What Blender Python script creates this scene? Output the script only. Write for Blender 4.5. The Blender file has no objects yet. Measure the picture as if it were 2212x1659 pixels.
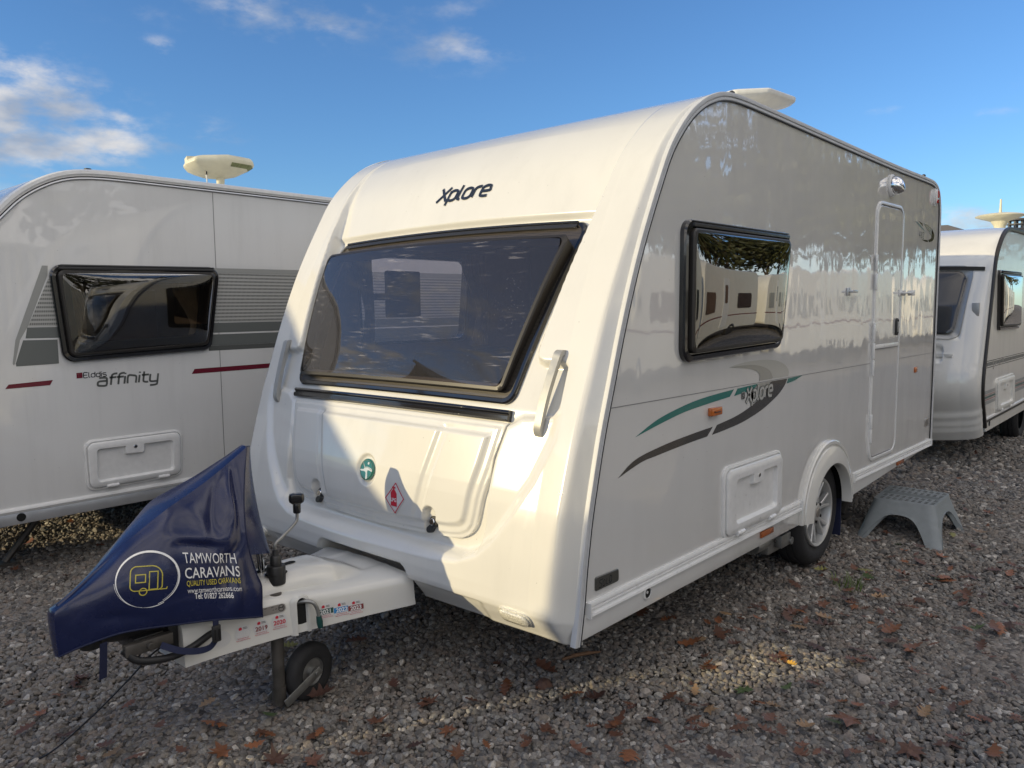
import bpy, bmesh, math, random
import numpy as np
from mathutils import Vector, Matrix
from mathutils.bvhtree import BVHTree
from mathutils.geometry import tessellate_polygon
random.seed(7); RNG = np.random.default_rng(7)
sc = bpy.context.scene
R = math.radians
# ------------------------------------------------------------------ camera
cam_d = bpy.data.cameras.new('camera'); cam = bpy.data.objects.new('camera', cam_d)
sc.collection.objects.link(cam); sc.camera = cam
CAM = Vector((-2.15667, -1.61687, 1.55))
RM = Matrix(((0.66615538, -0.74574868, -0.00979355), (0.07913358, 0.05761826, 0.99519747), (-0.74160292, -0.66373115, 0.09739648)))
cam.matrix_world = Matrix.Translation(CAM) @ RM.transposed().to_4x4()
cam_d.sensor_fit = 'HORIZONTAL'; cam_d.sensor_width = 36.0; cam_d.lens = 36.0 * 1690.0 / 2212.0
cam_d.clip_start = 0.05; cam_d.clip_end = 3000.0
# ------------------------------------------------------------------ light and sky
AZ, EL = R(27.0), R(13.4)
SUN = Vector((-math.cos(AZ) * math.cos(EL), math.sin(AZ) * math.cos(EL), math.sin(EL)))
sun_d = bpy.data.lights.new('sun', 'SUN'); sun = bpy.data.objects.new('sun', sun_d); sc.collection.objects.link(sun)
sun_d.energy = 3.2; sun_d.angle = R(0.5); sun_d.color = (1.0, 0.825, 0.50)
sun.rotation_euler = SUN.to_track_quat('Z', 'Y').to_euler(); sun.location = (-20, 12, 10)
SKY_STRENGTH = 0.15
sc.view_settings.view_transform = 'Standard'; sc.view_settings.look = 'None'
sc.view_settings.gamma = 1.0; sc.view_settings.exposure = 0.38; sc.view_settings.use_curve_mapping = False
sc.cycles.use_denoising = True
sc.cycles.max_bounces = 8; sc.cycles.transparent_max_bounces = 12; sc.cycles.caustics_reflective = False; sc.cycles.caustics_refractive = False
world = bpy.data.worlds.new('World'); sc.world = world; world.use_nodes = True
def build_sky():
    nt = world.node_tree; N = nt.nodes; L = nt.links
    bg = N['Background']; bg.inputs[1].default_value = SKY_STRENGTH
    sky = N.new('ShaderNodeTexSky'); sky.sky_type = 'NISHITA'; sky.sun_disc = False
    sky.sun_elevation = EL; sky.sun_rotation = math.atan2(SUN.x, SUN.y)
    sky.air_density = 1.0; sky.dust_density = 0.2; sky.ozone_density = 3.0; sky.altitude = 100
    tc = N.new('ShaderNodeTexCoord')
    # cloud banks: (direction, radius along x/y, radius in z, weight)
    def vec(px, py):
        c = Vector(((px - 1106) / 1690.0, -(py - 829.5) / 1690.0, -1.0)); return (RM.transposed() @ c).normalized()
    blobs = [(10, 200, .10, .06, 1.0), (110, 235, .11, .05, .95), (190, 270, .10, .045, .85), (280, 280, .09, .03, .6), (60, 315, .13, .045, .95), (350, 270, .07, .03, .35),
             (-60, 260, .10, .09, 1.0), (255, 318, .055, .022, .85), (115, 308, .04, .014, .8), (345, 112, .035, .018, .8), (150, 172, .03, .014, .6), (440, 275, .05, .03, .30), (0, 345, .08, .02, .8),
             (120, 345, .09, .025, .75), (215, 345, .08, .022, .7), (430, 290, .09, .022, .42), (330, 310, .08, .02, .5), (-200, 330, .16, .07, .9), (-500, 250, .3, .12, .8), ((-.52, .78, .20), 0, .55, .22, .95), ((-.75, .55, .42), 0, .5, .16, .7), ((-.45, .70, .52), 0, .5, .14, .6),
             (560, 25, .13, .035, .52), (670, 42, .11, .03, .52), (480, 5, .10, .03, .36), (760, 10, .09, .03, .40), (980, 98, .09, .034, .50), (1000, 30, .06, .03, .28), (900, 60, .09, .03, .22), (1080, 85, .06, .03, .30), (640, 30, .14, .04, .30), (350, 5, .12, .03, .25),
             (1900, 240, .03, .008, .35), (2130, 245, .04, .008, .35), (2180, 170, .03, .012, .25), (2095, 480, .07, .026, .85), (2170, 497, .08, .02, .75), (2300, 470, .10, .03, .5), (2060, 492, .05, .02, .5)]
    acc = None
    for (px, py, rh, rv, w) in blobs:
        d = Vector(px).normalized() if isinstance(px, tuple) else vec(px, py)
        s = N.new('ShaderNodeVectorMath'); s.operation = 'SUBTRACT'; L.new(tc.outputs['Generated'], s.inputs[0]); s.inputs[1].default_value = d
        m = N.new('ShaderNodeVectorMath'); m.operation = 'MULTIPLY'; L.new(s.outputs[0], m.inputs[0]); m.inputs[1].default_value = (1 / rh, 1 / rh, 1 / rv)
        ln = N.new('ShaderNodeVectorMath'); ln.operation = 'LENGTH'; L.new(m.outputs[0], ln.inputs[0])
        mr = N.new('ShaderNodeMapRange'); mr.interpolation_type = 'SMOOTHSTEP'; L.new(ln.outputs['Value'], mr.inputs[0])
        mr.inputs[1].default_value = 0.0; mr.inputs[2].default_value = 1.35; mr.inputs[3].default_value = w; mr.inputs[4].default_value = 0.0
        if acc is None: acc = mr.outputs[0]
        else:
            a = N.new('ShaderNodeMath'); a.operation = 'MAXIMUM'; L.new(acc, a.inputs[0]); L.new(mr.outputs[0], a.inputs[1]); acc = a.outputs[0]
    # bright broken cloud out of view, added to lift fill on the shaded sides
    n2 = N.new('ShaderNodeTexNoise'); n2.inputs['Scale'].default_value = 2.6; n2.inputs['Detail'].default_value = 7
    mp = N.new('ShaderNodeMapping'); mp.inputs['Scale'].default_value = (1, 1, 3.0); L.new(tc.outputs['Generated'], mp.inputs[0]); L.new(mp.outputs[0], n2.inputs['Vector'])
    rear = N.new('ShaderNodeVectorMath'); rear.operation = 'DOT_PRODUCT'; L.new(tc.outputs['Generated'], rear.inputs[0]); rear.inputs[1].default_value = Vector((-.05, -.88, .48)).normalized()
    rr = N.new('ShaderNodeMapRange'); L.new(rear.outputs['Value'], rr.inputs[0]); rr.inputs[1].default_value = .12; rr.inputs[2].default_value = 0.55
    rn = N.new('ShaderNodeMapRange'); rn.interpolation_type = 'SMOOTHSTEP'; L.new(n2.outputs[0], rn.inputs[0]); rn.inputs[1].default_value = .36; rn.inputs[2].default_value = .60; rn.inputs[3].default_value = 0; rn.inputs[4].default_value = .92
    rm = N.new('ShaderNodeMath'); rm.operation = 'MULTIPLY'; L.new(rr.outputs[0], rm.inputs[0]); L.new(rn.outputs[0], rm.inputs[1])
    # fine break-up of the banks
    nz = N.new('ShaderNodeTexNoise'); nz.inputs['Scale'].default_value = 13.0; nz.inputs['Detail'].default_value = 9; nz.inputs['Roughness'].default_value = .58
    mp2 = N.new('ShaderNodeMapping'); mp2.inputs['Scale'].default_value = (1, 1, 2.2); L.new(tc.outputs['Generated'], mp2.inputs[0]); L.new(mp2.outputs[0], nz.inputs['Vector'])
    sub = N.new('ShaderNodeMath'); sub.operation = 'MULTIPLY_ADD'; L.new(nz.outputs[0], sub.inputs[0]); sub.inputs[1].default_value = 3.2; sub.inputs[2].default_value = -1.85
    ad = N.new('ShaderNodeMath'); ad.operation = 'ADD'; L.new(acc, ad.inputs[0]); L.new(sub.outputs[0], ad.inputs[1])
    cl = N.new('ShaderNodeMapRange'); cl.interpolation_type = 'SMOOTHSTEP'; L.new(ad.outputs[0], cl.inputs[0]); cl.inputs[1].default_value = -.05; cl.inputs[2].default_value = 1.0
    g = N.new('ShaderNodeMath'); g.operation = 'MULTIPLY'; L.new(cl.outputs[0], g.inputs[0])
    lim = N.new('ShaderNodeMapRange'); L.new(acc, lim.inputs[0]); lim.inputs[1].default_value = 0; lim.inputs[2].default_value = .75; lim.inputs[3].default_value = 0; lim.inputs[4].default_value = .95
    L.new(lim.outputs[0], g.inputs[1])
    n3 = N.new('ShaderNodeTexNoise'); n3.inputs['Scale'].default_value = 9.0; n3.inputs['Detail'].default_value = 5; L.new(mp2.outputs[0], n3.inputs['Vector'])
    cr = N.new('ShaderNodeValToRGB'); L.new(n3.outputs[0], cr.inputs[0])
    cr.color_ramp.elements[0].position = .38; cr.color_ramp.elements[0].color = (1.9, 2.2, 2.75, 1); cr.color_ramp.elements[1].position = .6; cr.color_ramp.elements[1].color = (4.3, 4.15, 4.0, 1)
    tint = N.new('ShaderNodeMix'); tint.data_type = 'RGBA'; tint.blend_type = 'MULTIPLY'; tint.inputs[0].default_value = 1.0
    L.new(sky.outputs[0], tint.inputs[6]); tint.inputs[7].default_value = (.56, .75, .96, 1)
    mixn = N.new('ShaderNodeMix'); mixn.data_type = 'RGBA'; L.new(g.outputs[0], mixn.inputs[0]); L.new(tint.outputs[2], mixn.inputs[6]); L.new(cr.outputs[0], mixn.inputs[7])
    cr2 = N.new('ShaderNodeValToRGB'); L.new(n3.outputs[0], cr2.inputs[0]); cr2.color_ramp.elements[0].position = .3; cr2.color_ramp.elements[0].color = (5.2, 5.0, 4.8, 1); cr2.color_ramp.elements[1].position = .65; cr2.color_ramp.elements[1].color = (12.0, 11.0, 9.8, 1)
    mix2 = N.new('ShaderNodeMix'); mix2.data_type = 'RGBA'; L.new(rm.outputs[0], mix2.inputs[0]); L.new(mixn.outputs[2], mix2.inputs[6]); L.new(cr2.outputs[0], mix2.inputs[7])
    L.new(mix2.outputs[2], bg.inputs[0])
build_sky()

# ------------------------------------------------------------------ helpers
ORG = {}
def empty(name, loc, label, cat, group=None):
    o = bpy.data.objects.new(name, None); sc.collection.objects.link(o); o.location = loc; o.empty_display_size = .1
    o['label'] = label; o['category'] = cat
    if group: o['group'] = group
    ORG[o.name] = Vector(loc); return o
def adopt(o, parent):
    """o has world-space vertices; parent's world transform is a pure translation (or identity for parts)"""
    if parent is None: return o
    o.parent = parent
    if parent.name in ORG: o.location = -ORG[parent.name]
    return o
def obj(name, verts, faces, mat, parent=None, smooth=False, mats=None, fmat=None):
    me = bpy.data.meshes.new(name); me.from_pydata([tuple(map(float, v)) for v in verts], [], faces); me.update()
    for m in (mats or [mat]): me.materials.append(m)
    if fmat is not None: me.polygons.foreach_set('material_index', fmat)
    if smooth: me.polygons.foreach_set('use_smooth', [True] * len(me.polygons))
    o = bpy.data.objects.new(name, me); sc.collection.objects.link(o); return adopt(o, parent)
def fix_normals(o):
    bm = bmesh.new(); bm.from_mesh(o.data); bmesh.ops.recalc_face_normals(bm, faces=bm.faces); bm.to_mesh(o.data); bm.free(); return o
def smooth_by_angle(o, ang=35):
    o.data.polygons.foreach_set('use_smooth', [len(p.vertices) < 9 for p in o.data.polygons])
    bm = bmesh.new(); bm.from_mesh(o.data)
    for e in bm.edges:
        if len(e.link_faces) == 2 and e.calc_face_angle(0) > R(ang): e.smooth = False
    bm.to_mesh(o.data); bm.free(); return o
class MB:
    def __init__(s): s.v = []; s.f = []; s.m = []; s.cm = 0
    def add(s, vs, fs):
        b = len(s.v); s.v += [tuple(v) for v in vs]; s.f += [tuple(i + b for i in f) for f in fs]; s.m += [s.cm] * len(fs)
    def box(s, x0, x1, y0, y1, z0, z1, M=None):
        vs = [Vector((x, y, z)) for x in (x0, x1) for y in (y0, y1) for z in (z0, z1)]
        if M is not None: vs = [M @ v for v in vs]
        s.add(vs, [(0, 1, 3, 2), (4, 6, 7, 5), (0, 4, 5, 1), (2, 3, 7, 6), (0, 2, 6, 4), (1, 5, 7, 3)])
    def tube(s, path, r, n=10, caps=True):
        path = [Vector(p) for p in path]; rs = r if isinstance(r, (list, tuple)) else [r] * len(path)
        rings = []; up = Vector((0, 0, 1)); prev = None
        for i, p in enumerate(path):
            t = (path[min(i + 1, len(path) - 1)] - path[max(i - 1, 0)]).normalized()
            if prev is None:
                a = t.cross(up if abs(t.z) < .9 else Vector((1, 0, 0))).normalized()
            else: a = (prev - t * prev.dot(t)).normalized()
            prev = a; b = t.cross(a)
            rings.append([p + (a * math.cos(2 * math.pi * k / n) + b * math.sin(2 * math.pi * k / n)) * rs[i] for k in range(n)])
        vs = [v for r_ in rings for v in r_]; fs = []
        for i in range(len(rings) - 1):
            for k in range(n): fs.append((i * n + k, i * n + (k + 1) % n, (i + 1) * n + (k + 1) % n, (i + 1) * n + k))
        if caps: fs.append(tuple(range(n))[::-1]); fs.append(tuple((len(rings) - 1) * n + k for k in range(n)))
        s.add(vs, fs)
    def lathe(s, prof, o, ax, n=32, close=True):
        """prof: (radius, height along ax)"""
        ax = Vector(ax).normalized(); a = ax.orthogonal().normalized(); b = ax.cross(a); o = Vector(o)
        vs = [o + ax * h + (a * math.cos(2 * math.pi * k / n) + b * math.sin(2 * math.pi * k / n)) * r for r, h in prof for k in range(n)]
        fs = [(i * n + k, i * n + (k + 1) % n, (i + 1) * n + (k + 1) % n, (i + 1) * n + k) for i in range(len(prof) - 1) for k in range(n)]
        if close: fs.append(tuple(range(n))[::-1]); fs.append(tuple((len(prof) - 1) * n + k for k in range(n)))
        s.add(vs, fs)
    def loops(s, ls, cap0=False, cap1=False, closed=True):
        n = len(ls[0]); vs = [v for l in ls for v in l]; fs = []
        for i in range(len(ls) - 1):
            for k in range(n if closed else n - 1): fs.append((i * n + k, i * n + (k + 1) % n, (i + 1) * n + (k + 1) % n, (i + 1) * n + k))
        if cap0: fs.append(tuple(range(n))[::-1])
        if cap1: fs.append(tuple((len(ls) - 1) * n + k for k in range(n)))
        s.add(vs, fs)
    def grid(s, rows):
        n = len(rows[0]); vs = [v for r_ in rows for v in r_]
        s.add(vs, [(i * n + k, i * n + k + 1, (i + 1) * n + k + 1, (i + 1) * n + k) for i in range(len(rows) - 1) for k in range(n - 1)])
    def poly(s, pts):
        """flat (possibly concave) polygon of 3D points"""
        pts = [Vector(p) for p in pts]
        s.add(pts, [tuple(t) for t in tessellate_polygon([pts])])
    def prism(s, pts, off):
        pts = [Vector(p) for p in pts]; off = Vector(off); n = len(pts); tri = [tuple(t) for t in tessellate_polygon([pts])]
        s.add(pts + [p + off for p in pts], tri + [tuple(i + n for i in t) for t in tri] + [(k, (k + 1) % n, n + (k + 1) % n, n + k) for k in range(n)])
    def build(s, name, mat, parent=None, bevel=0, seg=2, smooth=None, norm=True):
        mats = mat if isinstance(mat, list) else [mat]
        o = obj(name, s.v, s.f, None, parent, mats=mats, fmat=s.m)
        bm = bmesh.new(); bm.from_mesh(o.data)
        if norm: bmesh.ops.recalc_face_normals(bm, faces=bm.faces)
        if bevel:
            es = [e for e in bm.edges if len(e.link_faces) == 2 and e.calc_face_angle(0) > R(30)]
            bmesh.ops.bevel(bm, geom=es, offset=bevel, segments=seg, affect='EDGES', profile=.5, clamp_overlap=True)
        bm.to_mesh(o.data); bm.free()
        if smooth: smooth_by_angle(o, smooth)
        elif bevel: smooth_by_angle(o, 40)
        return o
def rpoly(pts, r, seg=6, sub=0):
    """round the corners of a polygon; sub adds points along the straight sides"""
    n = len(pts); out = []; rs = r if isinstance(r, (list, tuple)) else [r] * n
    arcs = []
    for i in range(n):
        p = Vector(pts[i]); a = Vector(pts[i - 1]) - p; b = Vector(pts[(i + 1) % n]) - p
        la, lb = a.length, b.length; a.normalize(); b.normalize(); th = a.angle(b)
        d = min(rs[i] / math.tan(th / 2), la * .49, lb * .49); rr = d * math.tan(th / 2)
        c = p + (a + b).normalized() * (rr / math.sin(th / 2)); s_ = p + a * d - c; e_ = p + b * d - c
        arc = []
        for k in range(seg + 1):
            t = k / seg; v = (s_ * (1 - t) + e_ * t)
            v = v.normalized() * rr if v.length > 1e-9 else v
            arc.append(tuple(c + v))
        arcs.append(arc)
    for i in range(n):
        out += arcs[i]
        if sub:
            a = Vector(arcs[i][-1]); b = Vector(arcs[(i + 1) % n][0])
            out += [tuple(a.lerp(b, (k + 1) / (sub + 1))) for k in range(sub)]
    return out
def inset(pts, d):
    n = len(pts); out = []; area = sum(pts[i][0] * pts[(i + 1) % n][1] - pts[(i + 1) % n][0] * pts[i][1] for i in range(n)); sg = 1 if area > 0 else -1
    ds = d if isinstance(d, (list, tuple)) else [d] * n
    for i in range(n):
        p0, p1, p2 = Vector(pts[i - 1]), Vector(pts[i]), Vector(pts[(i + 1) % n])
        e1 = (p1 - p0).normalized(); e2 = (p2 - p1).normalized(); n1 = Vector((-e1.y, e1.x)) * sg; n2 = Vector((-e2.y, e2.x)) * sg
        a = p1 + n1 * ds[i - 1]; b = p1 + n2 * ds[i]; den = e1.x * e2.y - e1.y * e2.x
        if abs(den) < 1e-6: out.append(tuple(a)); continue
        t = ((b.x - a.x) * e2.y - (b.y - a.y) * e2.x) / den; out.append(tuple(a + e1 * t))
    return out
def catmull(pts, n=8, closed=False):
    P = [Vector(p) for p in pts]; out = []; m = len(P)
    for i in range(m if closed else m - 1):
        p0 = P[i - 1] if (closed or i > 0) else P[0] * 2 - P[1]; p1 = P[i]; p2 = P[(i + 1) % m]; p3 = P[(i + 2) % m] if (closed or i + 2 < m) else P[-1] * 2 - P[-2]
        for k in range(n):
            t = k / n; out.append(tuple(.5 * ((2 * p1) + (p2 - p0) * t + (2 * p0 - 5 * p1 + 4 * p2 - p3) * t * t + (3 * p1 - p0 - 3 * p2 + p3) * t ** 3)))
    if not closed: out.append(tuple(P[-1]))
    return out
def ribbon(mb, path, w, M, closed=False):
    """flat line of width w along a 2D path, mapped to 3D by M"""
    P = [Vector(p) for p in path]; n = len(P); L_, R_ = [], []
    for i in range(n):
        a = P[i - 1] if (i > 0 or closed) else None; b = P[(i + 1) % n] if (i < n - 1 or closed) else None
        d1 = (P[i] - a).normalized() if a is not None and (P[i] - a).length > 1e-9 else None; d2 = (b - P[i]).normalized() if b is not None and (b - P[i]).length > 1e-9 else None
        d1 = d1 or d2; d2 = d2 or d1; t = (d1 + d2); t = t.normalized() if t.length > 1e-6 else d1
        nn = Vector((-t.y, t.x)); k = 1 / max(.45, nn.dot(Vector((-d1.y, d1.x)))); ww = (w(i / (n - 1)) if callable(w) else w) / 2
        L_.append(P[i] + nn * ww * k); R_.append(P[i] - nn * ww * k)
    vs = [M(v) for v in L_] + [M(v) for v in R_]
    mb.add(vs, [(i, (i + 1) % n, n + (i + 1) % n, n + i) for i in range(n if closed else n - 1)])
def arc(cx, cy, rx, ry, a0, a1, n=12): return [(cx + rx * math.cos(R(a0 + (a1 - a0) * i / n)), cy + ry * math.sin(R(a0 + (a1 - a0) * i / n))) for i in range(n + 1)]
def text_mesh(mb, s, M, size=1.0, shear=0, bold=0, align='LEFT', sx=1.0, spacing=1.0):
    cu = bpy.data.curves.new('tmp', 'FONT'); cu.body = s; cu.size = size; cu.shear = shear; cu.offset = bold; cu.align_x = align; cu.resolution_u = 3; cu.space_character = spacing
    o = bpy.data.objects.new('tmp', cu); sc.collection.objects.link(o); bpy.context.view_layer.update()
    me = bpy.data.meshes.new_from_object(o.evaluated_get(bpy.context.evaluated_depsgraph_get()))
    mb.add([M((v.co.x * sx, v.co.y)) for v in me.vertices], [tuple(p.vertices) for p in me.polygons])
    bpy.data.objects.remove(o); bpy.data.curves.remove(cu); bpy.data.meshes.remove(me)
# squared technical lettering: strokes in a box of x-height 1
def _o(x0, x1, y0, y1, r=.28): return rpoly([(x0, y0), (x1, y0), (x1, y1), (x0, y1)], r, 4)
GL = {
 'X': ([[(0, 0), (.78, 1.36)], [(.02, 1.36), (.80, 0)]], .95),
 'p': ([[(0, -.45), (0, 1)], 'c', _o(0, .62, 0, 1)], .85), 'l': ([[(0, 1.42), (0, .25), (.06, .06), (.22, 0)]], .40),
 'o': (['c', _o(0, .64, 0, 1)], .86), 'r': ([[(0, 0), (0, .72), (.08, .93), (.26, 1), (.46, 1)]], .62),
 'e': ([[(.6, 0), (.26, 0), (.06, .08), (0, .28), (0, .72), (.08, .92), (.26, 1), (.40, 1), (.58, .92), (.62, .72), (.62, .5), (0, .5)]], .84),
 'a': ([[(.06, 1), (.4, 1), (.58, .93), (.64, .75), (.64, 0), (.2, 0), (.05, .06), (0, .2), (0, .38), (.06, .52), (.2, .57), (.64, .57)]], .90),
 'f': ([[(.1, 0), (.1, 1.1), (.18, 1.34), (.34, 1.42), (.5, 1.42)], [(-.06, .95), (.46, .95)]], .58),
 'i': ([[(0, 0), (0, 1)], [(0, 1.25), (0, 1.42)]], .26), 'n': ([[(0, 0), (0, 1), (.38, 1), (.57, .92), (.64, .72), (.64, 0)]], .90),
 't': ([[(.1, 1.4), (.1, .28), (.18, .06), (.34, 0), (.5, 0)], [(-.06, .95), (.5, .95)]], .64),
 'y': ([[(0, 1), (0, .28), (.06, .06), (.22, 0), (.62, 0)], [(.62, 1), (.62, -.25), (.55, -.42), (.38, -.48), (.05, -.48)]], .86),
 'E': ([[(.62, 0), (0, 0), (0, 1.36), (.62, 1.36)], [(0, .68), (.54, .68)]], .82), 'd': ([[(.62, 1.42), (.62, 0)], 'c', _o(0, .62, 0, 1)], .86),
 's': ([[(.54, 1), (.14, 1), (.03, .93), (0, .78), (.03, .62), (.14, .54), (.42, .48), (.54, .4), (.57, .24), (.53, .07), (.42, 0), (0, 0)]], .78),
 '4': ([[(.45, 0), (.45, .62)], [(.32, 1.4), (0, .42), (.66, .42)]], .86), '0': (['c', _o(0, .6, 0, 1.4, .3)], .82),
 '2': ([[(.02, 1.4), (.4, 1.4), (.56, 1.3), (.6, 1.1), (.56, .9), (.1, .2), (.02, 0), (.62, 0)]], .8),
 'S': ([[(.95, 1.3), (.2, 1.3), (.04, 1.2), (0, 1.02), (.05, .85), (.2, .76), (.5, .68), (.6, .55), (.6, .2), (.5, .06), (.36, 0), (-.1, 0)]], .8),
 'L': ([[(0, 1.05), (0, .1), (.45, .1)]], .5), 'I': ([[(.02, .45), (.02, .62)]], .16), 'D': (['c', [(0, .1), (.3, .1), (.55, .25), (.6, .5), (.55, 1.0), (.35, 1.25), (.15, 1.3), (0, 1.3)]], .7)}
def lettering(mb, s, M, h, w, shear=.25, gap=1.0, sx=1.0):
    x = 0
    for ch in s:
        g, adv = GL[ch]; closed = False
        for st in g:
            if isinstance(st, str): closed = True; continue
            pts = [((px * sx + x + shear * py) * h, py * h) for px, py in st]
            if not closed and len(pts) > 3: pts = catmull(pts, 3)
            ribbon(mb, pts, w * h, M, closed); closed = False
        x += (adv * sx - .10 * (sx - 1)) * gap + .03
    return x * h
# ------------------------------------------------------------------ materials
def nmat(name):
    m = bpy.data.materials.new(name); m.use_nodes = True; return m, m.node_tree.nodes, m.node_tree.links, m.node_tree.nodes['Principled BSDF']
def simple(name, col, rough=.5, metal=0, coat=0, noise=0, nscale=30, bump=0, bscale=200, spec=.5, ior=1.5):
    m, N, L, b = nmat(name); b.inputs['Base Color'].default_value = (*col, 1); b.inputs['Roughness'].default_value = rough; b.inputs['Metallic'].default_value = metal
    b.inputs['Coat Weight'].default_value = coat; b.inputs['Coat Roughness'].default_value = .04; b.inputs['IOR'].default_value = ior
    tc = N.new('ShaderNodeTexCoord')
    if noise:
        n = N.new('ShaderNodeTexNoise'); n.inputs['Scale'].default_value = nscale; n.inputs['Detail'].default_value = 6; L.new(tc.outputs['Object'], n.inputs['Vector'])
        r = N.new('ShaderNodeMapRange'); L.new(n.outputs[0], r.inputs[0]); r.inputs[1].default_value = .3; r.inputs[2].default_value = .7; r.inputs[3].default_value = 1 - noise; r.inputs[4].default_value = 1 + noise * .4
        x = N.new('ShaderNodeMix'); x.data_type = 'RGBA'; x.blend_type = 'MULTIPLY'; x.inputs[0].default_value = 1; x.inputs[6].default_value = (*col, 1)
        L.new(r.outputs[0], x.inputs[7]); L.new(x.outputs[2], b.inputs['Base Color'])
        rr = N.new('ShaderNodeMapRange'); L.new(n.outputs[0], rr.inputs[0]); rr.inputs[3].default_value = max(0.02, rough * .7); rr.inputs[4].default_value = min(1, rough * 1.4); L.new(rr.outputs[0], b.inputs['Roughness'])
    if bump:
        n = N.new('ShaderNodeTexNoise'); n.inputs['Scale'].default_value = bscale; n.inputs['Detail'].default_value = 3; L.new(tc.outputs['Object'], n.inputs['Vector'])
        bp = N.new('ShaderNodeBump'); bp.inputs['Strength'].default_value = 1; bp.inputs['Distance'].default_value = bump; L.new(n.outputs[0], bp.inputs['Height']); L.new(bp.outputs[0], b.inputs['Normal'])
    return m
def panel_paint(name, col, rough=.12, wave=.0012, wscale=2.2, streak=.05, coat=.6):
    """white bodywork: slight waviness in the sheet, faint dirt streaks running down, fine scratches"""
    m, N, L, b = nmat(name); b.inputs['Roughness'].default_value = rough; b.inputs['Coat Weight'].default_value = coat; b.inputs['Coat Roughness'].default_value = .02; b.inputs['Coat IOR'].default_value = 1.7
    tc = N.new('ShaderNodeTexCoord')
    mp = N.new('ShaderNodeMapping'); mp.inputs['Scale'].default_value = (9, 9, .8); L.new(tc.outputs['Object'], mp.inputs[0])
    n = N.new('ShaderNodeTexNoise'); n.inputs['Scale'].default_value = 1.0; n.inputs['Detail'].default_value = 8; n.inputs['Roughness'].default_value = .65; L.new(mp.outputs[0], n.inputs['Vector'])
    cr = N.new('ShaderNodeMapRange'); cr.interpolation_type = 'SMOOTHSTEP'; L.new(n.outputs[0], cr.inputs[0]); cr.inputs[1].default_value = .45; cr.inputs[2].default_value = .8; cr.inputs[3].default_value = 1.0; cr.inputs[4].default_value = 1.0 - streak
    n1 = N.new('ShaderNodeTexNoise'); n1.inputs['Scale'].default_value = 2.5; n1.inputs['Detail'].default_value = 4; L.new(tc.outputs['Object'], n1.inputs['Vector'])
    r1 = N.new('ShaderNodeMapRange'); L.new(n1.outputs[0], r1.inputs[0]); r1.inputs[1].default_value = .3; r1.inputs[2].default_value = .7; r1.inputs[3].default_value = .97; r1.inputs[4].default_value = 1.02
    mm = N.new('ShaderNodeMath'); mm.operation = 'MULTIPLY'; L.new(cr.outputs[0], mm.inputs[0]); L.new(r1.outputs[0], mm.inputs[1])
    vo = N.new('ShaderNodeTexVoronoi'); vo.inputs['Scale'].default_value = 16; L.new(tc.outputs['Object'], vo.inputs['Vector']); sp = N.new('ShaderNodeMapRange'); L.new(vo.outputs['Distance'], sp.inputs[0]); sp.inputs[1].default_value = .03; sp.inputs[2].default_value = .05; sp.inputs[3].default_value = .72; sp.inputs[4].default_value = 1
    m3 = N.new('ShaderNodeMath'); m3.operation = 'MULTIPLY'; L.new(mm.outputs[0], m3.inputs[0]); L.new(sp.outputs[0], m3.inputs[1]); mm = m3
    x = N.new('ShaderNodeMix'); x.data_type = 'RGBA'; x.blend_type = 'MULTIPLY'; x.inputs[0].default_value = 1; x.inputs[6].default_value = (*col, 1); L.new(mm.outputs[0], x.inputs[7]); L.new(x.outputs[2], b.inputs['Base Color'])
    w = N.new('ShaderNodeTexNoise'); w.inputs['Scale'].default_value = wscale; w.inputs['Detail'].default_value = 2; w.inputs['Roughness'].default_value = .35
    mpw = N.new('ShaderNodeMapping'); mpw.inputs['Scale'].default_value = (2.2, 2.2, 1.0); L.new(tc.outputs['Object'], mpw.inputs[0]); L.new(mpw.outputs[0], w.inputs['Vector'])
    bp = N.new('ShaderNodeBump'); bp.inputs['Strength'].default_value = 1.0; bp.inputs['Distance'].default_value = wave; L.new(w.outputs[0], bp.inputs['Height'])
    L.new(bp.outputs[0], b.inputs['Normal']); L.new(bp.outputs[0], b.inputs['Coat Normal']); return m
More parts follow.
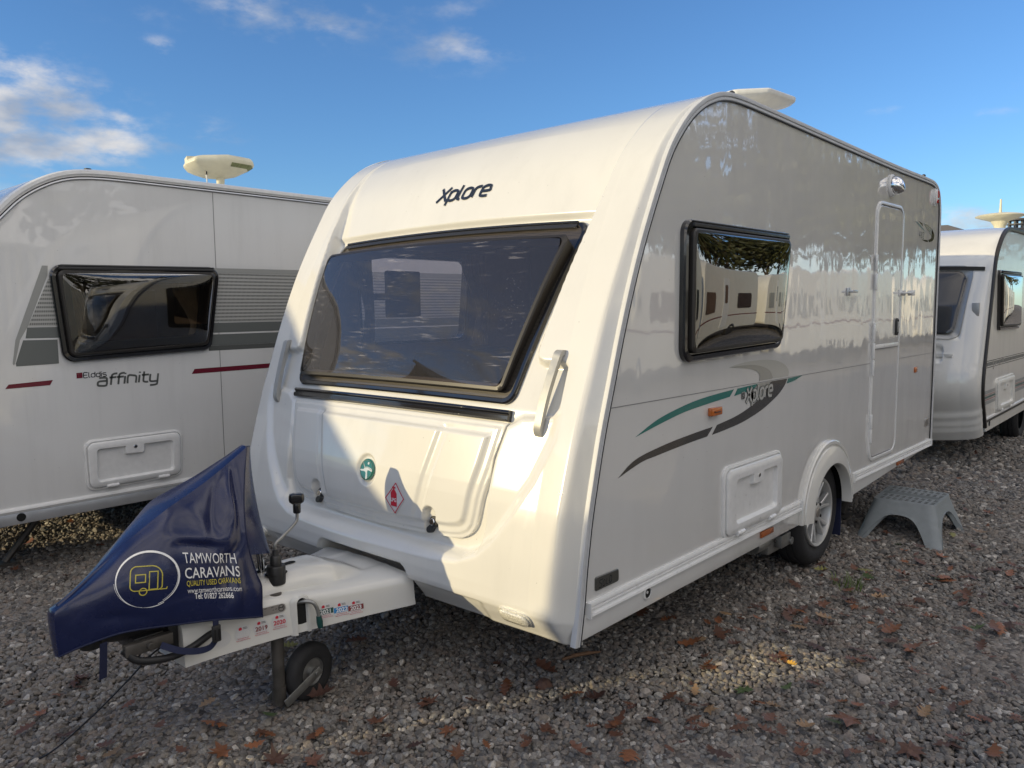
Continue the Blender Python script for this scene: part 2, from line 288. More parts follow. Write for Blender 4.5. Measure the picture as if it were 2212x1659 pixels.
def acrylic(name, tint, refl_rough=.015, film=.03, specks=True, ior=1.55, film_col=(.6, .57, .52), gain=1.6):
    """tinted window: clear tinted sheet with a glossy surface, wiping marks and dried drops"""
    m = bpy.data.materials.new(name); m.use_nodes = True; N = m.node_tree.nodes; L = m.node_tree.links
    for n in list(N):
        if n.type != 'OUTPUT_MATERIAL': N.remove(n)
    out = [n for n in N if n.type == 'OUTPUT_MATERIAL'][0]
    tr = N.new('ShaderNodeBsdfTransparent'); tr.inputs[0].default_value = (*tint, 1)
    gl = N.new('ShaderNodeBsdfGlossy'); gl.inputs['Roughness'].default_value = refl_rough
    fr = N.new('ShaderNodeFresnel'); fr.inputs[0].default_value = ior
    fm = N.new('ShaderNodeMath'); fm.operation = 'MULTIPLY'; L.new(fr.outputs[0], fm.inputs[0]); fm.inputs[1].default_value = gain; fm.use_clamp = True
    mx = N.new('ShaderNodeMixShader'); L.new(fm.outputs[0], mx.inputs[0]); L.new(tr.outputs[0], mx.inputs[1]); L.new(gl.outputs[0], mx.inputs[2])
    df = N.new('ShaderNodeBsdfDiffuse'); df.inputs[0].default_value = (*film_col, 1)
    tc = N.new('ShaderNodeTexCoord')
    mp = N.new('ShaderNodeMapping'); mp.inputs['Rotation'].default_value = (R(35), 0, 0); mp.inputs['Scale'].default_value = (3, 6, 60); L.new(tc.outputs['Object'], mp.inputs[0])
    n = N.new('ShaderNodeTexNoise'); n.inputs['Scale'].default_value = 1.6; n.inputs['Detail'].default_value = 5; L.new(mp.outputs[0], n.inputs['Vector'])
    n2 = N.new('ShaderNodeTexNoise'); n2.inputs['Scale'].default_value = 3.5; n2.inputs['Detail'].default_value = 4; L.new(tc.outputs['Object'], n2.inputs['Vector'])
    a = N.new('ShaderNodeMapRange'); a.interpolation_type = 'SMOOTHSTEP'; L.new(n.outputs[0], a.inputs[0]); a.inputs[1].default_value = .56; a.inputs[2].default_value = .74; a.inputs[3].default_value = 0; a.inputs[4].default_value = 1
    b = N.new('ShaderNodeMapRange'); b.interpolation_type = 'SMOOTHSTEP'; L.new(n2.outputs[0], b.inputs[0]); b.inputs[1].default_value = .44; b.inputs[2].default_value = .7; b.inputs[3].default_value = 0; b.inputs[4].default_value = 1
    p = N.new('ShaderNodeMath'); p.operation = 'MULTIPLY'; L.new(a.outputs[0], p.inputs[0]); L.new(b.outputs[0], p.inputs[1])
    q = N.new('ShaderNodeMath'); q.operation = 'MULTIPLY_ADD'; L.new(p.outputs[0], q.inputs[0]); q.inputs[1].default_value = film * 4; q.inputs[2].default_value = film * .5
    fac = q.outputs[0]
    if specks:
        vo = N.new('ShaderNodeTexVoronoi'); vo.inputs['Scale'].default_value = 75; L.new(tc.outputs['Object'], vo.inputs['Vector'])
        sp = N.new('ShaderNodeMapRange'); L.new(vo.outputs['Distance'], sp.inputs[0]); sp.inputs[1].default_value = .07; sp.inputs[2].default_value = .10; sp.inputs[3].default_value = 1; sp.inputs[4].default_value = 0
        nn = N.new('ShaderNodeTexNoise'); nn.inputs['Scale'].default_value = 3; L.new(tc.outputs['Object'], nn.inputs['Vector'])
        sq = N.new('ShaderNodeMapRange'); L.new(nn.outputs[0], sq.inputs[0]); sq.inputs[1].default_value = .45; sq.inputs[2].default_value = .62; sq.inputs[3].default_value = 0; sq.inputs[4].default_value = .55
        ss = N.new('ShaderNodeMath'); ss.operation = 'MULTIPLY'; L.new(sp.outputs[0], ss.inputs[0]); L.new(sq.outputs[0], ss.inputs[1])
        mxx = N.new('ShaderNodeMath'); mxx.operation = 'MAXIMUM'; L.new(fac, mxx.inputs[0]); L.new(ss.outputs[0], mxx.inputs[1]); fac = mxx.outputs[0]
    m2 = N.new('ShaderNodeMixShader'); L.new(fac, m2.inputs[0]); L.new(mx.outputs[0], m2.inputs[1]); L.new(df.outputs[0], m2.inputs[2]); L.new(m2.outputs[0], out.inputs[0]); return m
def dotted(name, c0, c1, scale, rough=.25):
    """printed dot border of a caravan window"""
    m, N, L, b = nmat(name); tc = N.new('ShaderNodeTexCoord'); v = N.new('ShaderNodeTexVoronoi'); v.inputs['Scale'].default_value = scale; v.inputs['Randomness'].default_value = 0; L.new(tc.outputs['Object'], v.inputs['Vector'])
    r = N.new('ShaderNodeMapRange'); L.new(v.outputs['Distance'], r.inputs[0]); r.inputs[1].default_value = .28; r.inputs[2].default_value = .38
    x = N.new('ShaderNodeMix'); x.data_type = 'RGBA'; L.new(r.outputs[0], x.inputs[0]); x.inputs[6].default_value = (*c0, 1); x.inputs[7].default_value = (*c1, 1); L.new(x.outputs[2], b.inputs['Base Color']); b.inputs['Roughness'].default_value = rough; b.inputs['Coat Weight'].default_value = .5; return m
def mesh_pattern(name, c0, c1, fx, fz):
    """rows of small dashes printed on a grey band"""
    m, N, L, b = nmat(name); tc = N.new('ShaderNodeTexCoord'); sp = N.new('ShaderNodeSeparateXYZ'); L.new(tc.outputs['Object'], sp.inputs[0])
    def fracmul(o, f, th):
        k = N.new('ShaderNodeMath'); k.operation = 'MULTIPLY'; L.new(o, k.inputs[0]); k.inputs[1].default_value = f
        fr = N.new('ShaderNodeMath'); fr.operation = 'FRACT'; L.new(k.outputs[0], fr.inputs[0]); c = N.new('ShaderNodeMath'); c.operation = 'LESS_THAN'; L.new(fr.outputs[0], c.inputs[0]); c.inputs[1].default_value = th; return c.outputs[0]
    a = fracmul(sp.outputs[0], fx, .72); c = fracmul(sp.outputs[2], fz, .5); p = N.new('ShaderNodeMath'); p.operation = 'MULTIPLY'; L.new(a, p.inputs[0]); L.new(c, p.inputs[1])
    x = N.new('ShaderNodeMix'); x.data_type = 'RGBA'; L.new(p.outputs[0], x.inputs[0]); x.inputs[6].default_value = (*c0, 1); x.inputs[7].default_value = (*c1, 1); L.new(x.outputs[2], b.inputs['Base Color']); b.inputs['Roughness'].default_value = .3; return m
M = {}
M['gel'] = panel_paint('white_gelcoat', (.67, .66, .62), .2, .0005, 1.6, .05, .5)
M['side'] = panel_paint('white_side_sheet', (.66, .655, .635), .05, .0042, 2.4, .02, 1.0)
M['cream'] = panel_paint('off_white_sheet', (.70, .70, .69), .16, .0016, 1.2, .09, .6)
M['old'] = panel_paint('aged_white_sheet', (.74, .72, .66), .22, .001, 1.5, .12, .3)
M['trim'] = simple('white_trim', (.74, .74, .73), .3, coat=.3, noise=.06)
M['alu'] = simple('satin_aluminium', (.62, .63, .64), .32, .7, noise=.08, nscale=12)
M['railgrey'] = simple('grey_rail_extrusion', (.54, .55, .56), .5, noise=.08, nscale=12)
M['seal'] = simple('black_seal', (.02, .02, .022), .6)
M['groove'] = simple('grey_joint_sealant', (.20, .20, .20), .6)
M['black'] = simple('gloss_black_plastic', (.012, .012, .014), .1, coat=.6)
M['satin'] = simple('satin_black_plastic', (.025, .025, .026), .38, noise=.1)
M['brownblack'] = simple('smoked_edge', (.022, .019, .016), .42)
M['dots'] = dotted('dotted_window_border', (.012, .011, .011), (.052, .043, .034), 130, .45)
M['pane'] = acrylic('smoked_front_acrylic', (.62, .58, .62), film=.085, film_col=(.52, .50, .53))
M['pane4'] = acrylic('clear_far_acrylic', (.92, .92, .92), film=.002, specks=False, ior=1.2)
M['pane2'] = acrylic('smoked_side_acrylic', (.30, .28, .25), film=.004, specks=False, ior=1.75, gain=2.6)
M['pane3'] = acrylic('smoked_left_acrylic', (.42, .40, .36), film=.006, specks=False, ior=1.6, gain=2.2)
M['lining'] = simple('interior_lining', (.40, .33, .28), .7, noise=.1)
M['wood'] = simple('interior_wood', (.20, .11, .06), .45, noise=.25, nscale=6)
M['cushion'] = simple('seat_fabric', (.16, .11, .10), .9, noise=.2, nscale=40)
M['darkcushion'] = simple('dark_seat_fabric', (.06, .055, .06), .9, noise=.2, nscale=40)
M['curtain'] = simple('curtain_fabric', (.62, .50, .36), .9, noise=.2, nscale=20, bump=.002, bscale=60)
M['under'] = simple('underbody', (.03, .03, .03), .8, noise=.3)
M['galv'] = simple('galvanised_steel', (.34, .34, .33), .45, .8, noise=.3, nscale=18)
M['darksteel'] = simple('dirty_steel', (.13, .12, .11), .55, .6, noise=.4, nscale=14)
M['chrome'] = simple('chrome', (.75, .75, .75), .08, 1.0)
M['alloy'] = simple('silver_alloy', (.60, .60, .59), .38, .55, noise=.06)
M['rubber'] = simple('tyre_rubber', (.022, .022, .024), .75, noise=.25, nscale=25, bump=.001, bscale=120)
M['amber'] = simple('amber_lens', (.50, .13, .02), .15, coat=.5, noise=.15, nscale=90)
M['amberdark'] = simple('dark_amber_lens', (.36, .10, .025), .2, coat=.5, noise=.15, nscale=90)
M['red'] = simple('red_lens', (.45, .02, .02), .15, coat=.5)
M['clear'] = simple('clear_lens', (.72, .70, .62), .12, coat=.6, noise=.35, nscale=160, bump=.002, bscale=140)
M['handle'] = simple('silver_grey_handle', (.38, .38, .365), .35, .3, noise=.06)
M['navy'] = simple('navy_vinyl', (.009, .015, .062), .25, noise=.12, nscale=14, bump=.0012, bscale=16, coat=.15)
M['navyweb'] = simple('navy_webbing', (.01, .015, .05), .8)
M['white_ink'] = simple('white_print', (.80, .80, .80), .4)
M['yellow_ink'] = simple('yellow_print', (.55, .47, .07), .4)
M['ink'] = simple('dark_print', (.022, .024, .028), .2, coat=.3)
M['grey_ink'] = simple('grey_print', (.09, .095, .09), .3)
M['darkdecal'] = simple('charcoal_metallic_film', (.055, .052, .048), .1, .3, coat=1.0)
M['badgegreen'] = simple('deep_green_enamel', (.008, .12, .10), .15, coat=.8)
M['teal'] = simple('teal_film', (.015, .19, .165), .12, .15, coat=1.0)
M['silver'] = simple('silver_film', (.47, .47, .43), .16, .35, coat=.8)
M['silver2'] = simple('pale_silver_film', (.60, .60, .56), .12, .25, coat=.8)
M['bandgrey'] = simple('mid_grey_film', (.32, .325, .31), .25)
M['banddark'] = simple('dark_grey_film', (.135, .145, .14), .25)
M['bandblack'] = simple('charcoal_film', (.10, .105, .10), .25)
M['pattern'] = mesh_pattern('dash_pattern_film', (.42, .42, .40), (.13, .135, .13), 105.0, 42.0)
M['maroon'] = simple('maroon_film', (.14, .008, .022), .25)
M['redink'] = simple('red_print', (.55, .02, .045), .35)
M['blueink'] = simple('blue_print', (.03, .24, .55), .35)
M['darkgreen'] = simple('dark_green_print', (.03, .085, .075), .35)
M['brownink'] = simple('brown_print', (.22, .045, .045), .35)
M['sticker'] = simple('sticker_film', (.68, .67, .66), .2)
M['ghost'] = simple('faded_sticker_film', (.60, .60, .595), .35)
M['greenplastic'] = simple('dark_green_plastic', (.01, .06, .055), .35)
M['plate'] = simple('brushed_name_plate', (.42, .39, .36), .3, .6)
M['solid'] = simple('pewter_badge', (.12, .12, .11), .3, .6)
M['stool'] = simple('grey_polypropylene', (.20, .222, .23), .5, noise=.12, nscale=20, bump=.0008, bscale=250)
M['stooltread'] = simple('grey_tread', (.15, .17, .175), .75, noise=.1)
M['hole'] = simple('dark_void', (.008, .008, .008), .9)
M['aerial'] = simple('weathered_cream_plastic', (.66, .62, .46), .45, noise=.12, nscale=14)
M['aerialwhite'] = simple('white_plastic', (.74, .73, .69), .4, noise=.08)
M['algae'] = simple('algae_stain', (.20, .22, .10), .8, noise=.4, nscale=60)
M['flue'] = simple('dark_grey_flue', (.10, .10, .10), .5)
M['cable'] = simple('black_cable', (.015, .015, .017), .5)
# ------------------------------------------------------------------ body skins (curved front and roof mouldings)
def dense(pts, n=10, passes=3, step=.008):
    p = np.array(catmull(pts, n)); d = np.r_[0, np.cumsum(np.hypot(*np.diff(p, axis=0).T))]
    s = np.arange(0, d[-1], step); q = np.stack([np.interp(s, d, p[:, 0]), np.interp(s, d, p[:, 1])], 1)
    for _ in range(passes * 6):
        q[1:-1] = .25 * q[:-2] + .5 * q[1:-1] + .25 * q[2:]
    return q
def sdf(poly, Y, Z):
    """signed distance to a 2D polygon, positive inside"""
    P = np.array(poly); best = np.full(Y.shape, 1e9); ins = np.zeros(Y.shape, bool)
    for i in range(len(P)):
        a, b = P[i - 1], P[i]; e = b - a; t = np.clip(((Y - a[0]) * e[0] + (Z - a[1]) * e[1]) / max(e @ e, 1e-12), 0, 1)
        best = np.minimum(best, (Y - a[0] - t * e[0]) ** 2 + (Z - a[1] - t * e[1]) ** 2)
        if a[1] != b[1]:
            c = ((a[1] > Z) != (b[1] > Z)) & (Y < (b[0] - a[0]) * (Z - a[1]) / (b[1] - a[1]) + a[0]); ins ^= c
    return np.where(ins, 1, -1) * np.sqrt(best)
def sm(x, a, b): t = np.clip((np.asarray(x, float) - a) / (b - a), 0, 1); return t * t * (3 - 2 * t)
class Skin:
    """profile curve swept across the width; y0 is the near edge, the far edge is y0+W"""
    def __init__(s, prof, y0, W, D, A, ry, extra=None, chamfer=False):
        s.chamfer = chamfer
        s.c = prof; s.y0 = y0; s.W = W; d = np.gradient(prof, axis=0); d /= np.linalg.norm(d, axis=1)[:, None]; s.n = np.stack([-d[:, 1], d[:, 0]], 1)
        s.s = np.r_[0, np.cumsum(np.hypot(*np.diff(prof, axis=0).T))]; s.D, s.A, s.ry, s.extra = D, A, ry, extra
        k = np.argmax(prof[:, 1] > prof[:, 1].max() - .004); s.zs = prof[:k, 1]; s.ss = s.s[:k]
    def at_s(s, Y, S, H=0.0):
        Y = np.asarray(Y, float); S = np.asarray(S, float)
        x = np.interp(S, s.s, s.c[:, 0]); z = np.interp(S, s.s, s.c[:, 1]); nx = np.interp(S, s.s, s.n[:, 0]); nz = np.interp(S, s.s, s.n[:, 1])
        dy = np.abs(Y - s.y0 - s.W / 2); t = dy / (s.W / 2); e = np.clip(s.W / 2 - dy, 0, None); ry = s.ry(z)
        q = e / ry; g = np.where(q < .7, q, np.where(q < 1.3, 1 - (1.3 - np.clip(q, .7, 1.3)) ** 2 / 1.2, 1.0)) if s.chamfer else np.sqrt(np.clip(1 - (1 - np.clip(q, 0, 1)) ** 2, 0, 1))
        h = s.D(z) * g + s.A(z) * np.clip(1 - (t / .85) ** 2, 0, 1)
        if s.extra is not None: h = h + s.extra(dy, z, Y)
        h = h * np.maximum(np.abs(nx), .35) + H
        return np.stack(np.broadcast_arrays(x + nx * h, Y, z + nz * h), -1)
    def F(s, y, z, h=0.0): return s.at_s(y, np.interp(z, s.zs, s.ss), h)
    def pt(s, y, z, h=0.0): return Vector(s.F(np.array([y]), np.array([z]), h)[0])
def grid_obj(name, P, mat, parent, keep=None, smooth=True, flip=False):
    ns, ny = P.shape[:2]; idx = np.arange(ns * ny).reshape(ns, ny)
    q = np.stack([idx[:-1, :-1], idx[1:, :-1], idx[1:, 1:], idx[:-1, 1:]], -1).reshape(-1, 4)
    if keep is not None: q = q[keep.reshape(-1)]
    if flip: q = q[:, ::-1]
    used = np.unique(q); rm = np.full(ns * ny, -1); rm[used] = np.arange(len(used)); q = rm[q]; V = P.reshape(-1, 3)[used]
    me = bpy.data.meshes.new(name); me.vertices.add(len(V)); me.vertices.foreach_set('co', V.astype(np.float32).ravel())
    me.loops.add(q.size); me.loops.foreach_set('vertex_index', q.ravel().astype(np.int32)); me.polygons.add(len(q))
    me.polygons.foreach_set('loop_start', np.arange(0, q.size, 4, dtype=np.int32)); me.polygons.foreach_set('loop_total', np.full(len(q), 4, np.int32))
    me.update(calc_edges=True); me.validate(); me.materials.append(mat); me.polygons.foreach_set('use_smooth', [smooth] * len(me.polygons))
    o = bpy.data.objects.new(name, me); sc.collection.objects.link(o); return adopt(o, parent)
def sweep_rail(mb, path, sec, y0=0.0, sgn=1):
    """sweep a section [(offset along outward normal, y)] along an (x,z) path"""
    p = np.array(path); d = np.gradient(p, axis=0); d /= np.linalg.norm(d, axis=1)[:, None]; n = np.stack([-d[:, 1], d[:, 0]], 1)
    mb.loops([[(p[i, 0] + n[i, 0] * o, y0 + sgn * y, p[i, 1] + n[i, 1] * o) for o, y in sec] for i in range(len(p))], closed=False)
def flat_panel(name, outline, holes, M3, mat, parent):
    """polygon with holes, filled and mapped by M3"""
    bm = bmesh.new()
    for loop in [outline] + holes:
        vs = [bm.verts.new(M3(p)) for p in loop]
        for i in range(len(vs)): bm.edges.new((vs[i], vs[(i + 1) % len(vs)]))
    bmesh.ops.triangle_fill(bm, edges=bm.edges[:], use_beauty=True)
    me = bpy.data.meshes.new(name); bm.to_mesh(me); bm.free(); me.materials.append(mat); o = bpy.data.objects.new(name, me); sc.collection.objects.link(o); return adopt(o, parent)

# ------------------------------------------------------------------ the white caravan in the middle
W = 2.2
VAN = empty('touring_caravan', (2.2, 1.1, 0), 'big white caravan in the middle with teal and charcoal swooshes on its shiny side', 'caravan')
PROF = dense([(-.033, .352), (-.008, .48), (.007, .60), (.026, .714), (.042, .80), (.077, .94), (.121, 1.10), (.178, 1.271), (.236, 1.444), (.296, 1.604), (.362, 1.759), (.432, 1.901), (.502, 2.03),
              (.563, 2.136), (.632, 2.222), (.735, 2.318), (.838, 2.383), (.92, 2.418), (1.0, 2.442), (1.1, 2.456), (1.25, 2.461), (1.4, 2.461)])
half = lambda pts: [(d, z) for d, z in pts] + [(-d, z) for d, z in reversed(pts)]
RECESS = half([(.93, 2.40), (.925, 2.30), (.91, 2.19), (.896, 2.06), (.887, 1.94), (.865, 1.80), (.835, 1.60), (.812, 1.43), (.803, 1.365), (.81, 1.335), (.835, 1.325), (.93, 1.327), (.952, 1.31), (.955, 1.16), (.93, 1.125),
               (.88, 1.112), (.79, 1.105), (.73, 1.07), (.70, .96), (.69, .82), (.685, .70), (.66, .61), (.60, .575)])
UZONE = half([(.97, 1.14), (.965, 1.05), (.905, .89), (.83, .77), (.745, .655), (.68, .60), (.58, .562), (.45, .55), (.2, .545)])
def front_extra(dy, z, Y):
    r = np.zeros(np.broadcast(dy, z).shape); dy = np.broadcast_to(dy, r.shape); z = np.broadcast_to(z, r.shape)
    d = np.interp(z, [.55, .60, .80, 1.1, 1.16, 1.325, 1.6, 1.905, 1.918, 1.935, 2.1, 2.3, 2.42], [.035, .035, .026, .022, .027, .036, .06, .094, .09, .062, .038, .014, 0])
    m = (z < 2.45) & (z > .3)
    s1 = np.full(r.shape, -1.0); s1[m] = sdf(RECESS, dy[m], z[m]); r -= d * sm(s1, -.004, .02)
    s2 = np.full(r.shape, -1.0); s2[m] = sdf(UZONE, dy[m], z[m]); r -= np.interp(z, [.54, .62, .85, 1.14], [.05, .045, .02, .008]) * sm(s2, -.01, .045)
    cut = half([(.275, .482), (.298, .466), (.315, .43), (.325, .30)]); s3 = np.full(r.shape, -1.0); s3[m] = sdf(cut, dy[m], z[m]); r -= .2 * sm(s3, -.006, .012)
    r *= 1
    # tuck under the lower edge; the middle is undercut more than the corners that carry the marker lamps
    f = np.interp(z, [.35, .36, .40, .43], [.45, .5, .82, 1.0]) - 1
    r += .10 * f * (z < .43); r -= .022 * sm(.428 - z, 0, .006) * sm(.70 - dy, -.03, .03)
    return r
DZ = lambda z: np.interp(z, [.35, .45, .8, 1.2, 1.5, 1.9, 2.3, 2.46], [.06, .085, .088, .076, .064, .048, .034, .022])
FR = Skin(PROF, 0.0, W, DZ, lambda z: np.interp(z, [.35, .5, .85, 1.1, 1.9, 2.3, 2.46], [.03, .05, .048, .046, .045, .035, .0]), lambda z: .62 * DZ(z), front_extra, True)
# window outline on the front
WIN = [(.832, 1.903), (-.832, 1.903), (-.727, 1.152), (.727, 1.152)]
ys = np.unique(np.r_[np.linspace(0, W, 380), .22 * (1 - np.cos(np.linspace(0, np.pi / 2, 40))), W - .22 * (1 - np.cos(np.linspace(0, np.pi / 2, 40)))])
sz = np.arange(0, FR.s[-1] - .15, .0065)
P = FR.at_s(ys[None, :], sz[:, None])
Yc = np.broadcast_to((ys[:-1] + ys[1:])[None, :] / 2 - 1.1, (len(sz) - 1, len(ys) - 1)); Zc = np.interp((sz[:-1] + sz[1:]) / 2, FR.s, FR.c[:, 1])[:, None] * np.ones_like(Yc)
hole = sdf(rpoly(inset(WIN, .075), .04, 5), Yc, Zc) > 0
bot = P[0].copy(); inn = bot.copy(); inn[:, 0] += .05; low = bot.copy(); low[:, 0] += .012; low[:, 2] -= .006; inn[:, 1] = np.clip(inn[:, 1], .05, W - .05); low[:, 1] = np.clip(low[:, 1], .012, W - .012)
Pf = np.concatenate([inn[None], low[None], P], 0); keep = np.concatenate([np.ones((2, hole.shape[1]), bool), ~hole], 0)
grid_obj('front_panel', Pf, M['gel'], VAN, keep, flip=False)
# roof sheet and rear wall
RO = Skin(dense([(1.05, 2.452), (1.25, 2.461), (2.4, 2.452), (3.4, 2.446), (4.25, 2.450), (4.42, 2.44), (4.53, 2.40), (4.585, 2.30), (4.60, 2.15), (4.605, 1.4), (4.60, .44)], 10, 1, .02), 0, W,
          lambda z: .024 + 0 * z, lambda z: .0 * z, lambda z: .07 + 0 * z)
yr_ = np.unique(np.r_[np.linspace(0, W, 30), .08 * (1 - np.cos(np.linspace(0, np.pi / 2, 8))), W - .08 * (1 - np.cos(np.linspace(0, np.pi / 2, 8)))])
k = np.searchsorted(RO.c[:, 0] + (RO.c[:, 1] < 2.3) * 9, 4.50)
grid_obj('roof', RO.at_s(yr_[None, :], RO.s[12:k, None]), M['gel'], VAN)
grid_obj('rear_panel', RO.at_s(yr_[None, :], RO.s[k - 1:, None]), M['gel'], VAN)
# side sheets
edge = [tuple(p) for p in PROF if p[1] > .455 and p[0] < 1.2][::6] + [tuple(p) for p in RO.c if p[0] > 1.25 and p[1] > .455][::4]
SWIN = [(.672, 1.898), (1.725, 1.904), (1.632, 1.338), (.668, 1.317)]
arch_o = lambda a, k=1.0, c=2.378: (c + .40 * k * math.cos(R(a)), .36 + .411 * (1 - (1 - k) * 1.0) * math.sin(R(a)))
side_out = [(p[0] + .006, p[1] - .004) for p in edge]
side_out = side_out + [(2.72, .455)] + [(2.378 + .34 * math.cos(R(a)), .40 + .31 * math.sin(R(a))) for a in range(15, 170, 10)] + [(2.03, .455), (.02, .455)]
S3 = lambda p, h=0.0: Vector((p[0], -h, p[1]))
flat_panel('side_panel', side_out, [rpoly(inset(SWIN, .06), .05, 5)], S3, M['side'], VAN)
OW = [(.70, 1.88), (1.66, 1.88), (1.60, 1.33), (.72, 1.33)]
flat_panel('far_side_panel', [(p[0], p[1]) for p in edge] + [(4.55, .455), (.02, .455)], [rpoly(OW, .05, 5)], lambda p: Vector((p[0], W, p[1])), M['side'], VAN)
mb = MB(); fs = [tuple(p) for p in PROF if p[1] < .455][::3]
def skirt_part(x0, x1, z0, z1):
    mb.loops([[Vector((x, y, z)) for x, z in ((x0, .452), (x1, .452), (x1, z1), (x0, z0))] for y in (-.003, .02)], True, True)
mb.loops([[Vector((x, y, z)) for x, z in ((fs[0][0] + .012, .362), (fs[-1][0] + .012, .452), (1.995, .452), (1.995, .358))] for y in (-.003, .02)], True, True); skirt_part(2.765, 4.575, .362, .434)
mb.build('skirt', M['side'], VAN, bevel=.003)
mb = MB(); mb.box(.08, 4.56, .38, W - .38, .405, .43); mb.box(.08, 1.95, .03, .379, .405, .43); mb.box(2.82, 4.56, .03, .379, .405, .43); mb.box(.08, 4.56, W - .379, W - .03, .405, .43); mb.box(.3, 4.3, .55, .62, .31, .40); mb.box(.3, 4.3, 1.58, 1.65, .31, .40); mb.tube([(2.41, .25, .33), (2.41, 1.95, .33)], .05)
mb.build('chassis', M['under'], VAN)
# awning rail and its dark joint
rail_path = [tuple(p) for p in PROF if p[0] < 1.2][::3] + [tuple(p) for p in RO.c if p[0] > 1.25][::1]
for nm, y0, sg in (('awning_rail', 0.0, -1), ('awning_rail', W, 1)):
    mb = MB(); sweep_rail(mb, rail_path, [(.010, -.012), (.012, .004), (.010, .011), (.002, .0125), (-.006, .011), (-.0085, .005), (-.0105, .005), (-.012, .009), (-.021, .009), (-.0245, .006), (-.026, -.004)], y0, sg)
    o = mb.build(nm, M['railgrey'], VAN, smooth=40)
    mb = MB(); sweep_rail(mb, rail_path, [(-.0242, .004), (-.0242, .0085), (-.0285, .0085), (-.029, .001)], y0, sg); mb.build('rail_seal', M['seal'], o)
# belt line
mb = MB()
for x0, x1 in ((.165, 3.075), (3.69, 4.57)):
    z0 = 1.183 - .0032 * (x0 - .165); z1 = 1.183 - .0032 * (x1 - .165)
    mb.prism([(x0, 0, z0), (x1, 0, z1), (x1, 0, z1 - .0028), (x0, 0, z0 - .0028)], (0, -.0012, 0))
mb.build('belt_line', M['groove'], VAN)
# lower trim extrusion
def trim_rail(x0, x1, z0a, z0b, name='side_trim'):
    mb = MB(); sec = [(.050, 0), (.050, .010), (.042, .014), (.036, .014), (.033, .008), (.028, .008), (.026, .014), (.022, .014), (.020, .008), (.014, .008), (.010, .020), (.002, .022), (-.001, .016), (-.001, 0)]
    mb.loops([[Vector((x, -h, z + o)) for o, h in sec] for x, z in ((x0, z0a), (x1, z0b))], closed=False)
    for x, z, s in ((x0, z0a, -1), (x1, z0b, 1)):
        mb.box(min(x, x + s * .008), max(x, x + s * .008), -.0245, .0, z - .003, z + .053)
    return mb.build(name, M['trim'], VAN, smooth=30)
trim_rail(.04, 1.968, .443, .444); trim_rail(2.80, 4.565, .454, .437)
# ---- wheel arch
mb = MB(); rings = []
angs = [(1, None, .36)] + [(0, a, 0) for a in range(0, 181, 6)]
for a in range(-6, 187, 6):
    aa = min(max(a, 0), 180); dz = -.005 if (a < 0 or a > 180) else 0
    ring = []
    for kk, h in ((0, 0), (0, .015), (.05, .022), (.17, .022), (.2, .014), (.24, .014), (.28, .026), (.45, .032), (.9, .046), (.97, .046), (1.0, .040), (1.01, .0), (1.02, -.012)):
        a_ = .40 + (.297 - .40) * min(kk, 1.05); b_ = .411 + (.275 - .411) * min(kk, 1.05)
        ring.append(Vector((2.378 + a_ * math.cos(R(aa)), -h, .36 + b_ * math.sin(R(aa)) + dz)))
    rings.append(ring)
mb.loops(rings, closed=False)
for ring in (rings[0], rings[-1]): mb.f.append(()) if False else None
o = mb.build('wheel_arch', M['gel'], VAN, smooth=38)
mb = MB(); ac_ = [(2.378 + .36 * math.cos(R(a)), .40 + .335 * math.sin(R(a))) for a in range(-8, 189, 7)]; mb.loops([[Vector((x, y, z)) for x, z in ac_] for y in (.004, .34)], closed=False); mb.poly([Vector((x, .34, z)) for x, z in ac_]); mb.build('arch_liner', M['hole'], VAN)
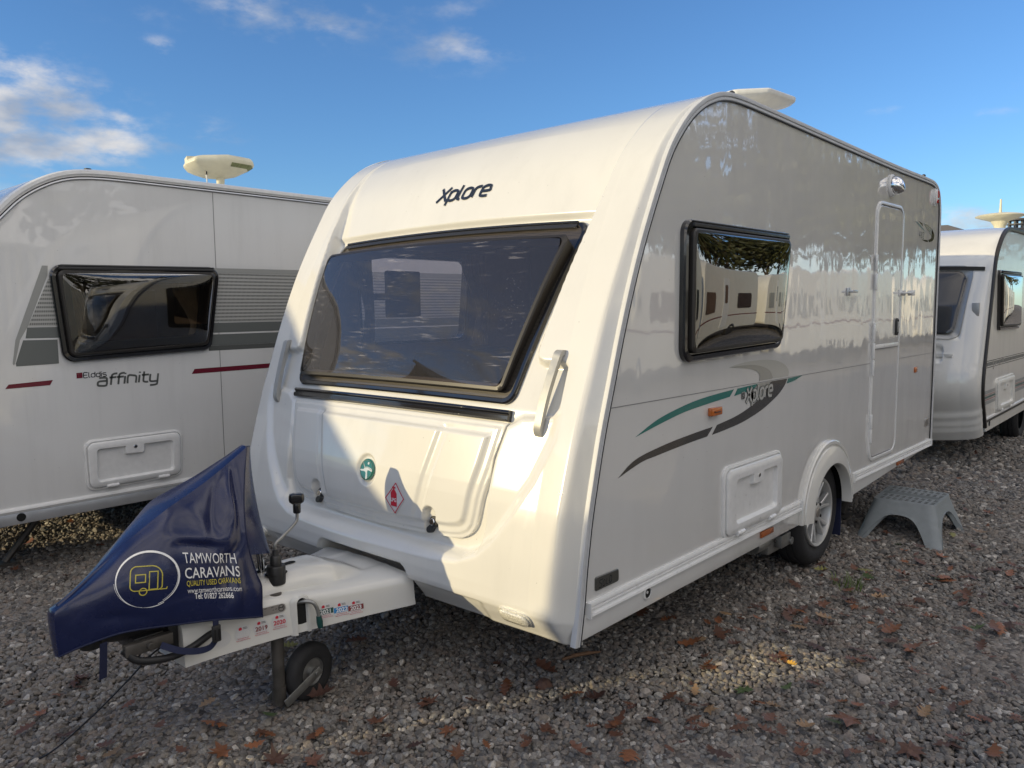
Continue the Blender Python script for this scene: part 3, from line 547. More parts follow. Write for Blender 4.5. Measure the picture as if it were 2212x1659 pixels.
# ---- wheel
def wheel(cx, cy, cz, parent, Rt=.318, full=True):
    mb = MB(); prof = [(.19, .02), (.235, .005), (.262, .0), (.29, .008), (.306, .028), (Rt - .004, .040), (Rt - .002, .05), (Rt - .008, .053), (Rt - .008, .058), (Rt, .062), (Rt, .088), (Rt - .008, .091), (Rt - .008, .097), (Rt, .10), (Rt, .126), (Rt - .008, .13), (Rt - .004, .15), (.30, .165), (.27, .185), (.19, .17)]
    mb.lathe(prof, (cx, cy, cz), (0, 1, 0), 64, close=False); w = mb.build('wheel', M['rubber'], parent, smooth=40)
    if not full: return w
    mb = MB(); mb.lathe([(.203, .03), (.203, .006), (.197, .0), (.188, .004), (.182, .02), (.178, .09), (.10, .10), (.02, .10)], (cx, cy, cz), (0, 1, 0), 64, close=False)
    for j in range(6):
        for sgn in (-1, 1):
            a = R(60 * j + 14) ; off = R(11.5) * sgn; rows = []
            for t in np.linspace(0, 1, 9):
                r = .045 + t * .147; an = a + off * (.35 + .65 * t) * 1.05; wd = .0115 - .002 * t + .004 * (t < .05); dp = .012 + .016 * (1 - t) * (1 - (2 * (1 - t) - 1) ** 2) * .4 + .010 * (1 - t)
                c = Vector((math.cos(an), 0, math.sin(an))); tn = Vector((-c.z, 0, c.x)); o_ = Vector((cx, cy, cz)) + c * r
                rows.append([o_ - tn * wd + Vector((0, dp + .03, 0)), o_ - tn * wd + Vector((0, dp + .004, 0)), o_ - tn * wd * .6 + Vector((0, dp, 0)), o_ + tn * wd * .6 + Vector((0, dp, 0)), o_ + tn * wd + Vector((0, dp + .004, 0)), o_ + tn * wd + Vector((0, dp + .03, 0))])
            mb.loops(rows, closed=False)
    mb.lathe([(.052, .04), (.052, .018), (.046, .014), (.03, .012)], (cx, cy, cz), (0, 1, 0), 24, close=False)
    rim = mb.build('rim', M['alloy'], w, smooth=35)
    mb = MB()
    for j in range(5):
        a = R(72 * j + 40); mb.lathe([(.009, .013), (.009, .02)], (cx + .058 * math.cos(a), cy - .001, cz + .058 * math.sin(a)), (0, 1, 0), 10)
    mb.lathe([(.177, .088), (.02, .088)], (cx, cy, cz), (0, 1, 0), 40, close=False); mb.build('wheel_recess', M['hole'], rim)
    mb = MB(); mb.lathe([(.03, .014), (.03, .009), (.024, .006), (.0, .005)], (cx, cy, cz), (0, 1, 0), 24, close=False); h = mb.build('hub_cap', M['plate'], rim, smooth=40)
    mb = MB(); Mh = lambda p: Vector((cx + p[0], cy + .0045, cz + p[1])); ribbon(mb, arc(0, 0, .018, .018, 0, 330, 20), .002, Mh); ribbon(mb, [(-.008, -.008), (0, .01), (.008, -.006)], .002, Mh); mb.build('hub_emblem', M['grey_ink'], h)
    return w
wheel(2.41, .045, .33, VAN); wheel(2.41, W - .23, .33, VAN, full=False)
# ---- windows on flat sides: stepped frame plus domed pane
def pane_grid(q4, M3, nu, nv):
    a, b, c, d = [Vector(p) for p in q4]; rows = []
    for j in range(nv + 1):
        v = -math.cos(math.pi * j / nv); row = []
        for i in range(nu + 1):
            u = -math.cos(math.pi * i / nu); k_ = .030 * (abs(u) ** 7) * (abs(v) ** 7); uu, vv = u * (1 - k_), v * (1 - k_); s_, t_ = (uu + 1) / 2, (vv + 1) / 2
            p = (d.lerp(c, s_)).lerp(a.lerp(b, s_), t_); row.append(M3(p, ((1 - abs(u) ** 2.6) * (1 - abs(v) ** 2.6)) ** .75))
        rows.append(row)
    return rows
def side_window(outline, M3, parent, rad=.06, fw=.085, pane_mat='pane2', lean=0.0, topbar=True, dome=.012, proud=1.0):
    mb = MB(); L_ = lambda d, r, h: [M3(p, h * proud) for p in rpoly(inset(outline, d), max(r, .008), 8, 4)]
    mb.loops([L_(0, rad, -.004), L_(0, rad, .018), L_(.006, rad, .026), L_(.024, rad * .8, .028), L_(.030, rad * .8, .018), L_(fw, rad * .5, .018), L_(fw + .01, rad * .4, -.01)])
    fr_ = mb.build('window_frame', M['black'], parent, smooth=35)
    mb = MB(); ins = .036; ring = []
    for d, r, h in ((ins, .03, .020), (ins, .03, .040), (ins + .006, .028, .046), (ins + .02, .025, .047)): ring.append(L_(d, r, h))
    mb.loops(ring); mb.build('pane_rim', M['brownblack'], fr_, smooth=35)
    q4 = inset(outline, ins + .014); mb = MB(); mb.grid(pane_grid(q4, lambda p, h: M3(p, (.047 + dome * h) * proud), 44, 30)); mb.build('window_pane', M[pane_mat], fr_, smooth=60)
    if topbar:
        a, b = Vector(outline[0]), Vector(outline[1]); e = (b - a).normalized(); dn = Vector((e.y, -e.x)); dn = dn if dn.y < 0 else -dn
        a2, b2 = a + e * .05, b - e * .05; mb = MB()
        for d0, d1, h in ((.004, .011, .034), (.014, .030, .038)):
            mb.prism([M3(a2 + dn * d0, .02), M3(b2 + dn * d0, .02), M3(b2 + dn * d1, .02), M3(a2 + dn * d1, .02)], M3((0, 0), h * proud) - M3((0, 0), .02))
        mb.build('hinge_rail', M['satin'], fr_, bevel=.002)
    return fr_
side_window(SWIN, S3, VAN)
# ---- front window
def FW(p, h): return FR.pt(1.1 + p[0], p[1], h)
def front_loops(poly, d, r, h, sub=24): return [FW(p, h(p) if callable(h) else h) for p in rpoly(inset(poly, d), r, 8, sub)]
mb = MB(); mb.loops([front_loops(WIN, 0, .055, -.012), front_loops(WIN, 0, .055, .012), front_loops(WIN, .006, .05, .019), front_loops(WIN, .018, .045, .020)])
fwin = mb.build('front_window_frame', M['black'], VAN, smooth=40)
mb = MB(); mb.loops([front_loops(WIN, .018, .045, .020), front_loops(WIN, .022, .045, .012), front_loops(WIN, .075, .03, .012), front_loops(WIN, .085, .03, -.03)]); mb.build('dotted_border', M['dots'], fwin, smooth=40)
PANE = [(.806, 1.812), (-.806, 1.812), (-.688, 1.192), (.688, 1.192)]
ph = lambda p: np.interp(p[1], [1.19, 1.81], [.046, .080])
mb = MB(); mb.loops([front_loops(PANE, .012, .02, lambda p: .008), front_loops(PANE, .002, .03, lambda p: ph(p) * .8), front_loops(PANE, 0, .03, lambda p: ph(p) - .006), front_loops(PANE, .004, .03, ph), front_loops(PANE, .016, .025, lambda p: ph(p) + .002)]); mb.build('pane_rim', M['brownblack'], fwin, smooth=40)
mb = MB(); mb.grid(pane_grid(inset(PANE, .012), lambda p, h: FW(p, ph(p) + .001 + .012 * h), 70, 40)); mb.build('window_pane', M['pane'], fwin, smooth=60)
mb = MB()
for d0, d1, h0, h1 in ((.004, .013, .016, .028), (.016, .032, .016, .024)):
    top = [(.77 - 1.54 * i / 24) for i in range(25)]
    mb.loops([[FW((y, 1.903 - d), h) for d, h in ((d0, h0), (d0, h1), (d1, h1), (d1, h0))] for y in top], True, True)
mb.build('hinge_rail', M['satin'], fwin, smooth=30)
# hinge bar under the window
mb = MB(); mb.loops([[FW((.728 - 1.456 * i / 30, 1.112 + o), h) for o, h in ((-.020, -.004), (-.021, .018), (-.014, .026), (-.002, .026), (.0, .018), (.004, .018), (.012, .026), (.020, .020), (.021, -.004))] for i in range(31)], True, True)
mb.build('locker_hinge_bar', M['black'], VAN, smooth=30)
# ---- gas locker lid
lid_poly = half([(.725, 1.088), (.706, 1.0), (.686, .907), (.656, .80), (.640, .73), (.625, .685), (.60, .655), (.56, .635), (.50, .625), (.40, .618), (.2, .610)])
def lid_h(dy, z, Y):
    d = sdf(lid_poly, Y - 1.1, z); h = .012 + .005 * sm(d, 0, .006) + .008 * sm(d, .016, .026) + .016 * sm(d, .044, .066)
    ln = np.interp(z, [.62, .68, .77, 1.08], [.285, .30, .33, .42]); inside = sm(z, .66, .72) * sm(1.06 - z, 0, .03)
    h += .006 * sm(ln - dy, -.010, .006) * inside - .003 * sm(.03 - np.abs(dy - ln - .018), 0, .01) * inside
    pk = sdf(rpoly([(.355, .58), (.43, .58), (.43, .735), (.355, .735)], .036, 6), dy, z); h -= .034 * sm(pk, -.004, .012)
    rb = np.hypot(dy, z - .824); h += -.012 * sm(.066 - rb, 0, .012)
    return h
U = np.linspace(-1, 1, 241); V = np.linspace(0, 1, 121)
au = np.abs(U); zb = .609 + .018 * (np.minimum(au, .75) / .72) ** 2 + .105 * (1 - np.sqrt(np.clip(1 - (np.clip(au - .80, 0, .2) / .2) ** 2, 0, 1)))
Zl = zb[None, :] + V[:, None] * (1.088 - zb[None, :]); Yl = 1.1 + U[None, :] * np.interp(Zl, [.60, .66, .73, .80, .907, 1.0, 1.088], [.622, .632, .640, .656, .686, .706, .725])
Pl = FR.F(Yl, Zl, 0); Hl = lid_h(np.abs(Yl - 1.1), Zl, Yl); Pl = FR.F(Yl, Zl, Hl)
def skirt_rows(P, Y, Z):
    Pz = FR.F(Y, Z, -.02); P2 = np.concatenate([Pz[:1], P, Pz[-1:]], 0)
    L_ = np.concatenate([Pz[:1, :1], Pz[:, :1], Pz[-1:, :1]], 0); R_ = np.concatenate([Pz[:1, -1:], Pz[:, -1:], Pz[-1:, -1:]], 0); return np.concatenate([L_, P2, R_], 1)
lid = grid_obj('gas_locker_lid', skirt_rows(Pl, Yl, Zl), M['gel'], VAN); smooth_by_angle(lid, 50)
lid_pt = lambda y, z, h=0.0: Vector(FR.F(np.array([y]), np.array([z]), float(lid_h(np.array([abs(y - 1.1)]), np.array([z]), np.array([y]))[0]) + h)[0])
for s in (-1, 1):
    c = lid_pt(1.1 + s * .393, .672); nrm = (lid_pt(1.1, .70, .05) - lid_pt(1.1, .70)).normalized(); ey = Vector((0, -1, 0)); ez = nrm.cross(ey) * -1; ez = ez if ez.z > 0 else -ez
    Ml = lambda p, h: c + ey * p[0] + ez * p[1] + nrm * h
    mb = MB(); mb.loops([[Ml(p, h) for p in catmull([(.022, .0), (.016, .018), (0, .024), (-.016, .018), (-.021, .0), (-.016, -.012), (-.034, -.03), (-.030, -.046), (-.012, -.046), (.004, -.024), (.018, -.016)], 4, True)] for h in (-.004, .018)], True, True)
    lk = mb.build('lid_lock', M['satin'], lid, bevel=.002)
    mb = MB(); mb.lathe([(.0145, .017), (.0145, .024), (.012, .026)], c, nrm, 20); b_ = mb.build('lock_barrel', M['chrome'], lk, smooth=40)
    mb = MB(); mb.prism([Ml(p, .0263) for p in ((-.0015, -.009), (.0015, -.009), (.0015, .009), (-.0015, .009))], nrm * .0006); mb.build('key_slot', M['hole'], b_)
# round teal badge with a pale starfish emblem
bc = lid_pt(1.1, .824, .004); bn = (lid_pt(1.1, .90, .05) - lid_pt(1.1, .90)).normalized(); ey = Vector((0, -1, 0)); ez = ey.cross(bn); ez = ez if ez.z > 0 else -ez
Mb = lambda p, h=0.0: bc + ey * p[0] + ez * p[1] + bn * h
mb = MB(); mb.lathe([(.047, -.004), (.047, .004), (.042, .007)], bc, bn, 40); bad = mb.build('round_badge', M['badgegreen'], lid, smooth=40)
mb = MB(); dome = lambda p: Mb(p, .0078)
star = catmull([(-.028, .030), (-.010, .010), (.006, .012), (.034, .006), (.040, -.006), (.010, -.004), (.016, -.036), (.004, -.041), (-.002, -.012), (-.034, -.010), (-.040, -.004), (-.014, .002)], 4, True)
mb.poly([dome(p) for p in star]); mb.poly([dome(p) for p in arc(.010, .027, .006, .006, 0, 345, 14)]); mb.build('badge_emblem', M['silver2'], bad, norm=False)
mb = MB(); ribbon(mb, arc(0, 0, .0405, .0405, 0, 352, 44), .003, lambda p: Mb(p, .0076), True); ribbon(mb, [(-.03, .024), (-.012, .006), (.01, .010), (.036, .0)], .0016, lambda p: Mb(p, .0084)); mb.build('badge_outline', M['darkgreen'], bad, norm=False)
# gas sticker
def Lst(p, h): return lid_pt(1.1 - p[0], p[1], h)
def surf_poly(mb, pts, h):
    """polygon laid on the lid: fan-subdivided so that it follows the curve"""
    c = sum((Vector(p) for p in pts), Vector((0, 0))) / len(pts); rows = [[Lst(c + (Vector(p) - c) * t, h) for p in pts] for t in (1, .66, .33, .02)]; mb.loops(rows, False, True)
dia = [(.204, .803), (.262, .742), (.196, .668), (.134, .732)]
mb = MB(); surf_poly(mb, rpoly(dia, .004, 3, 6), .0015); st = mb.build('gas_warning_sticker', M['sticker'], lid, norm=False)
mb = MB(); dd = rpoly(inset(dia, .003), .003, 3, 6); n = len(dd); inn_ = rpoly(inset(dia, .0075), .003, 3, 6); mb.loops([[Lst(p, .0022) for p in dd], [Lst(p, .0022) for p in inn_]])
bot_ = [(.176, .700), (.214, .700), (.214, .752), (.206, .762), (.200, .765), (.200, .771), (.206, .772), (.206, .777), (.184, .777), (.184, .772), (.190, .771), (.190, .765), (.184, .762), (.176, .752)]
mb.poly([Lst((p[0] - .002, p[1] + .004), .0024) for p in bot_]); mb.build('gas_bottle_sign', M['redink'], st, norm=False)
mb = MB(); text_mesh(mb, 'LPG', lambda p: Lst((.193 + p[0], .723 + p[1]), .003), .021, align='CENTER', bold=.0004); mb.build('lettering', M['white_ink'], st, norm=False)
# name on the brow
mb = MB(); y_a, y_b = 1.222, .823
wd = lettering(MB(), 'Xplore', lambda p: Vector((p[0], p[1], 0)), 1.0, .2, .3, 1.0, 1.75)
hh = .352 / wd
lettering(mb, 'Xplore', lambda p: FR.pt(y_a - p[0], 2.040 + p[1] + .004 * p[0] / .36, .004), hh, .28, .3, 1.0, 1.75); mb.build('front_lettering', M['ink'], VAN, norm=False)
# grab handles
for s in (1, -1):
    path = [(.912, 1.372, .0), (.912, 1.368, .035), (.908, 1.34, .040), (.900, 1.27, .044), (.893, 1.20, .045), (.888, 1.13, .042), (.884, 1.09, .036), (.882, 1.074, .018), (.882, 1.072, -.004)]
    pts = [FR.pt(1.1 + s * a, z, 0) + Vector((-h * .93, 0, h * .25)) for a, z, h in path]
    # follow the outer shell, not the pocket
    for i, (a, z, h) in enumerate(path):
        x = np.interp(z, PROF[:240, 1], PROF[:240, 0]) - .060; pts[i] = Vector((x - h * .93 + .012, 1.1 + s * a, z + h * .3))
    pts = catmull(pts, 5); rows = []
    for i, p in enumerate(pts):
        p = Vector(p); t = (Vector(pts[min(i + 1, len(pts) - 1)]) - Vector(pts[max(i - 1, 0)])).normalized(); sd = Vector((0, 1, 0)); nn = t.cross(sd).normalized(); sd = nn.cross(t)
        w_ = .0165; d_ = .012
        rows.append([p + sd * a + nn * b for a, b in ((-w_, -d_), (-w_, d_ * .6), (-w_ * .7, d_), (w_ * .7, d_), (w_, d_ * .6), (w_, -d_))])
    mb = MB(); mb.loops(rows, True, True); mb.build('grab_handle', M['handle'], VAN, smooth=35)
# clear front marker lamps
for s in (1, -1):
    pl = [FR.pt(1.1 - s * (.870 + p[0]) if s > 0 else 1.1 + (.870 + p[0]), .410 + p[1], .004) for p in rpoly([(-.064, .021), (.064, .017), (.064, -.025), (-.064, -.021)], .021, 6)]
    nv = Vector((-.94, -.25 * s, -.15)).normalized(); cen = sum(pl, Vector()) / len(pl); mb = MB()
    mb.loops([[cen + (p - cen) * k_ + nv * h for p in pl] for k_, h in ((1.12, -.006), (1.12, .006), (1.0, .006), (1.0, .014), (.86, .020), (.4, .023))], True, True)
    mb.build('front_marker_lamp', M['clear'], VAN, smooth=35)
# ---- interior seen through the glass
mb = MB(); zt = 2.40
mb.loops([[Vector((x, y, z)) for y, z in ((.05, .46), (.05, zt), (2.15, zt), (2.15, .46))] for x in (3.0, 2.98)], True, False)
mb.add([(.15, .40, .46), (3, .40, .46), (3, 2.15, .46), (.15, 2.15, .46)], [(0, 1, 2, 3)]); mb.add([(.9, .06, zt), (3, .06, zt), (3, 2.14, zt), (.9, 2.14, zt)], [(0, 1, 2, 3)])
lin = mb.build('interior_lining', M['lining'], VAN)
fedge = [(.28, .46), (.30, 1.10), (.44, 1.45), (.62, 1.85), (.80, 2.15), (1.0, 2.36), (1.2, 2.40), (3.0, 2.40), (3.0, .46)]
flat_panel('far_wall_lining', fedge, [rpoly(OW, .05, 5)], lambda p: Vector((p[0], 2.155, p[1])), M['lining'], lin)
flat_panel('near_wall_lining', [(p[0], max(p[1], .80)) for p in fedge], [rpoly(inset(SWIN, .08), .05, 5)], lambda p: Vector((p[0], .045, p[1])), M['lining'], lin)
mb = MB(); mb.box(2.2, 2.9, 1.5, 2.1, .5, 2.2); mb.box(1.25, 1.75, 2.0, 2.12, 1.92, 2.25); mb.box(.85, 1.25, 1.98, 2.12, 1.95, 2.15); mb.build('cupboard', M['wood'], VAN, bevel=.01)
mb = MB(); mb.box(.42, 2.0, 1.45, 2.12, .5, 1.0); mb.box(.42, 2.0, .08, .75, .5, 1.0); mb.box(.36, .56, .78, 1.42, .5, 1.06); mb.build('seat_cushion', M['cushion'], VAN, bevel=.05, seg=3)
mb = MB(); mb.box(1.05, 1.9, 1.98, 2.10, 1.0, 1.28); mb.build('back_cushion', M['darkcushion'], VAN, bevel=.05, seg=3)
def curtain(x0, x1, y, zt, zm, zb, par, pinch=.35, axis='x', name='curtain'):
    rows = []; n = 60
    for t in np.linspace(0, 1, 26):
        z = zt + (zb - zt) * t; tm = (zt - zm) / (zt - zb); k_ = pinch + (1 - pinch) * min(1, abs(t - tm) / (.45)) ** 1.3
        k_ = k_ if t < tm else pinch + (1 - pinch) * .55 * min(1, (t - tm) / .4)
        row = []
        for i in range(n):
            u = i / (n - 1); xx = x1 - (x1 - x0) * (1 - u) * k_; amp = .018 * (1.2 - k_ * .5); yy = y + amp * math.sin(u * 40 + .6 * math.sin(t * 3))
            row.append(Vector((xx, yy, z)) if axis == 'x' else Vector((yy, xx, z)))
        rows.append(row)
    mb = MB(); mb.grid(rows); return mb.build(name, M['curtain'], par, smooth=70)
curtain(1.47, 1.70, 2.05, 1.90, 1.52, 1.30, VAN); curtain(.60, .74, 2.06, 1.90, 1.52, 1.30, VAN)
mb = MB(); mb.box(.70, .955, 1.88, 1.91, 1.50, 1.765); scr = mb.build('screen', M['darkcushion'], VAN, bevel=.012, seg=3); mb = MB(); mb.box(.80, .84, 1.91, 2.14, 1.60, 1.64); mb.build('wall_arm', M['satin'], scr)
# far window pane and its bars
mb = MB(); mb.loops([[Vector((p[0], W + h, p[1])) for p in rpoly(inset(OW, d), .05, 6)] for d, h in ((-.05, .005), (-.05, .02), (.02, .02), (.02, -.04))]); fw2 = mb.build('far_window_frame', M['black'], VAN, smooth=35)
mb = MB(); mb.poly([Vector((p[0], W + .03, p[1])) for p in rpoly(inset(OW, -.02), .05, 6)]); mb.build('window_pane', M['pane4'], fw2)
# ---- entrance door on the near side
DOOR = [(3.105, 2.20), (3.668, 2.205), (3.655, .525), (3.085, .53)]
dr = lambda d, r, h: [S3(p, h) for p in rpoly(inset(DOOR, d), r, 8, 3)]
mb = MB(); mb.loops([dr(0, .09, -.002), dr(0, .09, .007), dr(.006, .086, .010), dr(.018, .075, .010), dr(.021, .072, .003)]); door = mb.build('entrance_door', M['trim'], VAN, smooth=35)
mb = MB(); mb.loops([dr(.021, .072, .0015), dr(.027, .068, .0015)]); mb.build('door_seal', M['seal'], door)
mb = MB(); mb.loops([dr(.027, .068, .0), dr(.027, .068, .005), dr(.031, .064, .007)], False, True); leaf = mb.build('door_leaf', M['side'], door, smooth=35)
mb = MB(); mb.box(3.112, 3.632, -.0115, -.006, 1.262, 1.287); mb.build('door_split_trim', M['trim'], door, bevel=.002)
mb = MB(); mb.box(3.113, 3.631, -.0105, -.006, 1.258, 1.2625); mb.build('split_seal', M['groove'], door)
mb = MB(); mb.loops([[S3(p, h) for p in rpoly(q, .03, 7)] for q, h in (([(3.545, 1.452), (3.592, 1.452), (3.592, 1.335), (3.545, 1.335)], .006), ([(3.545, 1.452), (3.592, 1.452), (3.592, 1.335), (3.545, 1.335)], .018), ([(3.551, 1.446), (3.586, 1.446), (3.586, 1.341), (3.551, 1.341)], .022), ([(3.555, 1.44), (3.582, 1.44), (3.582, 1.347), (3.555, 1.347)], .012))], False, True)
hd = mb.build('door_handle', M['satin'], door, smooth=35)
mb = MB(); mb.loops([[S3(p, h) for p in rpoly([(3.559, 1.43), (3.577, 1.43), (3.577, 1.357), (3.559, 1.357)], .008, 5)] for h in (.012, .024)], False, True); mb.lathe([(.006, .012), (.006, .026)], S3((3.583, 1.394)), (0, -1, 0), 12); mb.build('handle_lever', M['handle'], hd, bevel=.001)
for z0, z1 in ((1.86, 1.76), (1.74, 1.64), (1.43, 1.31), (1.30, 1.20), (1.19, 1.09), (.84, .75), (.745, .655)):
    mb = MB(); mb.box(3.086, 3.116, -.0165, -.008, z1, z0); mb.tube([(3.092, -.014, z1), (3.092, -.014, z0)], .006, 8); mb.build('door_hinge', M['trim'], door, bevel=.002)
mb = MB(); mb.box(2.60, 2.64, -.012, 0, 1.60, 1.645); mb.box(2.615, 2.70, -.035, -.01, 1.617, 1.632); mb.build('door_retainer', M['alu'], VAN, bevel=.004)
mb = MB(); mb.box(3.60, 3.63, -.014, -.006, 1.60, 1.645); mb.box(3.615, 3.82, -.045, -.012, 1.617, 1.629); mb.box(3.80, 3.835, -.05, -.01, 1.605, 1.642); mb.build('door_catch', M['trim'], door, bevel=.004)
# awning light, red outline marker, amber reflectors and small fittings
lc = Vector((3.38, -.001, 2.315)); rows = []
for t in np.linspace(0, 1, 9):
    a = t * math.pi / 2; r = .060 * math.cos(a * .98); h = .070 * math.sin(a); rows.append([lc + Vector((r * math.cos(q), -h - .012, r * math.sin(q) * 1.0 - .030 * t * t)) for q in np.linspace(0, 2 * math.pi, 28, endpoint=False)])
mb = MB(); mb.lathe([(.072, 0), (.072, .010), (.066, .013)], lc, (0, -1, 0), 32); al = mb.build('awning_lamp', M['trim'], VAN, smooth=40)
mb = MB(); mb.loops(rows, False, True); mb.build('lamp_shade', M['chrome'], al, smooth=60)
mb = MB(); mb.loops([[S3((4.43 + .034 * k_ * math.cos(q), 2.345 + .058 * k_ * math.sin(q)), h * .6) for q in np.linspace(0, 2 * math.pi, 28, endpoint=False)] for k_, h in ((1.15, 0), (1.15, .012), (1.0, .014), (.96, .032), (.7, .042), (.2, .045))], False, True)
rl = mb.build('outline_marker_lamp', M['sticker'], VAN, smooth=40)
mb = MB(); mb.loops([[S3((4.435 + .020 * math.cos(q), 2.362 + .028 * math.sin(q)), h * .62) for q in np.linspace(-2.2, 2.2, 16)] for h in (.030, .050)], True, True); mb.loops([[S3((4.432 + .018 * math.cos(q), 2.310 + .015 * math.sin(q)), h * .62) for q in np.linspace(0, 6.28, 14, endpoint=False)] for h in (.030, .046)], True, True); mb.build('red_lens', M['red'], rl, smooth=40)
def marker(x0, x1, z0, z1, mat, h=.016):
    mb = MB(); mb.box(x0, x1, -h, 0, z0, z1); o = mb.build('side_marker', M[mat], VAN, bevel=.004); return o
a1 = marker(.925, 1.022, 1.070, 1.106, 'amber', .022); marker(4.075, 4.145, 1.044, 1.086, 'amber', .008); marker(1.475, 1.62, .400, .430, 'amberdark', .014); marker(3.71, 3.865, .410, .438, 'amberdark', .014)
mb = MB(); mb.box(.945, 1.0, -.0245, -.021, 1.084, 1.087); mb.lathe([(.004, 0), (.004, .003)], (.948, -.0215, 1.088), (0, -1, 0), 8); mb.build('lens_screw', M['brownblack'], a1)
mb = MB(); mb.box(4.42, 4.515, -.006, 0, .602, .662); gp = mb.build('rating_plate', M['plate'], VAN, bevel=.002)
mb = MB(); Mg = lambda p: S3((4.43 + p[0], .61 + p[1]), .0066)
for q in ([(.0, .01), (.0, .04), (.02, .04), (.02, .01)], [(.03, .01), (.04, .04), (.05, .01)], [(.06, .04), (.06, .01), (.075, .01)]): ribbon(mb, q, .004, Mg)
mb.build('lettering', M['grey_ink'], gp, norm=False)
mb = MB(); mb.lathe([(.028, 0), (.028, .006), (.022, .009), (.021, .004), (.004, .004)], S3((.434, .420), .003), (0, -1, 0), 28); rs_ = mb.build('round_socket', M['trim'], VAN, smooth=40)
mb = MB(); mb.lathe([(.0205, .0), (.0205, .0055)], S3((.434, .420), .003), (0, -1, 0), 24); mb.build('socket_hole', M['hole'], rs_)
mb = MB(); mb.lathe([(.006, .004), (.006, .008)], S3((.430, .423), .003), (0, -1, 0), 12); mb.build('socket_pin', M['trim'], rs_)
# pewter badge low down at the front
mb = MB(); mb.loops([[S3(p, h) for p in rpoly(inset([(.088, .574), (.236, .570), (.236, .522), (.088, .522)], d), .008, 4)] for d, h in ((0, 0), (0, .004), (.002, .006))], False, True); sb = mb.build('name_badge', M['solid'], VAN, smooth=40)
mb = MB(); lettering(mb, 'SoLID', lambda p: S3((.108 + p[0], .531 + p[1]), .0066), .0215, .13, shear=.12, gap=1.25); mb.build('lettering', M['ink'], sb, norm=False)
# locker door
def locker(M3, out, inn, latch, parent, mat, hinges, lockpos, key=True):
    L_ = lambda poly, d, r, h: [M3(p, h) for p in rpoly(inset(poly, d), r, 7)]
    mb = MB(); mb.loops([L_(out, -.016, .05, 0), L_(out, -.016, .05, .010), L_(out, -.006, .045, .014), L_(out, -.004, .044, .006), L_(out, .0, .042, .006), L_(out, .0, .042, .020), L_(out, .008, .036, .026), L_(out, .030, .03, .027)])
    # inner edge follows the latch tab
    tab = [inn[0], latch[0], latch[3], latch[2], latch[1], inn[1], inn[2], inn[3]]
    fr_in = [M3(p, .027) for p in tab]; outer2 = L_(out, .030, .03, .027)
    o = mb.build('locker_door', mat, parent, smooth=40)
    bm = bmesh.new()
    for loop in ([M3(p, .027) for p in rpoly(inset(out, .030), .03, 7)], [M3(p, .027) for p in rpoly(tab, [.02, .006, .012, .012, .006, .02, .02, .02], 4)]):
        vs = [bm.verts.new(v) for v in loop]
        for i in range(len(vs)): bm.edges.new((vs[i], vs[(i + 1) % len(vs)]))
    bmesh.ops.triangle_fill(bm, edges=bm.edges[:], use_beauty=True); me = bpy.data.meshes.new('locker_frame'); bm.to_mesh(me); bm.free(); me.materials.append(mat)
    f = bpy.data.objects.new('locker_frame', me); sc.collection.objects.link(f); f.parent = o; fix_normals(f)
    mb = MB(); tr_ = [.02, .006, .012, .012, .006, .02, .02, .02]; mb.loops([[M3(p, h) for p in rpoly(inset(tab, d), tr_, 4)] for d, h in ((0, .027), (.003, .025), (.009, .008), (.012, .006))], False, False); mb.poly([M3(p, .006) for p in rpoly(inset(tab, .012), tr_, 4)]); mb.build('locker_inset', mat, o, smooth=35)
    mb = MB(); mb.lathe([(.011, .0), (.011, .002), (.008, .003)], M3(lockpos, .027), M3((0, 0), 1) - M3((0, 0), 0), 18); k_ = mb.build('locker_lock', M['chrome'], o, smooth=40)
    mb = MB(); mb.lathe([(.0062, .0), (.0062, .0036)], M3(lockpos, .027), M3((0, 0), 1) - M3((0, 0), 0), 12); mb.build('key_hole', M['hole'], k_)
    for hx, hz in hinges:
        mb = MB(); mb.tube([M3((hx - .035, hz), .022), M3((hx + .035, hz), .022)], .012, 10); mb.tube([M3((hx - .008, hz), .022), M3((hx + .008, hz), .022)], .0135, 10); mb.build('locker_hinge', mat, o, smooth=40)
    return o
locker(S3, [(1.082, .802), (1.685, .800), (1.688, .492), (1.085, .494)], [(1.165, .752), (1.622, .750), (1.624, .535), (1.168, .537)], [(1.352, .751), (1.458, .7505), (1.458, .700), (1.352, .700)], VAN, M['trim'], [(1.22, .492), (1.57, .492)], (1.405, .735))
# ---- swoosh decals on the side
def decal(name, pts, mat, h, n=5, smoothed=True, close=True):
    mb = MB(); mb.poly([S3(p, h) for p in pts]); o = mb.build(name, M[mat], VAN, norm=False); return o
def band(top, bot, n=7): return catmull(top, n) + catmull(bot, n)
decal('silver_swoosh', band([(1.119, 1.272), (1.266, 1.284), (1.441, 1.286), (1.618, 1.275), (1.739, 1.245), (1.789, 1.208), (1.782, 1.185)], [(1.589, 1.186), (1.585, 1.205), (1.543, 1.233), (1.418, 1.261), (1.267, 1.271), (1.119, 1.272)]), 'silver2', .0010)
decal('silver_swoosh', band([(1.113, 1.270), (1.267, 1.272), (1.418, 1.262), (1.543, 1.233), (1.590, 1.194), (1.582, 1.186)], [(1.434, 1.187), (1.439, 1.211), (1.408, 1.234), (1.313, 1.253), (1.20, 1.264), (1.113, 1.270)]), 'silver', .0016)
decal('teal_swoosh', band([(.347, 1.053), (.514, 1.104), (.718, 1.138), (.904, 1.156), (1.171, 1.168)], [(1.130, 1.137), (.905, 1.124), (.719, 1.110), (.547, 1.086), (.347, 1.053)]), 'teal', .0012)
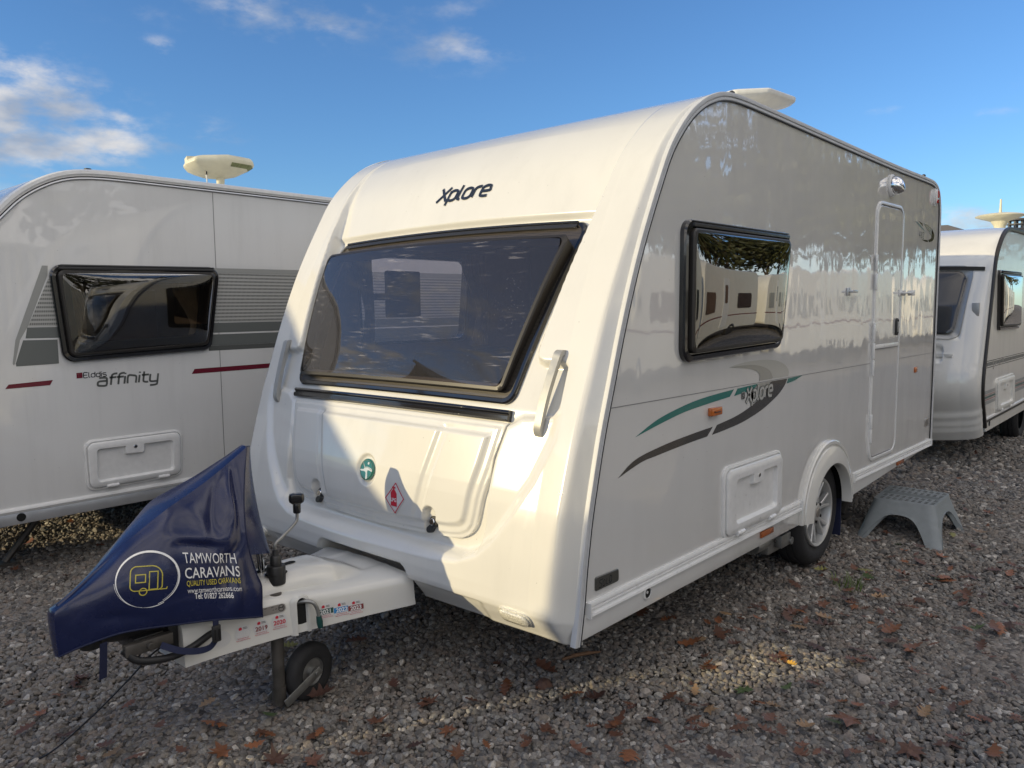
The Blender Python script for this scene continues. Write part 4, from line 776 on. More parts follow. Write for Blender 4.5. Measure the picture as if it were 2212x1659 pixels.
decal('teal_swoosh', band([(1.206, 1.168), (1.423, 1.173)], [(1.376, 1.146), (1.261, 1.142), (1.172, 1.136)]), 'teal', .0012)
decal('teal_swoosh', band([(1.784, 1.172), (1.975, 1.175)], [(1.87, 1.155), (1.765, 1.147)]), 'teal', .0012)
decal('dark_swoosh', band([(.231, .913), (.351, .966), (.549, .993), (.766, 1.009), (.972, 1.019)], [(.921, .982), (.722, .973), (.508, .959), (.389, .949), (.231, .913)]), 'darkdecal', .0012)
decal('dark_swoosh', band([(1.010, 1.022), (1.187, 1.040), (1.333, 1.067), (1.45, 1.103), (1.54, 1.149), (1.572, 1.173)], [(1.772, 1.172), (1.740, 1.140), (1.654, 1.096), (1.478, 1.043), (1.278, 1.007), (1.113, .992), (.964, .983)]), 'darkdecal', .0012)
decal('grey_swoosh', band([(1.430, 1.174), (1.570, 1.174)], [(1.535, 1.147), (1.45, 1.103), (1.378, 1.111), (1.405, 1.145)]), 'silver', .0014)
wd = lettering(MB(), 'Xplore', lambda p: Vector((p[0], p[1], 0)), 1.0, .2, .1, 1.0, 1.35); hh = .300 / wd
for nm, w_, mat, h in (('side_lettering', .46, 'grey_ink', .0024), ('side_lettering', .27, 'silver2', .0036)):
    mb = MB(); lettering(mb, 'Xplore', lambda p: S3((1.296 + p[0], 1.093 + p[1] + .012 * p[0] / .3), h), hh, w_, .1, 1.0, 1.35); mb.build(nm, M[mat], VAN, norm=False)
mb = MB(); mb.loops([[S3(p, h) for p in rpoly([(1.247, 1.147), (1.283, 1.148), (1.281, 1.112), (1.247, 1.113)], .007, 4)] for h in (0, .003)], False, True); lg = mb.build('square_logo', M['darkdecal'], VAN)
mb = MB(); ribbon(mb, rpoly([(1.248, 1.146), (1.282, 1.147), (1.280, 1.113), (1.248, 1.114)], .007, 4), .0022, lambda p: S3(p, .0034), True); ribbon(mb, [(1.258, 1.120), (1.264, 1.131), (1.273, 1.140)], .003, lambda p: S3(p, .0034)); ribbon(mb, [(1.256, 1.134), (1.264, 1.131), (1.275, 1.126)], .0025, lambda p: S3(p, .0034)); mb.build('logo_lines', M['silver2'], lg, norm=False)
# model number near the back
mb = MB(); lettering(mb, '402', lambda p: S3((4.072 + p[0], 2.024 + p[1]), .0014), .031, .16, shear=.12, gap=1.75); o402 = mb.build('number_lettering', M['ink'], VAN, norm=False)
for v in o402.data.vertices: v.co.x += 0
for nm, pts, mat in (('dark_swoosh', band([(3.946, 2.136), (4.06, 2.118), (4.17, 2.09), (4.275, 2.058)], [(4.19, 2.080), (4.10, 2.098), (4.0, 2.122), (3.946, 2.136)]), 'darkgreen'),
                     ('silver_swoosh', band([(4.165, 2.133), (4.30, 2.125), (4.42, 2.098), (4.40, 2.05)], [(4.34, 2.07), (4.25, 2.10), (4.165, 2.133)]), 'silver'),
                     ('dark_swoosh', band([(4.40, 2.108), (4.47, 2.065), (4.44, 2.024), (4.335, 2.004)], [(4.31, 2.020), (4.385, 2.036), (4.395, 2.07), (4.40, 2.108)]), 'darkdecal'),
                     ('dark_swoosh', band([(4.135, 2.013), (4.29, 2.017)], [(4.302, 2.004), (4.22, 2.004), (4.135, 2.013)]), 'darkdecal'), ('dark_swoosh', band([(4.032, 2.14), (4.131, 2.128)], [(4.16, 2.107), (4.10, 2.122), (4.032, 2.14)]), 'darkdecal')):
    decal(nm, pts, mat, .0013)
# ---- roof aerial (flat, wedge-like)
ac = Vector((1.86, .26, 2.47)); mb = MB(); mb.tube([ac, ac + Vector((0, 0, .09))], .045, 18)
shape = rpoly([(-.27, .10), (-.12, .20), (.20, .13), (.27, .05), (.27, -.05), (.20, -.13), (-.12, -.20), (-.27, -.10)], .04, 4); T = Matrix.Rotation(R(-12), 4, 'Z') @ Matrix.Rotation(R(-3), 4, 'Y')
mb.loops([[ac + Vector((0, 0, .06)) + T @ Vector((p[0] * k_, p[1] * k_, z)) for p in shape] for k_, z in ((.30, .03), (.85, .062), (.98, .075), (1.0, .084), (1.0, .096), (.97, .102), (.6, .112), (.2, .115))], True, True)
mb.build('roof_aerial', M['aerialwhite'], VAN, smooth=40)
for x, y in ((1.16, .03), (4.24, .03)): mb = MB(); mb.lathe([(.014, 0), (.014, .01), (.006, .016)], (x, y, 2.478), (0, 0, 1), 10); mb.build('rail_end_stop', M['satin'], VAN)
# ---- corner steady, motor mover and mud flap
mb = MB(); mb.box(-.02, .02, -.02, .02, 0, .42, Matrix.Translation((3.55, .30, .04)) @ Matrix.Rotation(R(38), 4, 'Y')); mb.box(-.06, .06, -.05, .05, 0, .012, Matrix.Translation((3.55, .30, .03)) @ Matrix.Rotation(R(-5), 4, 'Y')); mb.box(-.016, .016, -.018, .018, 0, .36, Matrix.Translation((3.58, .33, .06)) @ Matrix.Rotation(R(60), 4, 'Y')); mb.build('corner_steady', M['darksteel'], VAN, bevel=.003)
mb = MB(); mb.box(-.02, .02, -.02, .02, 0, .30, Matrix.Translation((.42, .34, .20)) @ Matrix.Rotation(R(78), 4, 'Y')); mb.box(.38, .50, .28, .40, .18, .195); mb.build('corner_steady', M['darksteel'], VAN, bevel=.003)
mb = MB(); mb.box(1.82, 2.07, .10, .16, .205, .33); mb.box(1.90, 2.02, .06, .10, .23, .30); mb.tube([(1.70, .13, .27), (1.86, .13, .27)], .035, 14); mb.box(1.93, 2.07, .04, .12, .345, .40); mb.tube([(2.02, .05, .25), (2.02, .14, .25)], .022, 12)
mv = mb.build('wheel_mover', M['galv'], VAN, bevel=.004)
for x, z in ((1.89, .27), (1.95, .25), (1.99, .31), (2.04, .375)): mb = MB(); mb.lathe([(.009, 0), (.009, .008)], (x, .098 if z < .34 else .04, z), (0, -1, 0), 10); mb.build('mover_bolt', M['darksteel'], mv)
mb = MB(); mb.box(2.80, 2.812, .06, .28, .10, .42); mb.build('mud_flap', M['navyweb'], VAN, bevel=.002)
# ---- drawbar with its moulded cover
def fair(x):
    t = min(1, max(0, (x + .96) / .86)); hw = .10 + .215 * t ** 1.5; zs = np.interp(x, [-.96, -.75, -.6, -.4, -.11], [.452, .458, .455, .448, .450]); zb = np.interp(x, [-.96, -.10], [.305, .330])
    zh = np.interp(x, [-.96, -.80, -.6, -.45, -.34, -.26, -.20], [.50, .525, .532, .532, .520, .490, zs + .012]); hh_ = np.interp(x, [-.96, -.6, -.35, -.2], [.055, .085, .125, .115])
    zd = zs + .010; zh = max(zh, zd + .001)
    return [(hw + .004, zb), (hw, zb + .03), (hw - .006, zs - .03), (hw - .012, zs - .008), (hw - .026, zs + .003), (min(hh_ + .04, hw - .03), zd), (hh_ + .014, zd + .004), (hh_ + .002, zd + (zh - zd) * .45), (hh_ - .016, zd + (zh - zd) * .86), (hh_ - .045, zh), (hh_ * .35, zh + .002), (0, zh + .003)]
mb = MB(); rows = []
for x in np.r_[np.linspace(-.965, -.42, 24), np.linspace(-.41, -.17, 22), np.linspace(-.16, -.09, 5)]:
    h_ = [Vector((x, 1.1 - y, z)) for y, z in fair(x)]; f_ = [Vector((x, 1.1 + y, z)) for y, z in reversed(fair(x)[:-1])]; rows.append(h_ + f_)
mb.loops(rows, True, True, closed=False); DB = mb.build('drawbar_cover', M['gel'], VAN, smooth=50)
sideY = lambda x, z: 1.1 - (.10 + .215 * min(1, max(0, (x + .96) / .86)) ** 1.5) + .006 * max(0, (z - .335) / .11)
D3 = lambda p, h=0.0: Vector((p[0] + h * .22, sideY(p[0], p[1]) - h, p[1]))
# slot for the winder in the near flank
sl = [(-.561, .312), (-.561, .428)] + arc(-.541, .428, .020, .024, 180, 0, 8)[1:] + [(-.521, .314)]
mb = MB(); mb.poly([D3(p, .0015) for p in sl]); mb.build('drawbar_slot', M['hole'], DB, norm=False)
mb = MB(); rim_o = [(-.579, .310), (-.579, .430)] + arc(-.541, .430, .038, .036, 180, 0, 10)[1:] + [(-.503, .316)]; rim_m = [(-.572, .310), (-.572, .430)] + arc(-.541, .430, .031, .031, 180, 0, 10)[1:] + [(-.510, .316)]; rim_i = [(-.561, .310), (-.561, .428)] + arc(-.541, .428, .020, .024, 180, 0, 10)[1:] + [(-.521, .316)]
mb.loops([[D3(p, h) for p in q] for q, h in ((rim_o, -.002), (rim_m, .010), (rim_i, .012), (rim_i, -.001))], closed=False); mb.build('slot_surround', M['gel'], DB, smooth=40)
mb = MB(); mb.tube(catmull([D3((-.545, .432), -.004), D3((-.53, .438), .018), D3((-.512, .430), .030), D3((-.502, .405), .034), D3((-.497, .372), .034)], 5), .0075, 10); wnd = mb.build('jockey_clamp_handle', M['galv'], VAN, smooth=50)
mb = MB(); mb.tube([D3((-.498, .376), .034), D3((-.496, .352), .034), D3((-.494, .330), .034)], [.010, .0125, .010], 12); mb.build('handle_grip', M['greenplastic'], wnd, smooth=50)
# stickers and plates on the near flank
def disc(cx, cz, r, mat, h, nm, par): mb = MB(); mb.poly([D3((cx + r * math.cos(R(a)) * 1.0, cz + r * math.sin(R(a))), h) for a in range(0, 360, 12)]); return mb.build(nm, M[mat], par, norm=False)
def service(cx, cz, year, band_, txt, r=.0335, ghost=False, h=.0012, faded=False):
    s_ = disc(cx, cz, r, 'ghost' if faded else 'sticker', h, 'service_sticker', DB)
    if band_:
        mb = MB(); hh2 = .0105; xs = math.sqrt(r * r - hh2 * hh2); mb.poly([D3((cx + a, cz - .002 + b), h + .0006) for a, b in ((-xs, -hh2), (xs, -hh2), (xs, hh2), (-xs, hh2))]); mb.build('year_band', M[band_], s_, norm=False)
    if year:
        mb = MB(); text_mesh(mb, year, lambda p: D3((cx + p[0], cz - .010 + p[1]), h + .0012), .0225, align='CENTER', bold=.0006); mb.build('lettering', M[txt], s_, norm=False)
        mb = MB(); text_mesh(mb, 'Serviced by an', lambda p: D3((cx + p[0], cz - .0195 + p[1]), h + .0012), .0068, align='CENTER'); text_mesh(mb, 'Approved Workshop', lambda p: D3((cx + p[0], cz - .0262 + p[1]), h + .0012), .0060, align='CENTER')
        mb.build('small_print', M['redink'], s_, norm=False)
        mb = MB(); mb.poly([D3((cx + a, cz + b), h + .0012) for a, b in ((-.014, .013), (-.003, .013), (-.003, .022), (-.008, .0245), (-.014, .021))]); mb.build('red_emblem', M['redink'], s_, norm=False)
        mb = MB(); ribbon(mb, [(cx + .001, cz + .021), (cx + .015, cz + .021)], .0018, lambda p: D3(p, h + .0012)); ribbon(mb, [(cx + .001, cz + .0165), (cx + .017, cz + .0165)], .0018, lambda p: D3(p, h + .0012)); mb.build('small_logo_lines', M['grey_ink'], s_, norm=False)
service(-.829, .366, None, None, None, .029, faded=True); service(-.757, .368, '2018', None, 'sticker', .029, faded=True); service(-.689, .372, '2019', None, 'brownink', .029, faded=True); service(-.622, .378, '2020', None, 'redink', .030, faded=True)
service(-.447, .378, '2021', 'darkgreen', 'white_ink', .032); service(-.386, .373, '2022', 'blueink', 'white_ink', .032, h=.002); service(-.331, .369, '2023', 'brownink', 'white_ink', .032, h=.0028)
mb = MB(); pl = rpoly([(-.72, .442), (-.597, .444), (-.597, .414), (-.72, .412)], .011, 5); mb.loops([[D3(p, h) for p in pl] for h in (0, .003)], False, True); npl = mb.build('chassis_plate', M['plate'], DB, norm=False)
mb = MB(); text_mesh(mb, 'TEC', lambda p: D3((-.676 + p[0], .4255 + p[1] + .016 * p[0]), .0036), .020); text_mesh(mb, 'CHASSIS', lambda p: D3((-.676 + p[0], .4165 + p[1] + .016 * p[0]), .0036), .008); ribbon(mb, arc(-.613, .429, .0105, .0115, 0, 350, 20), .002, lambda p: D3(p, .0036), True); ribbon(mb, [(-.619, .425), (-.619, .433), (-.613, .429), (-.607, .433), (-.607, .425)], .0025, lambda p: D3(p, .0036)); ribbon(mb, [(-.636, .429), (-.628, .429)], .002, lambda p: D3(p, .0036)); mb.build('lettering', M['ink'], npl, norm=False)
# slot in the deck, socket, winder, brake lever
zt_ = lambda x: fair(x)[-1][1]
mb = MB(); so = rpoly([(-.72, 1.085), (-.45, 1.085), (-.45, 1.115), (-.72, 1.115)], .014, 5); mb.poly([Vector((p[0], p[1], fair(p[0])[-1][1] + .0025)) for p in so]); mb.poly([Vector((-.575 + .045 * math.cos(a), 1.035 + .036 * math.sin(a), zt_(-.575) - .0005)) for a in np.linspace(0, 6.2832, 24, endpoint=False)]); mb.build('deck_opening', M['hole'], DB, norm=False)
sc_ = Vector((-.575, 1.035, .515)); mb = MB(); mb.lathe([(.036, -.02), (.036, .045), (.033, .052), (.022, .054), (.021, .085), (.017, .090), (.013, .092), (.010, .112), (.007, .114)], sc_, (0, 0, 1), 28); jh = mb.build('jockey_wheel_winder', M['satin'], VAN, smooth=40)
mb = MB(); wp = catmull([sc_ + Vector((0, 0, .11)), sc_ + Vector((.0, -.002, .135)), sc_ + Vector((.03, .0, .155)), sc_ + Vector((.085, .01, .185)), sc_ + Vector((.108, .014, .205)), sc_ + Vector((.112, .015, .235))], 5); mb.tube(wp, .0065, 10); mb.build('winder_rod', M['galv'], jh, smooth=50)
kb = sc_ + Vector((.112, .015, .232)); mb = MB(); mb.lathe([(.013, 0), (.0155, .004), (.0155, .035), (.0145, .038)], kb, (0, 0, 1), 16); 
hd_ = [(p[0], p[1]) for p in rpoly([(-.030, -.020), (.030, -.020), (.030, .020), (-.030, .020)], .014, 5)]; TT = Matrix.Rotation(R(-38), 4, 'Z'); mb.loops([[kb + TT @ Vector((p[0] * k_, p[1] * k_, z)) for p in hd_] for k_, z in ((.55, .036), (.95, .046), (1, .054), (1, .068), (.92, .076), (.6, .079))], True, True); mb.build('winder_knob', M['black'], jh, smooth=40)
mb = MB(); mb.tube(catmull([(-.60, 1.10, .52), (-.605, 1.10, .60), (-.62, 1.105, .70), (-.638, 1.12, .82), (-.645, 1.135, .90)], 5), .014, 14); bl = mb.build('handbrake_lever', M['chrome'], VAN, smooth=50)
# jockey wheel
mb = MB(); mb.tube([(-.603, 1.0, .06), (-.603, 1.0, .47)], .024, 16); mb.tube([(-.603, 1.0, .03), (-.603, 1.0, .10)], .027, 16); jw = mb.build('jockey_wheel', M['darksteel'], VAN, smooth=40)
ja = Vector((-.18, .98, 0)).normalized(); jc = Vector((-.468, 1.002, .113)); mb = MB(); mb.lathe([(.055, -.026), (.085, -.032), (.104, -.027), (.113, -.014), (.114, 0), (.113, .014), (.104, .027), (.085, .032), (.055, .026)], jc, ja, 40, close=False); ty = mb.build('tyre', M['rubber'], jw, smooth=50)
mb = MB(); mb.lathe([(.060, -.020), (.055, -.024), (.050, -.016), (.022, -.014), (.020, -.034), (.0, -.034)], jc, ja, 32, close=False); mb.lathe([(.060, .020), (.050, .016), (.0, .016)], jc, ja, 32, close=False); mb.build('rim', M['galv'], jw, smooth=40)
for s in (-1, 1):
    a = Vector((-.603, 1.0, .045)) + ja * .046 * s; b = jc + ja * .046 * s; d = (b - a).normalized(); up = d.cross(ja).normalized(); mb = MB(); mb.loops([[p + up * w_ + ja * o for w_, o in ((-.018, -.003), (.018, -.003), (.018, .003), (-.018, .003))] for p in (a - d * .01, b + d * .02)], True, True)
    mb.lathe([(.011, 0), (.011, .008 * s)], b, ja, 10); mb.build('fork_arm', M['galv'], jw, bevel=.002)
# coupling head, cable and plug under the cover
mb = MB(); mb.box(-1.0, -.94, 1.04, 1.16, .36, .47); mb.tube([(-1.26, 1.1, .50), (-1.1, 1.1, .47), (-.95, 1.1, .44)], [.04, .045, .05], 14); mb.box(-1.12, -1.02, 1.03, 1.17, .40, .45); mb.lathe([(.034, 0), (.038, .02), (.038, .06), (.03, .08)], (-1.23, 1.1, .44), (0, 0, 1), 18); cp = mb.build('coupling_head', M['satin'], VAN, bevel=.004)
mb = MB(); mb.box(-1.16, -1.0, 1.00, 1.03, .405, .445); mb.tube([(-1.08, 1.02, .425), (-1.08, .985, .425)], .014, 10); mb.build('friction_pad_plate', M['darksteel'], cp, bevel=.003)
mb = MB(); mb.tube(catmull([(-1.16, 1.02, .43), (-1.12, 1.0, .385), (-1.02, .99, .365), (-.94, .99, .375), (-.86, 1.0, .40)], 6), .013, 10); mb.build('electric_cable', M['cable'], VAN, smooth=50)
mb = MB(); mb.tube(catmull([(-1.03, 1.02, .40), (-1.06, 1.06, .36), (-1.12, 1.12, .27), (-1.22, 1.21, .14), (-1.33, 1.31, .022), (-1.42, 1.38, .015)], 8), .0034, 6); mb.build("breakaway_cable", M["cable"], VAN, smooth=60)
# ------------------------------------------------------------------ navy cover tied over the hitch
HC = empty('hitch_cover', (-1.0, 1.1, .0), 'navy blue vinyl hitch cover with white and yellow dealer print, tied over the drawbar', 'hitch cover')
BOT = [(-1.335, 1.075, .448), (-1.265, 1.05, .470), (-1.149, 1.01, .489), (-.973, .97, .472), (-.876, .955, .458), (-.788, .94, .441), (-.696, .938, .420)]
TOP = [(-1.323, 1.09, .611), (-1.264, 1.1, .648), (-1.188, 1.1, .708), (-1.121, 1.1, .766), (-1.046, 1.1, .818), (-.968, 1.1, .867), (-.876, 1.125, .904), (-.793, 1.15, .940), (-.706, 1.175, .985), (-.637, 1.19, 1.026)]
RGT = [(-.696, .938, .420), (-.696, .938, .472), (-.691, .945, .537), (-.70, .957, .578), (-.715, .97, .655), (-.718, .99, .733), (-.694, 1.04, .829), (-.654, 1.10, .917), (-.605, 1.165, 1.017)]
LFT = [(-1.335, 1.075, .448), (-1.341, 1.07, .511), (-1.342, 1.07, .589), (-1.323, 1.09, .611)]
def resample(pts, n):
    p = np.array(catmull([Vector(q) for q in pts], 6)); d = np.r_[0, np.cumsum(np.linalg.norm(np.diff(p, axis=0), axis=1))]; s = np.linspace(0, d[-1], n); return np.stack([np.interp(s, d, p[:, k]) for k in range(3)], 1)
def coons(b, t, l, r, nu, nv):
    B, T_, L_, R_ = resample(b, nu), resample(t, nu), resample(l, nv), resample(r, nv); u = np.linspace(0, 1, nu)[None, :, None]; v = np.linspace(0, 1, nv)[:, None, None]
    return (1 - v) * B[None] + v * T_[None] + (1 - u) * L_[:, None] + u * R_[:, None] - ((1 - u) * (1 - v) * B[0] + u * (1 - v) * B[-1] + (1 - u) * v * T_[0] + u * v * T_[-1])
near = coons(BOT, TOP, LFT, RGT, 90, 60)
u = np.linspace(0, 1, 90)[None, :]; v = np.linspace(0, 1, 60)[:, None]
def crease(P, a, b, w, amp):
    """soft fold along a line a-b in the side view"""
    a = np.array(a); b = np.array(b); e = b - a; L2 = e @ e; q = P[..., [0, 2]] - a; t = np.clip((q @ e) / L2, 0, 1); d = np.linalg.norm(q - t[..., None] * e, axis=-1)
    return amp * np.exp(-(d / w) ** 2) * np.sin(np.pi * np.clip(t, 0.02, .98)) ** .5
dy_ = np.zeros(near.shape[:2])
for a, b, w, am in (((-.69, 1.02), (-.80, .70), .030, -.016), ((-.675, 1.0), (-.735, .72), .014, .014), ((-.70, 1.0), (-.86, .74), .022, .012), ((-1.0, .78), (-.80, .73), .022, -.014), ((-.97, .755), (-.83, .705), .016, .012), ((-.80, .70), (-.83, .47), .024, .014), ((-.775, .68), (-.79, .45), .016, -.009),
                    ((-.83, .60), (-.81, .45), .02, -.008), ((-1.3, .60), (-1.12, .68), .03, -.006), ((-.72, .72), (-.80, .66), .018, .010), ((-.90, .86), (-.84, .74), .03, -.010), ((-1.10, .73), (-1.02, .60), .05, .004), ((-.735, .65), (-.705, .44), .012, -.006), ((-.74, .90), (-.755, .76), .018, -.012), ((-1.25, .56), (-1.08, .53), .02, .004)):
    dy_ += crease(near, a, b, w, am)
edge_f = np.minimum(1, np.minimum(u, 1 - u) * 14) * np.minimum(1, np.minimum(v, 1 - v) * 10)
near[..., 1] += dy_ * edge_f - .016 * np.sin(np.pi * v) * np.sin(np.pi * u) ** 1.3
lean = np.array([.09 * sm(z_, .65, 1.0) for z_ in near[..., 2]]); far = near.copy(); far[..., 1] = 2.2 - far[..., 1] + 2 * lean
cv = grid_obj('near_flap', near, M['navy'], HC); grid_obj('far_flap', far, M['navy'], HC, flip=True)
top_n = near[-1]; top_f = far[-1]; ridge = np.stack([top_n + (top_f - top_n) * t for t in np.linspace(0, 1, 5)], 0); ridge[1:4, :, 2] += .006; grid_obj('ridge_strip', ridge, M['navy'], HC)
lf_n = near[:, 0]; lf_f = far[:, 0]; nose = np.stack([lf_n + (lf_f - lf_n) * t for t in np.linspace(0, 1, 12)], 0); nose[..., 0] -= (.004 * np.sin(np.pi * np.linspace(0, 1, 12)))[:, None]; grid_obj('nose_panel', nose, M['navy'], HC)
# back panel between the two rear seams, hanging open at the bottom
seam = resample(RGT[4:], 24); sf = seam.copy(); sf[:, 1] = 2.2 - sf[:, 1] + .18 * sm(sf[:, 2], .65, 1.0); tt = np.linspace(0, 1, 22)
back = np.stack([seam + (sf - seam) * t for t in tt], 0); hgt = np.linspace(0, 1, 24)
back[..., 0] += (np.sin(np.pi * tt)[:, None] * np.interp(hgt, [0, .15, .5, 1], [.15, .14, .10, .03])[None]); back[..., 2] -= (np.sin(np.pi * tt) * .05)[:, None] * (1 - hgt)[None] ; back[..., 0] += .012 * np.sin(tt * 9)[:, None] * (1 - hgt)[None]
grid_obj('back_panel', back, M['navy'], HC)
mb = MB(); mb.poly([Vector(p) for p in nose[:, -1]] + [Vector(p) for p in ridge[::-1, 0][1:-1]]); mb.build('nose_cap', M['navy'], HC)
mb = MB(); c_ = [Vector(p) for p in (near[-1, -1], back[6, -1], back[11, -1], back[16, -1], far[-1, -1])]; mb.poly(c_); mb.build('peak_cap', M['navy'], HC)
# hem and seam stitching lines
mb = MB(); mb.tube([Vector(p) + Vector((0, -.0015, .004)) for p in near[0]], .0035, 6); mb.tube([Vector(p) + Vector((0, -.001, 0)) for p in resample(RGT, 60)], .0022, 6); mb.build('hem', M['navyweb'], HC, smooth=60)
bv = BVHTree.FromPolygons([Vector(p) for p in near.reshape(-1, 3)], [(i * 90 + k, i * 90 + k + 1, (i + 1) * 90 + k + 1, (i + 1) * 90 + k) for i in range(59) for k in range(89)])
def CV(p, h=.0022):
    hit = bv.ray_cast(Vector((p[0], 0, p[1])), Vector((0, 1, 0)))
    y = hit[0].y if hit[0] is not None else .955
    return Vector((p[0], y - h, p[1]))
def cover_text(s, x0, z0, x1, z1, size, mat, bold=0, squeeze=None):
    """line of print from (x0,z0) to (x1,z1) on the flap"""
    tmp = MB(); text_mesh(tmp, s, lambda p: Vector((p[0], p[1], 0)), size, bold=bold); mx = max(v[0] for v in tmp.v); d = Vector((x1 - x0, z1 - z0)); L_ = d.length; d /= L_; k_ = L_ / mx
    mb = MB(); mb.v = [CV((x0 + d.x * v[0] * k_ - d.y * v[1] * .15, z0 + d.y * v[0] * k_ + v[1])) for v in tmp.v]; mb.f = tmp.f; mb.m = tmp.m
    # cut long triangles so that the print follows the folds
    o = mb.build('lettering', M[mat], cv, norm=False); return o
cover_text('TAMWORTH', -.962, .687, -.776, .640, .050, 'white_ink', .0)
cover_text('CARAVANS', -.966, .635, -.770, .594, .052, 'white_ink', .0003)
cover_text('QUALITY USED CARAVANS', -.962, .607, -.771, .570, .027, 'yellow_ink', .0002)
cover_text('www.tamworthcaravans.com', -.960, .582, -.773, .543, .0255, 'white_ink', .0)
cover_text('Tel: 01827 262666', -.938, .557, -.803, .524, .028, 'white_ink', .0004)
rc = (-1.078, .657); hit0 = bv.ray_cast(Vector((rc[0], 0, rc[1])), Vector((0, 1, 0))); nn_ = hit0[1].normalized(); nn_ = -nn_ if nn_.y > 0 else nn_; nn_ = (nn_ + Vector((-.55, -1, .2)).normalized()).normalized()
tx = Vector((1, 0, -.16)); tx = (tx - nn_ * tx.dot(nn_)).normalized(); tz = tx.cross(nn_); tz = tz if tz.z > 0 else -tz
def CP(p, h=.0022):
    o = hit0[0] + tx * p[0] + tz * p[1] + nn_ * .3; q = bv.ray_cast(o, -nn_); return (q[0] + nn_ * h) if q[0] is not None else o - nn_ * .29
mb = MB(); rot = lambda p: p; CV0 = CV
ring = [rot(q) for q in arc(0, 0, .097, .090, -70, 215, 60)]; ribbon(mb, ring, lambda t: .0018 + .0052 * math.sin(math.pi * t) ** 1.2, CP)
ribbon(mb, [rot(q) for q in arc(.002, -.002, .098, .092, 205, 300, 22)], lambda t: .0016 + .0012 * math.sin(9 * t), CP); ribbon(mb, [rot(q) for q in arc(-.001, .001, .101, .094, 185, 262, 18)], .0012, CP); ribbon(mb, [rot(q) for q in arc(.001, .001, .092, .086, 300, 385, 18)], .0014, CP)
mb.build('logo_ring', M['white_ink'], cv, norm=False)
mb = MB(); ic = lambda p: CP((p[0] - .002, p[1]))
ribbon(mb, rpoly([(-.052, .043), (.046, .043), (.046, -.036), (-.052, -.036)], [.018, .034, .012, .016], 6), .0034, ic, True)
ribbon(mb, [(-.036, .016), (-.006, .016), (-.006, -.009), (-.036, -.009)], .0034, ic, True); ribbon(mb, [(.006, .024), (.032, .024), (.032, -.034), (.006, -.034)], .0034, ic, True)
ribbon(mb, arc(-.012, -.040, .0115, .0115, 0, 340, 18), .0034, ic, True); ribbon(mb, [(.040, -.036), (.060, -.036), (.062, -.029)], .003, ic); mb.build('caravan_icon', M['yellow_ink'], cv, norm=False)
# straps and buckle
def strap(path, w, name='strap'):
    mb = MB(); path = catmull([Vector(p) for p in path], 5); rows = []
    for i, p in enumerate(path):
        p = Vector(p); t = (Vector(path[min(i + 1, len(path) - 1)]) - Vector(path[max(i - 1, 0)])).normalized(); n_ = Vector((.25, -1, .1)).normalized(); s_ = t.cross(n_).normalized(); rows.append([p + s_ * w / 2 + n_ * .0012, p - s_ * w / 2 + n_ * .0012, p - s_ * w / 2 - n_ * .0012, p + s_ * w / 2 - n_ * .0012])
    mb.loops(rows, True, True); return mb.build(name, M['navyweb'], HC)
strap([(-.872, .948, .462), (-.873, .946, .43), (-.875, .944, .39)], .024); strap([(-.876, .944, .392), (-.90, .945, .372), (-.945, .952, .372), (-1.0, .965, .39), (-1.05, .985, .42)], .022); strap([(-1.219, 1.02, .475), (-1.220, 1.025, .43), (-1.224, 1.03, .352)], .026)
mb = MB(); mb.box(-.890, -.858, .936, .948, .385, .445); bk = mb.build('strap_buckle', M['satin'], HC, bevel=.004); mb = MB()
for x in (-.882, -.866): mb.box(x - .0025, x + .0025, .934, .9365, .395, .432)
mb.build('buckle_prong', M['hole'], bk)

# ------------------------------------------------------------------ grey plastic step in front of the door
ST = empty('step_stool', (3.55, -.2, 0), 'grey plastic step stool with a perforated top, standing below the caravan door', 'step stool')
topc = [(3.405, .055), (3.905, .085), (3.885, -.315), (3.425, -.325)]; footc = [(3.175, .09), (3.90, .16), (3.87, -.42), (3.155, -.44)]
topq = [Vector((p[0], p[1])) for p in topc]; footq = [Vector((3.165, .085)), Vector((3.99, .13)), Vector((3.87, -.415)), Vector((3.150, -.435))]
def lerp_ring(t, r): return rpoly([tuple(topq[i].lerp(footq[i], t)) for i in range(4)], r, 5, 14)
zt = .225
mb = MB()
rows = []
for t, z, r in ((-.03, zt, .035), (0.0, zt - .004, .045), (.04, zt - .02, .05)): rows.append([Vector((p[0], p[1], z)) for p in lerp_ring(t, r)])
ring0 = lerp_ring(.04, .05); n = len(ring0); seg_len = n // 4
# the apron: each wall arches between the two legs
depth = []
for i in range(n):
    side = i // seg_len; k_ = (i % seg_len) / seg_len
    ph_ = ((i + seg_len * .0 - 3) % seg_len) / seg_len  # 0 at the corner
    d = min(ph_, 1 - ph_) * 2
    depth.append(float(np.interp(d, [0, .30, .42, .55, .75, 1], [1.0, 1.0, .62, .40, .30, .28])))
for f in (.25, .5, .75, 1.0):
    row = []
    for i in range(n):
        t = .04 + (depth[i] - .04) * f; p = lerp_ring(t, .05)[i]; row.append(Vector((p[0], p[1], zt - .02 - (zt - .02) * (t - .04) / .96)))
    rows.append(row)
lip = []
for i in range(n):
    t = depth[i]; p = rows[-1][i]; c_ = Vector((3.55, -.18, p.z)); lip.append(p + (p - c_).normalized() * (.018 if depth[i] > .95 else .006) + Vector((0, 0, -.001)))
rows.append(lip); inner = [p - (p - Vector((3.55, -.18, p.z))).normalized() * .03 for p in rows[-2]]; rows2 = [lip, inner] + [[q - (q - Vector((3.55, -.18, q.z))).normalized() * .012 - Vector((0, 0, .004)) for q in r_] for r_ in rows[-3:1:-1]]
mb.loops(rows); mb.loops(rows2); body = mb.build('stool_body', M['stool'], ST, smooth=45)
